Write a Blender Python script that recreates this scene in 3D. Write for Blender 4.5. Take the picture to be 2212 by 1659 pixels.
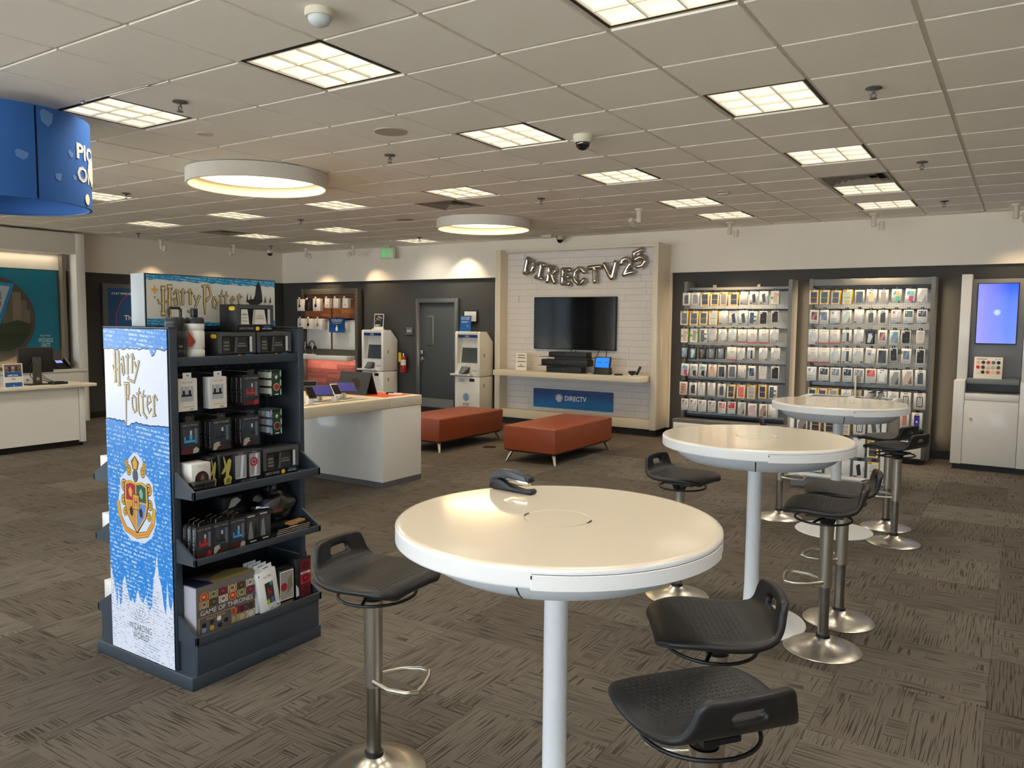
import bpy, bmesh, math, random
from mathutils import Matrix, Vector
R_ = random.Random(7)
S = bpy.context.scene
COL = S.collection
for o in list(bpy.data.objects): bpy.data.objects.remove(o)
PI = math.pi; H = 2.98; T = 0.6096          # ceiling height, ceiling grid module

# ------------------------------------------------------------------ camera, world, exposure
CAMP = Vector((2.27816, -2.72491, 1.64703)); FPX = 1692.28
def cam_axes(yaw=0.577287, pitch=-0.0801673, roll=0.00924944):
    f = Vector((-math.sin(yaw)*math.cos(pitch), math.cos(yaw)*math.cos(pitch), math.sin(pitch)))
    r = Vector((math.cos(yaw), math.sin(yaw), 0)); u = r.cross(f)
    return math.cos(roll)*r+math.sin(roll)*u, -math.sin(roll)*r+math.cos(roll)*u, f
CR, CU, CF = cam_axes()
cd = bpy.data.cameras.new('camera'); cam = bpy.data.objects.new('camera', cd); COL.objects.link(cam)
cd.sensor_fit = 'HORIZONTAL'; cd.sensor_width = 36.0; cd.lens = FPX/2212*36; cd.clip_start = .05; cd.clip_end = 200
m3 = Matrix((CR, CU, -CF)).transposed(); cam.matrix_world = Matrix.Translation(CAMP) @ m3.to_4x4()
S.camera = cam
def in_view(p, marg=0):
    d = Vector(p)-CAMP; z = d.dot(CF)
    if z < .2: return None
    x = 1106+FPX*d.dot(CR)/z; y = 829.5-FPX*d.dot(CU)/z
    return (x, y, z) if -marg < x < 2212+marg and -marg < y < 1659+marg else None

SKY_STRENGTH = 6.0; TROFFER_W = 7.0; SPOT_W = 50.0; SUN_W = 34.0; ROUND_E = 9.0; LENS_E = .82
w = bpy.data.worlds.new('sky'); S.world = w; w.use_nodes = True
nt = w.node_tree; bg = nt.nodes['Background']
bg.inputs['Color'].default_value = (.72, .87, 1.0, 1); bg.inputs['Strength'].default_value = SKY_STRENGTH
sd = bpy.data.lights.new('sun', 'SUN'); sd.energy = SUN_W; sd.color = (1, .95, .87); sd.angle = .01      # high over the roof, lights the lot outside only
so = bpy.data.objects.new('sun', sd); COL.objects.link(so); so.rotation_euler = (-.5, 0, .2)
S.view_settings.view_transform = 'Standard'; S.view_settings.look = 'None'; S.view_settings.gamma = 1
S.view_settings.use_curve_mapping = False; S.view_settings.exposure = 0.27
S.cycles.use_denoising = True; S.cycles.max_bounces = 10; S.cycles.diffuse_bounces = 6; S.cycles.caustics_reflective = False; S.cycles.caustics_refractive = False
S.cycles.sample_clamp_indirect = 10

# ------------------------------------------------------------------ materials
def lin(c):
    c = c/255
    return c/12.92 if c <= .04045 else ((c+.055)/1.055)**2.4
def rgb(c):
    if isinstance(c, str): c = tuple(int(c[i:i+2], 16) for i in (0, 2, 4))
    return (lin(c[0]), lin(c[1]), lin(c[2]), 1)
_m = {}
def mat(c, rough=.5, metal=0., name=None, bump=0, bscale=200, var=0, vscale=8, spec=.5, coat=0, aniso=0):
    key = (str(c), rough, metal, name, bump, bscale, var, coat)
    if key in _m: return _m[key]
    m = bpy.data.materials.new(name or 'paint_%s' % (c if isinstance(c, str) else '%02x%02x%02x' % tuple(c)))
    m.use_nodes = True; n = m.node_tree.nodes; L = m.node_tree.links; b = n['Principled BSDF']
    b.inputs['Base Color'].default_value = rgb(c); b.inputs['Roughness'].default_value = rough
    b.inputs['Metallic'].default_value = metal; b.inputs['Specular IOR Level'].default_value = spec
    if coat: b.inputs['Coat Weight'].default_value = coat; b.inputs['Coat Roughness'].default_value = .06
    if aniso: b.inputs['Anisotropic'].default_value = aniso
    if bump or var:
        tc = n.new('ShaderNodeTexCoord')
    if bump:
        t = n.new('ShaderNodeTexNoise'); t.inputs['Scale'].default_value = bscale; t.inputs['Detail'].default_value = 3
        L.new(tc.outputs['Object'], t.inputs['Vector'])
        q = n.new('ShaderNodeBump'); q.inputs['Strength'].default_value = bump; q.inputs['Distance'].default_value = .002
        L.new(t.outputs['Fac'], q.inputs['Height']); L.new(q.outputs['Normal'], b.inputs['Normal'])
    if var:
        t = n.new('ShaderNodeTexNoise'); t.inputs['Scale'].default_value = vscale; t.inputs['Detail'].default_value = 5
        L.new(tc.outputs['Object'], t.inputs['Vector'])
        mx = n.new('ShaderNodeMix'); mx.data_type = 'RGBA'
        k = rgb(c); mx.inputs['A'].default_value = tuple(x*(1-var) for x in k[:3])+(1,); mx.inputs['B'].default_value = tuple(min(1, x*(1+var)) for x in k[:3])+(1,)
        L.new(t.outputs['Fac'], mx.inputs['Factor']); L.new(mx.outputs['Result'], b.inputs['Base Color'])
    _m[key] = m; return m
def emit(c, s, name=None, base=None):
    key = ('e', str(c), s)
    if key in _m: return _m[key]
    m = bpy.data.materials.new(name or 'glow'); m.use_nodes = True; b = m.node_tree.nodes['Principled BSDF']
    b.inputs['Base Color'].default_value = rgb(base or c) if base else (.02, .02, .02, 1)
    b.inputs['Emission Color'].default_value = rgb(c); b.inputs['Emission Strength'].default_value = s
    b.inputs['Roughness'].default_value = .25
    _m[key] = m; return m
def glass(name, tint=(1, 1, 1), rough=0.0, alpha=.12):
    m = bpy.data.materials.new(name); m.use_nodes = True; n = m.node_tree.nodes; L = m.node_tree.links; n.clear()
    o = n.new('ShaderNodeOutputMaterial'); t = n.new('ShaderNodeBsdfTransparent'); g = n.new('ShaderNodeBsdfGlossy'); mx = n.new('ShaderNodeMixShader')
    fr = n.new('ShaderNodeFresnel'); fr.inputs['IOR'].default_value = 1.45
    t.inputs['Color'].default_value = tuple(tint)+(1,); g.inputs['Roughness'].default_value = max(rough, .02)
    ad = n.new('ShaderNodeMath'); ad.operation = 'ADD'; ad.inputs[1].default_value = alpha*.3
    L.new(fr.outputs[0], ad.inputs[0]); L.new(ad.outputs[0], mx.inputs[0]); L.new(t.outputs[0], mx.inputs[1]); L.new(g.outputs[0], mx.inputs[2]); L.new(mx.outputs[0], o.inputs[0])
    return m

def carpet_mat():
    m = bpy.data.materials.new('ribbed_carpet'); m.use_nodes = True; n = m.node_tree.nodes; L = m.node_tree.links; b = n['Principled BSDF']
    b.inputs['Roughness'].default_value = .95; b.inputs['Specular IOR Level'].default_value = .12
    uv = n.new('ShaderNodeUVMap')
    def mp(scale):
        q = n.new('ShaderNodeMapping'); q.inputs['Scale'].default_value = scale; L.new(uv.outputs[0], q.inputs[0]); return q
    def ramp(src, a, c):
        q = n.new('ShaderNodeMapRange'); q.inputs[1].default_value = a; q.inputs[2].default_value = c; q.clamp = True; L.new(src, q.inputs[0]); return q.outputs[0]
    def noise(scale, sc, det=2):
        q = n.new('ShaderNodeTexNoise'); q.inputs['Scale'].default_value = sc; q.inputs['Detail'].default_value = det; L.new(mp(scale).outputs[0], q.inputs[0]); return q.outputs['Fac']
    def mth(op, a, c):
        q = n.new('ShaderNodeMath'); q.operation = op
        for i, s in enumerate((a, c)):
            if isinstance(s, (int, float)): q.inputs[i].default_value = s
            else: L.new(s, q.inputs[i])
        return q.outputs[0]
    # dark broken lines along u, others along v, picked by blocky cells
    lu = ramp(noise((2.6, 84, 1), 1.0, 1), .54, .62)
    lv = ramp(noise((84, 2.6, 1), 1.0, 1), .54, .62)
    br = n.new('ShaderNodeTexBrick'); br.inputs['Scale'].default_value = 1; br.inputs['Brick Width'].default_value = .30; br.inputs['Row Height'].default_value = .13
    br.inputs['Mortar Size'].default_value = 0; br.inputs['Color1'].default_value = (0, 0, 0, 1); br.inputs['Color2'].default_value = (1, 1, 1, 1); br.offset = .37
    L.new(mp((1, 1, 1)).outputs[0], br.inputs[0])
    pick = ramp(br.outputs['Color'], .74, .76)
    mxl = n.new('ShaderNodeMix'); L.new(pick, mxl.inputs[0]); L.new(lu, mxl.inputs[2]); L.new(lv, mxl.inputs[3])
    fine = n.new('ShaderNodeTexWave'); fine.bands_direction = 'Y'; fine.inputs['Scale'].default_value = 30; fine.inputs['Distortion'].default_value = .4; L.new(mp((1, 1, 1)).outputs[0], fine.inputs[0])
    fleck = noise((1, 1, 1), 260, 2)
    rnd = n.new('ShaderNodeAttribute'); rnd.attribute_name = 'tone'
    base = n.new('ShaderNodeMix'); base.data_type = 'RGBA'; base.inputs['A'].default_value = rgb((99, 91, 82)); base.inputs['B'].default_value = rgb((118, 110, 100))
    L.new(rnd.outputs['Fac'], base.inputs['Factor'])
    dk = mth('MULTIPLY', mxl.outputs[0], .50)
    fn = mth('MULTIPLY', fine.outputs['Fac'], .30)
    fl = mth('MULTIPLY', mth('SUBTRACT', fleck, .5), .8)
    tot = mth('SUBTRACT', mth('ADD', mth('SUBTRACT', 1.0, mth('ADD', dk, fn)), fl), 0.0)
    mul = n.new('ShaderNodeMix'); mul.data_type = 'RGBA'; mul.blend_type = 'MULTIPLY'; mul.inputs['Factor'].default_value = 1
    cc = n.new('ShaderNodeCombineColor'); [L.new(tot, cc.inputs[i]) for i in range(3)]
    L.new(base.outputs['Result'], mul.inputs['A']); L.new(cc.outputs[0], mul.inputs['B']); L.new(mul.outputs['Result'], b.inputs['Base Color'])
    bp = n.new('ShaderNodeBump'); bp.inputs['Strength'].default_value = .5; bp.inputs['Distance'].default_value = .004; L.new(tot, bp.inputs['Height']); L.new(bp.outputs[0], b.inputs['Normal'])
    return m

def wood_mat(name, c1, c2, axis_scale):
    m = bpy.data.materials.new(name); m.use_nodes = True; n = m.node_tree.nodes; L = m.node_tree.links; b = n['Principled BSDF']
    tc = n.new('ShaderNodeTexCoord'); mp = n.new('ShaderNodeMapping'); mp.inputs['Scale'].default_value = axis_scale; L.new(tc.outputs['Object'], mp.inputs[0])
    t = n.new('ShaderNodeTexNoise'); t.inputs['Scale'].default_value = 6; t.inputs['Detail'].default_value = 6; t.inputs['Distortion'].default_value = 1.2; L.new(mp.outputs[0], t.inputs[0])
    oi = n.new('ShaderNodeObjectInfo'); ad = n.new('ShaderNodeMath'); ad.operation = 'MULTIPLY_ADD'; ad.inputs[1].default_value = .7; L.new(oi.outputs['Random'], ad.inputs[0]); L.new(t.outputs['Fac'], ad.inputs[2])
    mr = n.new('ShaderNodeMapRange'); mr.inputs[1].default_value = .35; mr.inputs[2].default_value = 1.2; L.new(ad.outputs[0], mr.inputs[0])
    mx = n.new('ShaderNodeMix'); mx.data_type = 'RGBA'; mx.inputs['A'].default_value = rgb(c1); mx.inputs['B'].default_value = rgb(c2); L.new(mr.outputs[0], mx.inputs['Factor']); L.new(mx.outputs['Result'], b.inputs['Base Color'])
    b.inputs['Roughness'].default_value = .55
    return m

def script_mat(name, c_bg, c_ink, strength, row=.020, ax=(0, 2), thr=.5, emis=True):
    """printed page of unreadable pale handwriting: rows of broken ink dashes on a flat ground"""
    m = bpy.data.materials.new(name); m.use_nodes = True; n = m.node_tree.nodes; L = m.node_tree.links; b = n['Principled BSDF']
    tc = n.new('ShaderNodeTexCoord'); sp = n.new('ShaderNodeSeparateXYZ'); L.new(tc.outputs['Object'], sp.inputs[0])
    def mth(op, a, c=0., d=0.):
        q = n.new('ShaderNodeMath'); q.operation = op
        for i, s in enumerate((a, c, d)):
            if isinstance(s, (int, float)): q.inputs[i].default_value = s
            else: L.new(s, q.inputs[i])
        return q.outputs[0]
    u = sp.outputs[ax[0]]; v = mth('MULTIPLY_ADD', u, .06, sp.outputs[ax[1]])
    r = mth('DIVIDE', v, row); fr = mth('FRACT', r); fl = mth('FLOOR', r)
    inrow = mth('LESS_THAN', mth('ABSOLUTE', mth('SUBTRACT', fr, .5)), .27)
    cb = n.new('ShaderNodeCombineXYZ'); L.new(u, cb.inputs[0]); L.new(mth('MULTIPLY', fl, .37), cb.inputs[1]); L.new(mth('MULTIPLY', fr, .02), cb.inputs[2])
    t = n.new('ShaderNodeTexNoise'); t.inputs['Scale'].default_value = 62; t.inputs['Detail'].default_value = 3; t.inputs['Roughness'].default_value = .75; L.new(cb.outputs[0], t.inputs[0])
    t2 = n.new('ShaderNodeTexNoise'); t2.inputs['Scale'].default_value = 9; L.new(tc.outputs['Object'], t2.inputs[0])
    ink = mth('GREATER_THAN', mth('MULTIPLY_ADD', t2.outputs['Fac'], .35, t.outputs['Fac']), thr+.175)
    f = mth('MULTIPLY', mth('MULTIPLY', ink, inrow), .85)
    mx = n.new('ShaderNodeMix'); mx.data_type = 'RGBA'; mx.inputs['A'].default_value = rgb(c_bg); mx.inputs['B'].default_value = rgb(c_ink); L.new(f, mx.inputs['Factor'])
    if emis:
        L.new(mx.outputs['Result'], b.inputs['Emission Color']); b.inputs['Emission Strength'].default_value = strength; b.inputs['Base Color'].default_value = (.03, .03, .03, 1)
    else: L.new(mx.outputs['Result'], b.inputs['Base Color'])
    b.inputs['Roughness'].default_value = .3
    return m

WHITE = mat((236, 232, 224), .35, name='white_laminate', coat=.3)
WHITEM = mat((228, 226, 220), .6, name='white_paint', bump=.05, bscale=90)
WALLW = mat((232, 226, 216), .8, name='white_wall_paint', bump=.08, bscale=160, var=.02)
WALLG = mat((64, 64, 63), .75, name='charcoal_wall_paint', bump=.08, bscale=160, var=.03)
TILE = mat((238, 234, 226), .92, name='ceiling_tile_fibre', bump=.35, bscale=420, var=.03, vscale=60)
TBAR = mat((214, 208, 196), .6, name='ceiling_grid_paint')
BLACK = mat((20, 20, 21), .45, name='black_plastic')
BASEB = mat((18, 18, 20), .5, name='black_base')
SEATB = mat((24, 24, 25), .42, name='black_seat', bump=.05, bscale=500)
CHROME = mat((205, 200, 190), .16, 1., name='polished_steel')
STEEL = mat((196, 190, 178), .31, 1., name='brushed_steel')
STEELD = mat((150, 146, 138), .3, 1., name='worn_steel', var=.35, vscale=14)
GREYM = mat((120, 122, 124), .5, name='grey_metal')
GREYD = mat((92, 92, 92), .55, name='dark_grey_laminate')
NAVY = mat((52, 60, 70), .5, name='slate_fixture', bump=.03, bscale=300)
NAVYD = mat((30, 37, 48), .6, name='dark_slate_fixture')
LEATH = mat((143, 66, 34), .42, name='rust_leather', bump=.25, bscale=140, var=.08, vscale=4)
ORANGE = mat((226, 92, 40), .4, name='orange_laminate')
CARPET = carpet_mat()
GLASS = glass('clear_glass')
FOIL = mat((200, 196, 190), .09, 1., name='silver_foil', bump=.25, bscale=26)

# ------------------------------------------------------------------ mesh building
class MB:
    def __init__(s): s.v = []; s.f = []; s.mi = []; s.mats = []; s.sm = []
    def m(s, mt):
        if mt not in s.mats: s.mats.append(mt)
        return s.mats.index(mt)
    def add(s, vs, fs, mt, smooth=False):
        k = len(s.v); s.v += [tuple(v) for v in vs]; i = s.m(mt)
        for f in fs: s.f.append([k+j for j in f]); s.mi.append(i); s.sm.append(smooth)
        return s
    def box(s, x0, x1, y0, y1, z0, z1, mt):
        vs = [(x, y, z) for z in (z0, z1) for y in (y0, y1) for x in (x0, x1)]
        return s.add(vs, [(0, 2, 3, 1), (4, 5, 7, 6), (0, 1, 5, 4), (2, 6, 7, 3), (0, 4, 6, 2), (1, 3, 7, 5)], mt)
    def prism(s, p2, ax, a, b, mt, smooth=False):
        n = len(p2)
        def P(p, t): return {'x': (t, p[0], p[1]), 'y': (p[0], t, p[1]), 'z': (p[0], p[1], t)}[ax]
        vs = [P(p, a) for p in p2]+[P(p, b) for p in p2]
        s.add(vs, [list(range(n))[::-1], list(range(n, 2*n))], mt)
        return s.add(vs, [(i, (i+1) % n, n+(i+1) % n, n+i) for i in range(n)], mt, smooth)
    def lathe(s, prof, c, mt, n=24, smooth=True, a0=0, a1=2*PI, sx=1, sy=1):
        full = abs(a1-a0-2*PI) < 1e-6; k = n if full else n+1; vs = []
        for r, z in prof:
            for i in range(k):
                t = a0+(a1-a0)*i/n; vs.append((c[0]+r*sx*math.cos(t), c[1]+r*sy*math.sin(t), c[2]+z))
        fs = []
        for j in range(len(prof)-1):
            for i in range(n):
                i2 = (i+1) % k; fs.append((j*k+i, j*k+i2, (j+1)*k+i2, (j+1)*k+i))
        s.add(vs, fs, mt, smooth)
        if full:
            if prof[0][0] > 1e-6: s.add(vs[:k], [list(range(k))[::-1]], mt)
            if prof[-1][0] > 1e-6: s.add(vs[-k:], [list(range(k))], mt)
        return s
    def cyl(s, p0, p1, r0, mt, r1=None, n=16, smooth=True):
        p0 = Vector(p0); p1 = Vector(p1); d = (p1-p0).normalized(); r1 = r0 if r1 is None else r1
        a = d.orthogonal().normalized(); b = d.cross(a)
        vs = [p0+r0*(math.cos(2*PI*i/n)*a+math.sin(2*PI*i/n)*b) for i in range(n)]+[p1+r1*(math.cos(2*PI*i/n)*a+math.sin(2*PI*i/n)*b) for i in range(n)]
        s.add(vs, [list(range(n))[::-1], list(range(n, 2*n))], mt)
        return s.add(vs, [(i, (i+1) % n, n+(i+1) % n, n+i) for i in range(n)], mt, smooth)
    def tube(s, path, r, mt, n=8, closed=False):
        P = [Vector(p) for p in path]; k = len(P); vs = []; a = None
        for i in range(k):
            t = (P[(i+1) % k]-P[i-1]) if closed else (P[min(i+1, k-1)]-P[max(i-1, 0)])
            t.normalize()
            a = t.orthogonal().normalized() if a is None else (a-a.dot(t)*t).normalized()
            b = t.cross(a)
            vs += [P[i]+r*(math.cos(2*PI*j/n)*a+math.sin(2*PI*j/n)*b) for j in range(n)]
        fs = []
        for i in range(k if closed else k-1):
            for j in range(n):
                q = ((i+1) % k)*n; fs.append((i*n+j, i*n+(j+1) % n, q+(j+1) % n, q+j))
        s.add(vs, fs, mt, True)
        if not closed: s.add(vs, [list(range(n))[::-1], list(range((k-1)*n, k*n))], mt)
        return s
    def mesh(s, name, bevel=0, seg=2, angle=40):
        me = bpy.data.meshes.new(name); me.from_pydata(s.v, [], s.f)
        for mt in s.mats: me.materials.append(mt)
        me.polygons.foreach_set('material_index', s.mi); me.polygons.foreach_set('use_smooth', s.sm); me.update()
        if bevel:
            bm = bmesh.new(); bm.from_mesh(me); bmesh.ops.remove_doubles(bm, verts=bm.verts, dist=1e-5)
            es = [e for e in bm.edges if len(e.link_faces) == 2 and e.calc_face_angle(0) > math.radians(angle)]
            bmesh.ops.bevel(bm, geom=es, offset=bevel, segments=seg, affect='EDGES', profile=.5, clamp_overlap=True)
            for f in bm.faces: f.smooth = True
            bm.to_mesh(me); bm.free(); me.set_sharp_from_angle(angle=math.radians(50))
        elif any(s.sm):
            me.set_sharp_from_angle(angle=math.radians(45))
        return me
def rrect(x0, x1, y0, y1, r, n=4):
    out = []
    for cx, cy, a in ((x1-r, y1-r, 0), (x0+r, y1-r, PI/2), (x0+r, y0+r, PI), (x1-r, y0+r, 1.5*PI)):
        out += [(cx+r*math.cos(a+PI/2*i/n), cy+r*math.sin(a+PI/2*i/n)) for i in range(n+1)]
    return out

# ---- text as flat mesh
_t = {}
def text_mesh(s, bold=0.):
    if (s, bold) in _t: return _t[(s, bold)]
    cu = bpy.data.curves.new('txt', 'FONT'); cu.body = s; cu.size = 1; cu.resolution_u = 2; cu.offset = bold; cu.fill_mode = 'FRONT' if hasattr(cu, 'fill_mode') else cu.fill_mode
    ob = bpy.data.objects.new('txt', cu); me = ob.to_mesh()
    vs = [(v.co.x, v.co.y) for v in me.vertices]; fs = [list(p.vertices) for p in me.polygons]; ob.to_mesh_clear()
    bpy.data.objects.remove(ob); bpy.data.curves.remove(cu)
    if vs:
        x0 = min(v[0] for v in vs); x1 = max(v[0] for v in vs); y0 = min(v[1] for v in vs); y1 = max(v[1] for v in vs)
        k = max(x1-x0, 1e-6); h = max(y1-y0, 1e-6); vs = [((x-x0)/k, (y-y0)/h) for x, y in vs]
        _t[(s, bold)] = (vs, fs, k/h)
    else: _t[(s, bold)] = ([], [], 1)
    return _t[(s, bold)]

class Pic:
    """flat print laid on a face: o = corner, ex / ey = full width / height vectors, n = outward normal"""
    def __init__(s, mb, o, ex, ey, n, step=.0006):
        s.mb = mb; s.o = Vector(o); s.ex = Vector(ex); s.ey = Vector(ey); s.n = Vector(n).normalized(); s.k = 1; s.step = step; s.used = []; s.auto = True
        s.flip = s.ex.cross(s.ey).dot(s.n) < 0
    def P(s, u, v): return s.o+u*s.ex+v*s.ey+s.n*s.k*s.step
    def lay(s, pts):
        """lowest print layer free of earlier prints"""
        if not s.auto: return
        a, b, c, d = min(p[0] for p in pts), min(p[1] for p in pts), max(p[0] for p in pts), max(p[1] for p in pts)
        s.k = 1+max([k for (A, B, C_, D, k) in s.used if A < c-1e-6 and C_ > a+1e-6 and B < d-1e-6 and D > b+1e-6], default=0)
        s.used.append((a, b, c, d, s.k))
    def poly(s, pts, mt, up=True):
        if up: s.lay(pts)
        f = list(range(len(pts)))
        s.mb.add([s.P(*p) for p in pts], [f[::-1] if s.flip else f], mt)
        if up and not s.auto: s.k += 1
    def rect(s, a, b, c, d, mt): s.poly([(a, b), (c, b), (c, d), (a, d)], mt)
    def circ(s, cx, cy, r, mt, n=16):
        asp = s.ex.length/s.ey.length
        s.poly([(cx+r*math.cos(2*PI*i/n), cy+r*asp*math.sin(2*PI*i/n)) for i in range(n)], mt)
    def ring(s, cx, cy, r0, r1, mt, n=20):
        asp = s.ex.length/s.ey.length; s.lay([(cx-r1, cy-r1*asp), (cx+r1, cy+r1*asp)])
        for i in range(n):
            a, b = 2*PI*i/n, 2*PI*(i+1)/n
            s.poly([(cx+r*math.cos(t), cy+r*asp*math.sin(t)) for r, t in ((r0, a), (r1, a), (r1, b), (r0, b))], mt, False)
    def rr(s, a, b, c, d, r, mt):
        asp = s.ex.length/s.ey.length; pts = []
        for cx, cy, t in ((c-r, d-r*asp, 0), (a+r, d-r*asp, PI/2), (a+r, b+r*asp, PI), (c-r, b+r*asp, 1.5*PI)):
            pts += [(cx+r*math.cos(t+PI/6*i), cy+r*asp*math.sin(t+PI/6*i)) for i in range(4)]
        s.poly(pts, mt)
    def text(s, t, a, b, c, d, mt, bold=0.):
        vs, fs, _ = text_mesh(t, bold); s.lay([(a, b), (c, d)])
        if s.flip: fs = [f[::-1] for f in fs]
        s.mb.add([s.P(a+(c-a)*x, b+(d-b)*y) for x, y in vs], fs, mt)
    def stroke(s, pts, mt, grow=0.):
        """pts: (u, v, halfwidth) with u, v, halfwidth in metres from o along unit ex, ey"""
        ux, uy = s.ex.normalized(), s.ey.normalized(); L = []; Rr = []
        for i, (x, y, wd) in enumerate(pts):
            a = pts[max(i-1, 0)]; b = pts[min(i+1, len(pts)-1)]; d = Vector((b[0]-a[0], b[1]-a[1]))
            d = d.normalized() if d.length else Vector((1, 0)); nn = Vector((-d.y, d.x))*(wd+grow)
            e = d*grow*(-1 if i == 0 else 1 if i == len(pts)-1 else 0)
            L.append((x+e.x+nn.x, y+e.y+nn.y)); Rr.append((x+e.x-nn.x, y+e.y-nn.y))
        f = lambda p: s.o+p[0]*ux+p[1]*uy+s.n*s.k*s.step
        for i in range(len(L)-1):
            q = [f(L[i]), f(Rr[i]), f(Rr[i+1]), f(L[i+1])]
            s.mb.add(q, [[0, 1, 2, 3]], mt)

# ------------------------------------------------------------------ object helpers
def tag(o, label=None, cat=None, group=None, kind=None):
    if label: o['label'] = label
    if cat: o['category'] = cat
    if group: o['group'] = group
    if kind: o['kind'] = kind
    return o
def link(name, data, parent=None, loc=(0, 0, 0), rot=(0, 0, 0)):
    o = bpy.data.objects.new(name, data); COL.objects.link(o); o.location = loc; o.rotation_euler = rot
    if parent is not None: o.parent = parent
    return o
def thing(name, label, cat, loc=(0, 0, 0), rz=0, group=None):
    return tag(link(name, None, None, loc, (0, 0, rz)), label, cat, group)
def part(name, mb, parent, bevel=0, loc=(0, 0, 0), rot=(0, 0, 0), seg=2, label=None, angle=40):
    o = link(name, mb.mesh(name, bevel, seg, angle) if isinstance(mb, MB) else mb, parent, loc, rot)
    if label: o['label'] = label
    return o
def single(name, mb, label, cat, bevel=0, loc=(0, 0, 0), rot=(0, 0, 0), group=None, seg=2):
    return tag(part(name, mb, None, bevel, loc, rot, seg), label, cat, group)
def struct(name, mb, bevel=0, parent=None):
    o = part(name, mb, parent, bevel)
    if parent is None: o['kind'] = 'structure'
    return o
def copy_tree(o, parent=None):
    c = o.copy(); COL.objects.link(c); c.parent = parent
    for ch in o.children: copy_tree(ch, c)
    return c
ORD = ['first', 'second', 'third', 'fourth', 'fifth', 'sixth', 'seventh', 'eighth', 'ninth', 'tenth', 'eleventh', 'twelfth']
def lamp(name, kind, parent, loc, power, color, rot=(0, 0, 0), **kw):
    d = bpy.data.lights.new(name, kind); d.energy = power; d.color = color
    for k, v in kw.items(): setattr(d, k, v)
    return link(name, d, parent, loc, rot)
WARM = (1, .72, .42); TUBE = (1, .93, .81)
# ------------------------------------------------------------------ room shell
XL, XR, YF, YB = -10.45, 5.2, -6.4, 8.22
fl = struct('floor', MB().box(XL-.3, XR+.3, YF-.3, YB+.3, -.2, -.008, mat((70, 64, 58), .9, name='floor_screed')))
def tile_mesh(k, rects, x0, y0):
    """carpet tiles: rects in world or local coords; uv turned a quarter per tile, tone per tile"""
    vs = []; fs = []; uvs = []; tn = []
    for i, (ax, ay, bx, by, turn, tone, ou, ov) in enumerate(rects):
        b = len(vs); vs += [(ax, ay, -.008), (bx, ay, -.008), (bx, by, -.008), (ax, by, -.008), (ax, ay, 0), (bx, ay, 0), (bx, by, 0), (ax, by, 0)]
        for f in ((4, 5, 6, 7), (0, 1, 5, 4), (1, 2, 6, 5), (2, 3, 7, 6), (3, 0, 4, 7)):
            fs.append([b+j for j in f])
            for j in f:
                u, v = (vs[b+j][0]-ax)/T, (vs[b+j][1]-ay)/T
                for _ in range(turn): u, v = v, 1-u
                uvs += [u+ou, v+ov]; tn.append(tone)
    me = bpy.data.meshes.new(k); me.from_pydata(vs, [], fs); me.materials.append(CARPET)
    me.uv_layers.new(name='UVMap').data.foreach_set('uv', uvs)
    at = me.attributes.new('tone', 'FLOAT', 'CORNER'); at.data.foreach_set('value', tn); return me
TS = T-.0012
cells = []
i0 = math.floor((XL-1.615)/T); j0 = math.floor((YF-1.12)/T)
for i in range(i0, 8):
    for j in range(j0, 14):
        x, y = 1.615+i*T, 1.12+j*T
        if x+T < XL or x > XR or y+T < YF or y > YB: continue
        q = [in_view((x+a*T, y+b*T, 0), 30) for a in (0, .5, 1) for b in (0, .5, 1)]; q = [c for c in q if c]
        cells.append((min([c[2] for c in q]) if q else 999, i, j, x, y))
cells.sort()
var = [tile_mesh('carpet_tile', [(0, 0, TS, TS, k % 4, R_.random(), 7*k+R_.random(), 3*k)], 0, 0) for k in range(16)]
rest = []
for n, (z, i, j, x, y) in enumerate(cells):
    turn = (i+j) % 2
    if n < 300 and z < 900: link('carpet_tile', R_.choice([v for k, v in enumerate(var) if k % 2 == turn]), fl, (x, y, 0))
    else: rest.append((x, y, min(x+TS, XR), min(y+TS, YB), turn, R_.random(), R_.random()*50, R_.random()*50))
link('carpet_tiles', tile_mesh('carpet_tiles', rest, 0, 0), fl)['kind'] = 'stuff'

# ceiling: slab above, grid bars, tiles hung in the grid
ce = struct('ceiling', MB().box(XL-.3, XR+.3, YF-.3, YB+.3, H+.3, H+.4, TILE))
g = MB()
V0, V1, U0, U1 = -8, 17, -10, 13
for v in range(V0, V1+1): g.box(-v*T-.012, -v*T+.012, YF, YB, H+.004, H+.03, TBAR)
for u in range(U0, U1+1): g.box(XL, XR, u*T-.012, u*T+.012, H+.0043, H+.0297, TBAR)
part('grid_bars', g, ce)['kind'] = 'stuff'
LIT = {(0, -2), (0, 1), (0, 4), (3, -2), (3, 1), (6, -2), (6, 1), (9, -2), (6, 4), (9, 1), (6, 7), (3, 10), (11, -2), (11, 1), (6, 10), (9, 10), (6, 13), (9, 13), (11, 13), (12, 10)}
VENT = {(8, -2), (7, 5), (8, 13)}
BACK = {(u, v) for u in (-3, -6, -9) for v in (-5, -2, 1, 4, 7, 10, 13)} | {(0, 7), (0, 10), (0, 13)} | {(u, -5) for u in (0, 3, 6, 9)}
BACK = {c for c in BACK if not in_view((-(c[1]+.5)*T, (c[0]+.5)*T, H), 140)}
tl = []
for u in range(U0-1, U1+1):
    for v in range(V0-1, V1+1):
        if (u, v) in LIT or (u, v) in VENT or (u, v) in BACK: continue
        x0, x1, y0, y1 = max(-(v+1)*T+.0125, XL), min(-v*T-.0125, XR), max(u*T+.0125, YF), min((u+1)*T-.0125, YB-.05)
        if x1-x0 < .03 or y1-y0 < .03: continue
        q = in_view(((x0+x1)/2, (y0+y1)/2, H), 150); tl.append((q[2] if q else 999, x0, x1, y0, y1))
tl.sort()
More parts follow.
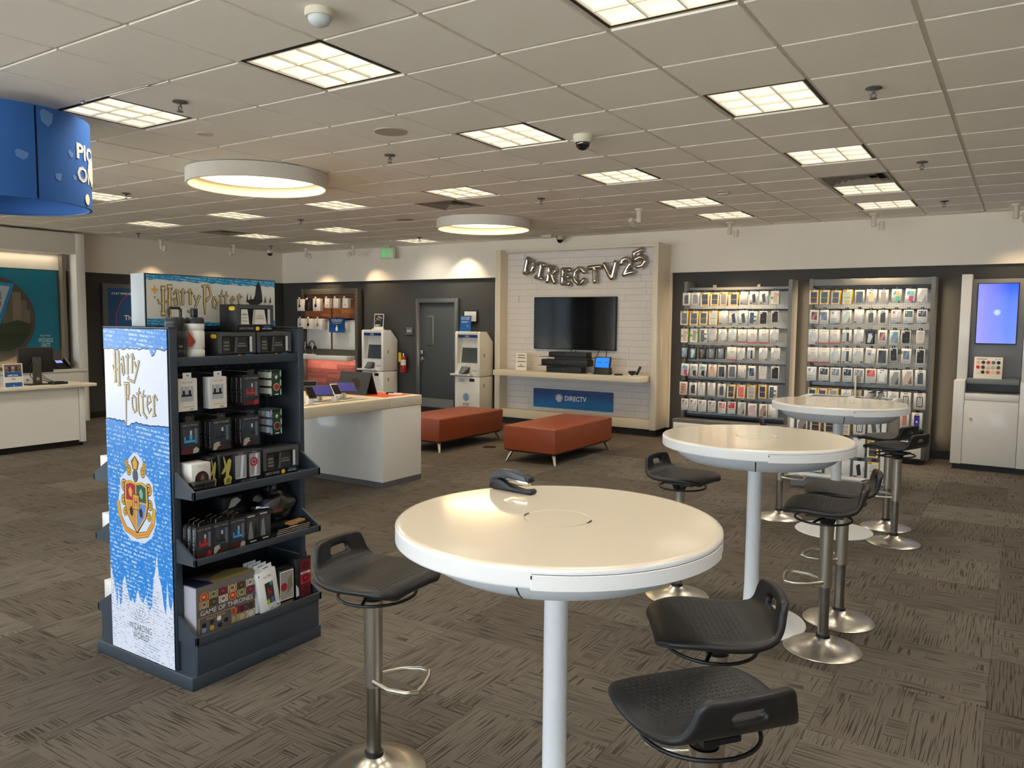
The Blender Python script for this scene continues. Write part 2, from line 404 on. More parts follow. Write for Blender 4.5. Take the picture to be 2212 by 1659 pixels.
def ctile(mb, x0, x1, y0, y1, z): mb.box(x0, x1, y0, y1, z, z+.018, TILE)
_f = MB(); ctile(_f, -T/2+.0125, T/2-.0125, -T/2+.0125, T/2-.0125, 0); _f = _f.mesh('ceiling_tile'); rs = MB()
for n, (z, x0, x1, y0, y1) in enumerate(tl):
    full = x1-x0 > T-.027 and y1-y0 > T-.027
    if n < 300 and z < 900:
        if full: link('ceiling_tile', _f, ce, ((x0+x1)/2, (y0+y1)/2, H-.006))
        else:
            q = MB(); ctile(q, x0, x1, y0, y1, 0); part('ceiling_tile', q, ce, loc=(0, 0, H-.006))
    else: ctile(rs, x0, x1, y0, y1, H-.006)
part('ceiling_tiles', rs, ce)['kind'] = 'stuff'

# walls
ZG = 2.37
wb = struct('wall_back', MB().box(XL-.3, XR+.3, YB, YB+.15, -.2, H+.3, WALLG))
struct('trim_1', MB().box(XL, XR, YB-.05, YB, ZG, H+.02, WALLW))
struct('trim_2', MB().box(-2.33, -2.06, YB-.05, YB, .1, ZG, WALLW))
struct('trim_3', MB().box(-5.17, -4.75, YB-.05, YB, .1, ZG, WALLW))
struct('baseboard_back', MB().box(XL, XR, YB-.065, YB, 0, .1, BASEB))
struct('wall_left', MB().box(XL-.15, XL, -1.4, YB+.15, -.2, H+.3, WALLG).box(XL-.15, XL, YF-.3, -5.8, -.2, H+.3, WALLG).box(XL-.15, XL, -5.8, -1.4, -.2, .25, WALLG).box(XL-.15, XL, -5.8, -1.4, 2.6, H+.3, WALLG))
q = MB()
for y0 in (-5.8, -3.63, -1.45): q.box(XL-.1, XL-.04, y0, y0+.05, .25, 2.6, GREYM)
q.box(XL-.1, XL-.04, -5.8, -1.4, .25, .3, GREYM); q.box(XL-.1, XL-.04, -5.8, -1.4, 2.55, 2.6, GREYM)
wo = struct('window_5', q); part('pane', MB().box(XL-.075, XL-.067, -5.77, -1.43, .28, 2.57, GLASS), wo)
lamp('daylight', 'AREA', wo, (XL-.2, -3.6, 1.42), 1, (1, 1, 1), (PI/2, 0, -PI/2), shape='RECTANGLE', size=4.4, size_y=2.35); bpy.data.lights[-1].cycles.is_portal = True
struct('trim_4', MB().box(XL, XL+.04, -1.4, YB-.05, ZG, H+.02, WALLW))
struct('baseboard_left', MB().box(XL, XL+.015, YF, YB-.07, 0, .1, BASEB))
struct('wall_right', MB().box(XR, XR+.15, YF-.3, YB+.15, -.2, H+.3, WALLW))
# shop front behind the camera: piers and header with four glazed openings
fw = MB(); xs = [XL, -9.6, -6.3, -5.9, -2.6, -2.2, 1.1, 1.5, 4.8, XR]
for a in range(0, len(xs), 2): fw.box(xs[a], xs[a+1], YF-.15, YF, -.2, H+.3, WALLW)
for a in range(1, len(xs)-1, 2):
    fw.box(xs[a], xs[a+1], YF-.15, YF, 2.6, H+.3, WALLW); fw.box(xs[a], xs[a+1], YF-.15, YF, -.2, .25, WALLW)
struct('wall_front', fw)
for k, a in enumerate(range(1, len(xs)-1, 2)):
    x0, x1 = xs[a], xs[a+1]; q = MB()
    for xa, xb in ((x0, x0+.05), (x1-.05, x1), ((x0+x1)/2-.025, (x0+x1)/2+.025)): q.box(xa, xb, YF-.1, YF-.04, .25, 2.6, GREYM)
    q.box(x0, x1, YF-.1, YF-.04, .25, .3, GREYM); q.box(x0, x1, YF-.1, YF-.04, 2.55, 2.6, GREYM)
    wo = struct('window_%d' % (k+1), q)
    part('pane', MB().box(x0+.03, x1-.03, YF-.075, YF-.067, .28, 2.57, GLASS), wo)
    lamp('daylight', 'AREA', wo, ((x0+x1)/2, YF-.2, 1.42), 1, (1, 1, 1), (-PI/2, 0, 0), shape='RECTANGLE', size=x1-x0, size_y=2.35)
    bpy.data.lights[-1].cycles.is_portal = True
struct('ground', MB().box(-60, 35, -60, YF-.3, -.3, -.2, mat((212, 209, 202), .9, name='parking_lot_concrete', var=.1)).box(-60, XL-.3, YF-.3, 30, -.3, -.2, mat((212, 209, 202), .9, name='parking_lot_concrete', var=.1)))

# ------------------------------------------------------------------ ceiling fixtures
LENS = emit((255, 243, 214), LENS_E, 'louver_glow', (240, 235, 225)); LOUV = mat((225, 220, 205), .35, name='louver_edge')
DARKF = mat((28, 25, 23), .6, name='dark_gap')
a = T/2-.0125; fr = MB()
for x0, x1, y0, y1 in ((-a, a, -a, -a+.018), (-a, a, a-.018, a), (-a, -a+.018, -a, a), (a-.018, a, -a, a)): fr.box(x0, x1, y0, y1, .001, .07, DARKF)
fr.box(-a, a, -a, a, .07, .075, DARKF); FRM = fr.mesh('housing')
b = a-.022; lv = MB()
for k in range(4):
    t = -b+k*2*b/3; lv.box(t-.003, t+.003, -b, b, .0, .03, LOUV); lv.box(-b, b, t-.003, t+.003, .0, .03, LOUV)
LVM = lv.mesh('louver'); c = b/3-.003; ln = MB(); N = 6; vs = []; fs = []
for i in range(N+1):
    for j in range(N+1):
        x, y = -1+2*i/N, -1+2*j/N; vs.append((x*c, y*c, .012+.03*(1-x*x)*(1-y*y)))
for i in range(N):
    for j in range(N): fs.append((i*(N+1)+j, i*(N+1)+j+1, (i+1)*(N+1)+j+1, (i+1)*(N+1)+j))
LNM = MB().add(vs, fs, LENS, True).mesh('lens_cell')
ROWN = {-2: 'row above the round tables', 1: 'row left of the round tables', 4: 'row before the hanging blue drum', 7: 'middle of the store', 10: 'row above the cashier side', 13: 'row along the left wall', -5: 'row along the right wall'}
cnt = {}
for (u, v) in sorted(LIT)+sorted(BACK):
    x, y = -(v+.5)*T, (u+.5)*T
    if (u, v) in LIT:
        cnt[v] = cnt.get(v, 0)+1; n = sum(1 for q in LIT if q[1] == v)
        lab = 'square louvered ceiling light, %s' % (('%s from the front in the ' % ORD[cnt[v]-1] if n > 1 else 'the one in the ')+ROWN[v])
        t = thing('ceiling_light', lab, 'ceiling light', (x, y, H), group='square ceiling lights')
    else: t = thing('ceiling_light', 'square louvered ceiling light out of the picture toward the shop front', 'ceiling light', (x, y, H), group='ceiling lights toward the shop front')
    link('housing', FRM, t); link('louver', LVM, t)
    for i in (-1, 0, 1):
        for j in (-1, 0, 1): link('lens_cell', LNM, t, (i*2*b/3, j*2*b/3, 0))
    lamp('tube_glow', 'AREA', t, (0, 0, -.004), TROFFER_W, TUBE, shape='SQUARE', size=.54, spread=2.15)
def ring_light(x, y, lab):
    t = thing('round_ceiling_light', lab, 'ceiling light', (x, y, H), group='round drum ceiling lights')
    part('drum_shade', MB().lathe([(.60, -.012), (.62, -.012), (.62, -.135), (.607, -.14), (.597, -.135), (.595, -.02), (.60, -.012)], (0, 0, 0), mat((214, 212, 206), .5, name='drum_white'), 64), t)
    part('diffuser', MB().lathe([(.0001, -.062), (.35, -.06), (.53, -.050)], (0, 0, 0), emit((255, 222, 156), ROUND_E, 'warm_diffuser'), 48), t)
    part('diffuser_edge', MB().lathe([(.53, -.050), (.56, -.042), (.594, -.026)], (0, 0, 0), emit((255, 214, 140), 1.0, 'warm_diffuser_edge'), 48), t)
    part('mounting_plate', MB().lathe([(.0001, -.001), (.55, -.001), (.55, -.012), (.0001, -.013)], (0, 0, 0), DARKF, 32), t)
ring_light(-3.66, 2.105, 'large round white drum ceiling light glowing warm, nearest the blue hanging drum')
ring_light(-3.77, 5.84, 'large round white drum ceiling light glowing warm, in front of the television wall')
for (u, v), lab in zip(sorted(VENT), ('square air vent in the ceiling behind a square light, toward the television wall', 'square air vent in the ceiling above the farthest round table', 'square air vent in the ceiling near the left wall')):
    x, y = -(v+.5)*T, (u+.5)*T; t = thing('ceiling_vent', lab, 'vent', (x, y, H), group='square ceiling vents')
    q = MB()
    for s0, s1 in ((a, a-.03),):
        for x0, x1, y0, y1 in ((-s0, s0, -s0, -s1), (-s0, s0, s1, s0), (-s0, -s1, -s1, s1), (s1, s0, -s1, s1)): q.box(x0, x1, y0, y1, -.006, .02, mat((150, 143, 132), .6, name='vent_metal'))
    part('vent_frame', q, t); part('duct', MB().box(-a+.01, a-.01, -a+.01, a-.01, .07, .075, DARKF), t)
    for k in range(4):
        s = .255-.066*k; e = s-.036 if k < 3 else .0001; q = MB()
        q.add([(-s, -s, -.004), (s, -s, -.004), (s, s, -.004), (-s, s, -.004), (-e, -e, .03), (e, -e, .03), (e, e, .03), (-e, e, .03)], [(0, 1, 5, 4), (1, 2, 6, 5), (2, 3, 7, 6), (3, 0, 4, 7)], mat((150, 143, 132), .6, name='vent_metal'))
        part('vent_blade', q, t)
SPR = MB().lathe([(.0001, 0), (.042, 0), (.046, -.006), (.018, -.014), (.0001, -.014)], (0, 0, 0), GREYD, 16).mesh('escutcheon')
sq = MB().cyl((0, 0, -.01), (0, 0, -.035), .008, GREYD, n=8); sq.tube([(-.012, 0, -.03), (-.016, 0, -.045), (0, 0, -.06), (.016, 0, -.045), (.012, 0, -.03)], .0035, GREYD, 6); SPS = sq.mesh('sprinkler_body')
SPD = MB().lathe([(.0001, -.058), (.02, -.060), (.02, -.063), (.0001, -.063)], (0, 0, 0), GREYD, 12).mesh('deflector')
for (x, y), wh in zip([(1.5, 2.17), (-2.14, .29), (-2.08, 2.13), (1.51, 4.56), (-2.17, 4.65), (1.49, 6.95), (-5.85, 2.15), (-5.89, 4.61), (-9.51, 4.53), (-5.94, 7.13), (-9.28, 6.94)],
    ['right of the large light row, nearest the camera', 'between two square lights behind the blue drum', 'left of the dome camera, in front of the round light', 'right of the light row, second one back', 'left of the television wall camera, before the round light', 'right of the light row, farthest back', 'just right of the blue hanging drum', 'before the middle square lights', 'near the left wall over the cashier', 'over the square light before the exit sign', 'near the back left corner of the room']):
    t = thing('sprinkler', 'small dark ceiling sprinkler, '+wh, 'sprinkler', (x, y, H-.006), group='ceiling sprinklers'); link('escutcheon', SPR, t); link('sprinkler_body', SPS, t); link('deflector', SPD, t)
IVORY = mat((206, 200, 186), .5, name='ivory_plastic'); DOME = mat((10, 11, 14), .06, name='smoked_dome', coat=.6)
for x, y, lab in ((-.43, 2.33, 'dome security camera hanging from the middle of the ceiling'), (-3.85, 8.02, 'dome security camera above the television wall'), (-10.1, 7.6, 'dome security camera in the back left corner')):
    t = thing('dome_camera', lab, 'camera', (x, y, H-.006), group='dome cameras')
    part('camera_base', MB().lathe([(.0001, 0), (.07, 0), (.072, -.02), (.06, -.055), (.0001, -.055)], (0, 0, 0), IVORY, 24), t)
    part('camera_dome', MB().lathe([(.052, -.05), (.052, -.06), (.045, -.085), (.025, -.103), (.0001, -.108)], (0, 0, 0), DOME, 24), t)
t = thing('smoke_detector', 'white domed motion sensor on the ceiling, at the top of the view', 'detector', (-.335, -.26, H-.006))
part('sensor_base', MB().lathe([(.0001, 0), (.062, 0), (.064, -.02), (.058, -.03), (.0001, -.03)], (0, 0, 0), IVORY, 24), t)
part('sensor_lens', MB().lathe([(.05, -.028), (.05, -.04), (.04, -.058), (.02, -.068), (.0001, -.07)], (0, 0, 0), mat((190, 200, 205), .35, name='sensor_lens'), 24), t)
t = thing('smoke_alarm', 'small round slotted smoke alarm on the ceiling before the accessory boards', 'detector', (-.35, 5.2, H-.006))
part('alarm_body', MB().lathe([(.0001, 0), (.06, 0), (.06, -.018), (.045, -.034), (.0001, -.036)], (0, 0, 0), IVORY, 24), t)
for k in range(4): part('alarm_slot', MB().box(-.012, .012, -.062, -.054, -.018, -.01, DARKF), t, rot=(0, 0, -.6+.4*k))
for x, y, lab in ((-1.54, 1.54, 'round flat ceiling speaker left of the dome camera'), (-4.66, 5.29, 'round flat ceiling speaker near the far round light')):
    t = thing('ceiling_speaker', lab, 'speaker', (x, y, H-.006), group='ceiling speakers')
    part('speaker_rim', MB().lathe([(.105, 0), (.118, 0), (.116, -.006), (.105, -.006)], (0, 0, 0), mat((170, 163, 152), .6, name='speaker_rim'), 32), t)
    part('speaker_grille', MB().lathe([(.0001, -.003), (.105, -.004), (.105, 0), (.0001, 0)], (0, 0, 0), mat((140, 134, 125), .7, name='speaker_grille', bump=1, bscale=900), 32), t)
for x, y, lab in ((-2.75, .9, 'small lit recessed downlight in front of the nearer round light'), (-4.56, 3.32, 'small lit recessed downlight behind the nearer round light'), (-3.41, 7.09, 'small lit recessed downlight left above the television wall'), (-2.83, 7.09, 'small lit recessed downlight right above the television wall')):
    t = thing('downlight', lab, 'downlight', (x, y, H-.006), group='recessed downlights')
    part('trim_ring', MB().lathe([(.036, 0), (.06, 0), (.058, -.005), (.036, -.004)], (0, 0, 0), IVORY, 24), t)
    part('bulb', MB().lathe([(.0001, -.002), (.037, -.001), (.037, 0), (.0001, 0)], (0, 0, 0), emit((255, 205, 130), 3.0, 'downlight_bulb'), 20), t)
SPOTS = [(-1.58, 5.9, 1, (-1.6, 8.2, 1.6), 0.0), (-1.05, 7.62, 0, (-1.05, 7.80, 1.5), 2.6), (.70, 7.62, 0, (.72, 7.80, 1.5), 1.8), (2.14, 7.55, 0, (2.2, 8.2, 1.6), .45),
         (-10.12, 5.31, 0, (-10.4, 5.3, 1.6), .4), (-9.75, 6.5, 1, (-10.4, 6.6, 1.6), .35), (-9.11, 7.62, 0, (-9.15, 8.05, 1.8), .9), (-7.99, 7.72, 1, (-7.6, 8.2, 1.7), .6)]
SPW = ['aimed toward the television wall', 'above the left accessory board', 'above the right accessory board', 'above the digital screen cabinet', 'over the left wall beside the cashier', 'over the left wall near its far end', 'above the headphone display', 'right of the headphone display']
SBASE = MB().lathe([(.0001, 0), (.05, 0), (.05, -.022), (.0001, -.025)], (0, 0, 0), IVORY, 20).mesh('mount')
SSTEM = MB().lathe([(.0001, -.02), (.028, -.02), (.028, -.16), (.0001, -.16)], (0, 0, 0), IVORY, 16).mesh('stem')
SHEAD = MB().lathe([(.0001, .05), (.03, .05), (.034, .03), (.034, -.05), (.028, -.05), (.026, -.035), (.0001, -.035)], (0, 0, 0), IVORY, 16).mesh('spot_head')
SARM = MB().cyl((0, 0, 0), (.075, 0, 0), .008, IVORY, n=8).mesh('arm')
SBULB = MB().lathe([(.0001, -.036), (.025, -.037), (.025, -.034), (.0001, -.034)], (0, 0, 0), emit((255, 225, 160), 6.0, 'spot_bulb'), 12).mesh('bulb')
for (x, y, side, aim, pw), wh in zip(SPOTS, SPW):
    t = thing('spotlight', 'ivory ceiling spotlight with a swivel canister, '+wh, 'spotlight', (x, y, H-.006), group='ceiling spotlights')
    s = -1 if side else 1
    link('mount', SBASE, t); link('stem', SSTEM, t); link('arm', SARM, t, (0, 0, -.13), (0, 0, PI if side else 0))
    d = (Vector(aim)-Vector((x+s*.09, y, H-.15))).normalized(); rot = d.to_track_quat('-Z', 'Y').to_euler()
    h = link('spot_head', SHEAD, t, (s*.09, 0, -.15), rot); link('bulb', SBULB, h)
    if pw: lamp('spot_beam', 'SPOT', h, (0, 0, -.06), SPOT_W*pw, WARM, spot_size=1.5, spot_blend=.9, shadow_soft_size=.03)
# a light washing the plain wall between door and television wall (its fitting sits in the ceiling)
t = thing('downlight', 'small recessed wall washer in the ceiling between door and television wall', 'downlight', (-5.75, 7.75, H-.006), group='recessed downlights')
part('trim_ring', MB().lathe([(.036, 0), (.06, 0), (.058, -.005), (.036, -.004)], (0, 0, 0), IVORY, 24), t)
lamp('wash', 'SPOT', t, (0, 0, -.02), SPOT_W*.7, (1, .85, .6), (.35, 0, 0), spot_size=1.5, spot_blend=.6, shadow_soft_size=.03)
t = thing('exit_sign', 'hanging white exit sign with green letters before the back wall', 'sign', (-7.41, 8.0, H-.006))
part('canopy', MB().box(-.07, .07, -.03, .03, -.03, 0, IVORY), t, .003)
eb = part('sign_box', MB().box(-.155, .155, -.03, .03, -.225, -.035, mat((222, 224, 210), .4, name='exit_face')), t, .004)
q = MB(); Pic(q, (-.155, -.03, -.225), (.31, 0, 0), (0, 0, .19), (0, -1, 0), .001).text('EXIT', .14, .16, .86, .84, emit((30, 190, 90), 1.1, 'exit_green'), .01); part('lettering', q, eb)
single('ceiling_box', MB().box(-.09, .09, -.05, .05, -.05, 0, IVORY), 'small flat white box under the ceiling left of the television wall camera', 'box', .006, (-3.92, 7.75, H-.006))
# ------------------------------------------------------------------ television wall
PLANK = mat((222, 218, 216), .6, name='whitewashed_plank', var=.06, vscale=5, bump=.1, bscale=40)
IV = mat((226, 216, 196), .45, name='ivory_laminate')
tv = thing('display_wall_unit', 'ivory framed wall unit with whitewashed plank back holding the television', 'wall unit', (-3.46, 7.72, 0))
def TV(mb): mb.v = [(x+3.46, y-7.72, z) for x, y, z in mb.v]; return mb
for x0, x1 in ((-4.85, -4.765), (-2.165, -2.085)): part('frame_post', TV(MB().box(x0, x1, 7.72, 8.165, .1, 2.775, IV)), tv, .003)
part('top_rail', TV(MB().box(-4.765, -2.165, 7.86, 8.165, 2.735, 2.765, IV)), tv)
part('bottom_rail', TV(MB().box(-4.765, -2.165, 7.78, 8.165, .1, .235, IV)), tv, .003)
part('toe_kick', TV(MB().box(-4.83, -2.10, 7.80, 8.15, 0, .1, BASEB)), tv)
part('back_panel', TV(MB().box(-4.765, -2.165, 7.945, 8.0, .235, 2.735, mat((150, 146, 144), .8, name='joint_grey'))), tv)
pm = {}
z = .237; row = 0; ph = .0955
while z < 2.73:
    hh = min(ph, 2.735-z)-.003; x = -4.763; first = True
    while x < -2.17:
        L = .62 if not first else .2+.42*R_.random()
        if -2.167-(x+L) < .12: L = -2.167-x
        key = (round(L, 2), round(hh, 3))
        if key not in pm: pm[key] = MB().box(0, L-.0022, 0, .02, 0, hh, PLANK).mesh('plank')
        link('plank', pm[key], tv, (x+3.46, 7.925-7.72+.001*R_.random(), z)); x += L; first = False
    z += ph; row += 1
sh = MB(); sh.prism(rrect(-4.71, -2.19, 7.45, 7.92, .05)[:0] or [(-4.71, 7.92), (-4.71, 7.45), (-2.27, 7.45), (-2.235, 7.457), (-2.205, 7.478), (-2.19, 7.51), (-2.19, 7.92)], 'z', .795, .878, IV)
part('shelf', TV(sh), tv, .004)
t = thing('television', 'large black flat television on the whitewashed plank wall', 'television', (-3.51, 7.88, 1.62))
part('tv_case', MB().box(-.71, .71, -.01, .045, -.405, .405, mat((12, 12, 13), .4, name='tv_case')), t, .004)
part('tv_screen', MB().box(-.70, .70, -.0125, -.009, -.392, .396, mat((6, 7, 9), .07, name='tv_glass', coat=1)), t)
part('cable', MB().tube([(-.02, .0, -.40), (-.04, -.005, -.43), (.0, -.02, -.45), (.05, .0, -.42), (.02, .01, -.47)], .006, BLACK), t)
part('cable', MB().tube([(.43, .02, -.40), (.42, 0, -.46), (.40, -.03, -.53)], .006, BLACK), t)
part('cable', MB().tube([(.55, .02, -.40), (.565, 0, -.46), (.555, -.03, -.55)], .006, BLACK), t)
BLUES = mat((28, 92, 160), .4, name='sign_blue'); INK = mat((244, 246, 248), .5, name='white_print')
SB2 = bpy.data.materials.new('blue_gradient'); SB2.use_nodes = True
def grad_mat(m, c0, c1, z0, z1, axis=2, rough=.4, em=0):
    n = m.node_tree.nodes; L = m.node_tree.links; b = n['Principled BSDF']; tc = n.new('ShaderNodeTexCoord'); s = n.new('ShaderNodeSeparateXYZ'); L.new(tc.outputs['Object'], s.inputs[0])
    r = n.new('ShaderNodeMapRange'); r.inputs[1].default_value = z0; r.inputs[2].default_value = z1; L.new(s.outputs[axis], r.inputs[0])
    x = n.new('ShaderNodeMix'); x.data_type = 'RGBA'; x.inputs['A'].default_value = rgb(c0); x.inputs['B'].default_value = rgb(c1); L.new(r.outputs[0], x.inputs['Factor'])
    if em:
        L.new(x.outputs['Result'], b.inputs['Emission Color']); b.inputs['Emission Strength'].default_value = em; b.inputs['Base Color'].default_value = (.01, .01, .01, 1)
    else: L.new(x.outputs['Result'], b.inputs['Base Color'])
    b.inputs['Roughness'].default_value = rough; return m
grad_mat(SB2, (24, 120, 190), (22, 66, 128), -.1, .08)
def globe(p, cx, cy, r, mt, bands=6):
    """round emblem of curved bands"""
    asp = p.ex.length/p.ey.length; p.lay([(cx-r, cy-r*asp), (cx+r, cy+r*asp)]); k = p.k; p.auto = False
    for i in range(bands):
        f = 1-2*(i+.5)/bands; hw = math.sqrt(max(0, 1-f*f)); th = .62/bands*(1.15 if 0 < i < bands-1 else 1)
        up = []; dn = []
        for j in range(9):
            t = -1+2*j/8; x = t*hw; sag = -.16*(1-t*t)*(.3+f*.2+.7); e = th*(1-.75*abs(t)**2.5)
            up.append((cx+r*x, cy+.88*r*asp*(f+sag+e+.1))); dn.append((cx+r*x, cy+.88*r*asp*(f+sag-e+.1)))
        p.k = k; p.poly(dn+up[::-1], mt, False)
    p.auto = True
t = thing('blue_sign', 'wide blue sign board with round striped emblem on the plank wall', 'sign', (-3.535, 7.92, .44))
part('sign_board', MB().prism(rrect(-.70, .70, -.148, .148, .012), 'y', -.012, .001, SB2), t)
q = MB(); p = Pic(q, (-.70, -.012, -.148), (1.40, 0, 0), (0, 0, .296), (0, -1, 0), .0008)
globe(p, .335, .55, .052, INK, 6); p.text('DIRECTV', .41, .42, .68, .68, INK, .022); part('lettering', q, t)
LET = {'D': [[(-.35, -.9), (-.35, .9)], [(-.35, .9), (.1, .85), (.5, .5), (.6, 0), (.5, -.5), (.1, -.85), (-.35, -.9)]],
 'I': [[(0, -.85), (0, .85)], [(-.38, .85), (.38, .85)], [(-.38, -.85), (.38, -.85)]],
 'R': [[(-.4, -.9), (-.4, .9)], [(-.4, .88), (.2, .85), (.5, .5), (.2, .08), (-.3, .05)], [(-.05, .05), (.5, -.9)]],
 'E': [[(-.4, -.85), (-.4, .85)], [(-.4, .85), (.5, .85)], [(-.4, 0), (.35, 0)], [(-.4, -.85), (.5, -.85)]],
 'C': [[(.6, .5), (.3, .85), (-.1, .88), (-.5, .5), (-.6, 0), (-.5, -.5), (-.1, -.88), (.3, -.85), (.62, -.45)]],
 'T': [[(0, -.9), (0, .8)], [(-.65, .82), (.65, .82)]], 'V': [[(-.65, .9), (-.05, -.85)], [(.65, .9), (.05, -.85)]],
 '2': [[(-.5, .5), (-.3, .82), (.1, .88), (.48, .55), (.4, .1), (-.1, -.4), (-.5, -.85)], [(-.5, -.85), (.55, -.85)]],
 '5': [[(.5, .88), (-.4, .85)], [(-.4, .85), (-.45, .1)], [(-.45, .1), (.1, .2), (.5, -.15), (.5, -.55), (.1, -.88), (-.45, -.75)]]}
balls = [('D', -4.317, 2.507, 13), ('I', -4.105, 2.43, 13), ('R', -3.90, 2.371, 7), ('E', -3.645, 2.332, 4), ('C', -3.412, 2.337, 2), ('T', -3.151, 2.36, -4), ('V', -2.885, 2.40, -8), ('2', -2.63, 2.458, -14), ('5', -2.43, 2.56, -20)]
for i, (c, x, zz, rot) in enumerate(balls):
    q = MB(); r = .041
    for st in LET[c]:
        P = [(.136*a*1.02, 0, .124*b) for a, b in st]; pts = []
        for k in range(len(P)-1):
            for e in range(4): pts.append(tuple(P[k][d]+(P[k+1][d]-P[k][d])*e/4 for d in range(3)))
        pts.append(P[-1]); q.tube(pts, r, FOIL, 10)
        for e in (P[0], P[-1]): q.lathe([(.0001, -r), (r*.7, -r*.7), (r, 0), (r*.7, r*.7), (.0001, r)], e, FOIL, 10)
    nm = {'2': 'two', '5': 'five'}.get(c, c)
    o = single('letter_balloon', q, 'silver foil balloon %s, %s from the left in the garland over the television' % (('letter '+c) if c.isalpha() else 'digit '+nm, ORD[i]), 'balloon', 0, (x, 7.855, zz), (0, math.radians(rot), 0), 'foil balloon garland')
    md = o.modifiers.new('fuse', 'REMESH'); md.mode = 'VOXEL'; md.voxel_size = .0065; md.use_smooth_shade = True
    sm = o.modifiers.new('round', 'SMOOTH'); sm.factor = .6; sm.iterations = 4
SZ = .879
def bar(name, label, cat, x0, x1, y0, y1, z0, z1, mt, group=None, bevel=.004): return single(name, MB().box(-(x1-x0)/2, (x1-x0)/2, -(y1-y0)/2, (y1-y0)/2, 0, z1-z0, mt), label, cat, bevel, ((x0+x1)/2, (y0+y1)/2, z0), (0, 0, 0), group)
DK = mat((16, 16, 17), .35, name='gloss_black'); DK2 = mat((28, 28, 30), .45, name='black_casing')
SMK = glass('smoked_acrylic', (.35, .34, .33))
rk = thing('receiver_rack', 'tiered black receiver stand with smoked shelves below the television', 'rack', (-3.45, 7.66, SZ))
part('tier', MB().box(-.48, .30, -.12, .14, .095, .103, mat((60, 58, 56), .15, name='smoked_shelf')), rk); part('tier', MB().box(-.46, .40, -.12, .14, .228, .236, mat((60, 58, 56), .15, name='smoked_shelf')), rk)
for x in (-.25, .2):
    for z0, z1 in ((0, .095), (.103, .228)): part('support', MB().cyl((x, .1, z0), (x, .1, z1), .012, BLACK, n=10), rk)
def recv(label, x0, x1, y0, y1, z0, z1, led=True):
    t = thing('receiver_box', label, 'receiver', ((x0+x1)/2, (y0+y1)/2, z0)); hx, hy = (x1-x0)/2, (y1-y0)/2
    part('casing', MB().box(-hx, hx, -hy, hy, 0, z1-z0, DK2), t, .004); part('front_plate', MB().box(-hx*.9, hx*.9, -hy-.002, -hy+.001, (z1-z0)*.25, (z1-z0)*.75, DK), t)
    if led: part('indicator', MB().box(-.008, .008, -hy-.0035, -hy-.001, (z1-z0)*.45, (z1-z0)*.55, mat((150, 150, 150), .4)), t)
recv('wide black receiver box at the bottom of the tiered stand', -3.80, -3.20, 7.56, 7.72, SZ, SZ+.09)
recv('wide black receiver box in the middle of the tiered stand', -3.89, -3.10, 7.56, 7.76, SZ+.104, SZ+.195)
recv('slim black receiver box lying on the middle box', -3.66, -3.10, 7.56, 7.72, SZ+.196, SZ+.227, False)
recv('black receiver box on top of the tiered stand', -3.76, -3.12, 7.56, 7.74, SZ+.237, SZ+.31)
t = thing('smart_display', 'small black display with a bright blue screen on the wall shelf', 'display', (-2.88, 7.64, SZ))
part('display_base', MB().prism([(-.06, 0), (.06, 0), (.045, .1), (-.03, .1)], 'x', -.125, .125, DK2), t, .006)
part('display_head', MB().prism([(-.04, .09), (.0, .09), (.025, .255), (.0, .255)], 'x', -.125, .125, DK), t, .004)
q = MB(); p = Pic(q, (-.11, -.041, .097), (.22, 0, 0), (0, .038, .150), (0, -1, .25), .001); p.rect(0, .03, 1, .97, emit((20, 130, 255), 1.0, 'blue_screen')); p.poly([(.12, .52), (.42, .56), (.42, .49)], DK); p.poly([(.6, .5), (.88, .58), (.88, .52)], DK); part('screen', q, t)
single('voice_puck', MB().lathe([(.0001, 0), (.06, 0), (.066, .01), (.06, .018), (.0001, .019)], (0, 0, 0), mat((45, 28, 22), .5), 24), 'flat dark round puck on the wall shelf beside the small blue display', 'speaker', 0, (-2.62, 7.62, SZ))
single('camera_puck', MB().lathe([(.0001, 0), (.04, 0), (.04, .02), (.055, .028), (.055, .062), (.0001, .064)], (0, 0, 0), DK2, 20), 'stubby black round gadget at the right end of the wall shelf', 'gadget', 0, (-2.45, 7.72, SZ))
t = thing('remote_control', 'black remote leaning in a clear cradle at the right end of the wall shelf', 'remote', (-2.34, 7.63, SZ)); part('cradle', MB().box(-.04, .04, -.04, .04, 0, .012, mat((220, 220, 215), .2)), t, .003); part('handset', MB().box(-.018, .018, -.008, .008, 0, .14, DK), t, .004, (0, 0, .01), (0, .45, 0))
single('white_plug', MB().box(-.02, .02, -.012, .012, 0, .022, WHITE), 'small white plug lying on the wall shelf at the right end', 'plug', .004, (-2.40, 7.52, SZ))
single('white_adapter', MB().box(-.025, .025, -.012, .012, 0, .014, WHITE), 'small white adapter lying on the wall shelf before the receiver stand', 'adapter', .004, (-3.02, 7.50, SZ))
t = thing('paper_sign', 'white paper sign with grey lines at the left end of the wall shelf', 'sign', (-4.32, 7.66, SZ)); part('card', MB().box(-.1, .1, -.003, .003, 0, .27, mat((240, 236, 226), .6)), t, rot=(-.06, 0, 0))
q = MB(); p = Pic(q, (-.1, -.004, 0), (.2, 0, 0), (0, 0, .27), (0, -1, 0)); GI = mat((110, 108, 104), .6)
for y0, a0, b0 in ((.84, .2, .82), (.70, .15, .88), (.48, .15, .88), (.28, .4, .6), (.19, .2, .85)): p.rect(a0, y0, b0, y0+.05, GI)
part('print', q, t, rot=(-.06, 0, 0))

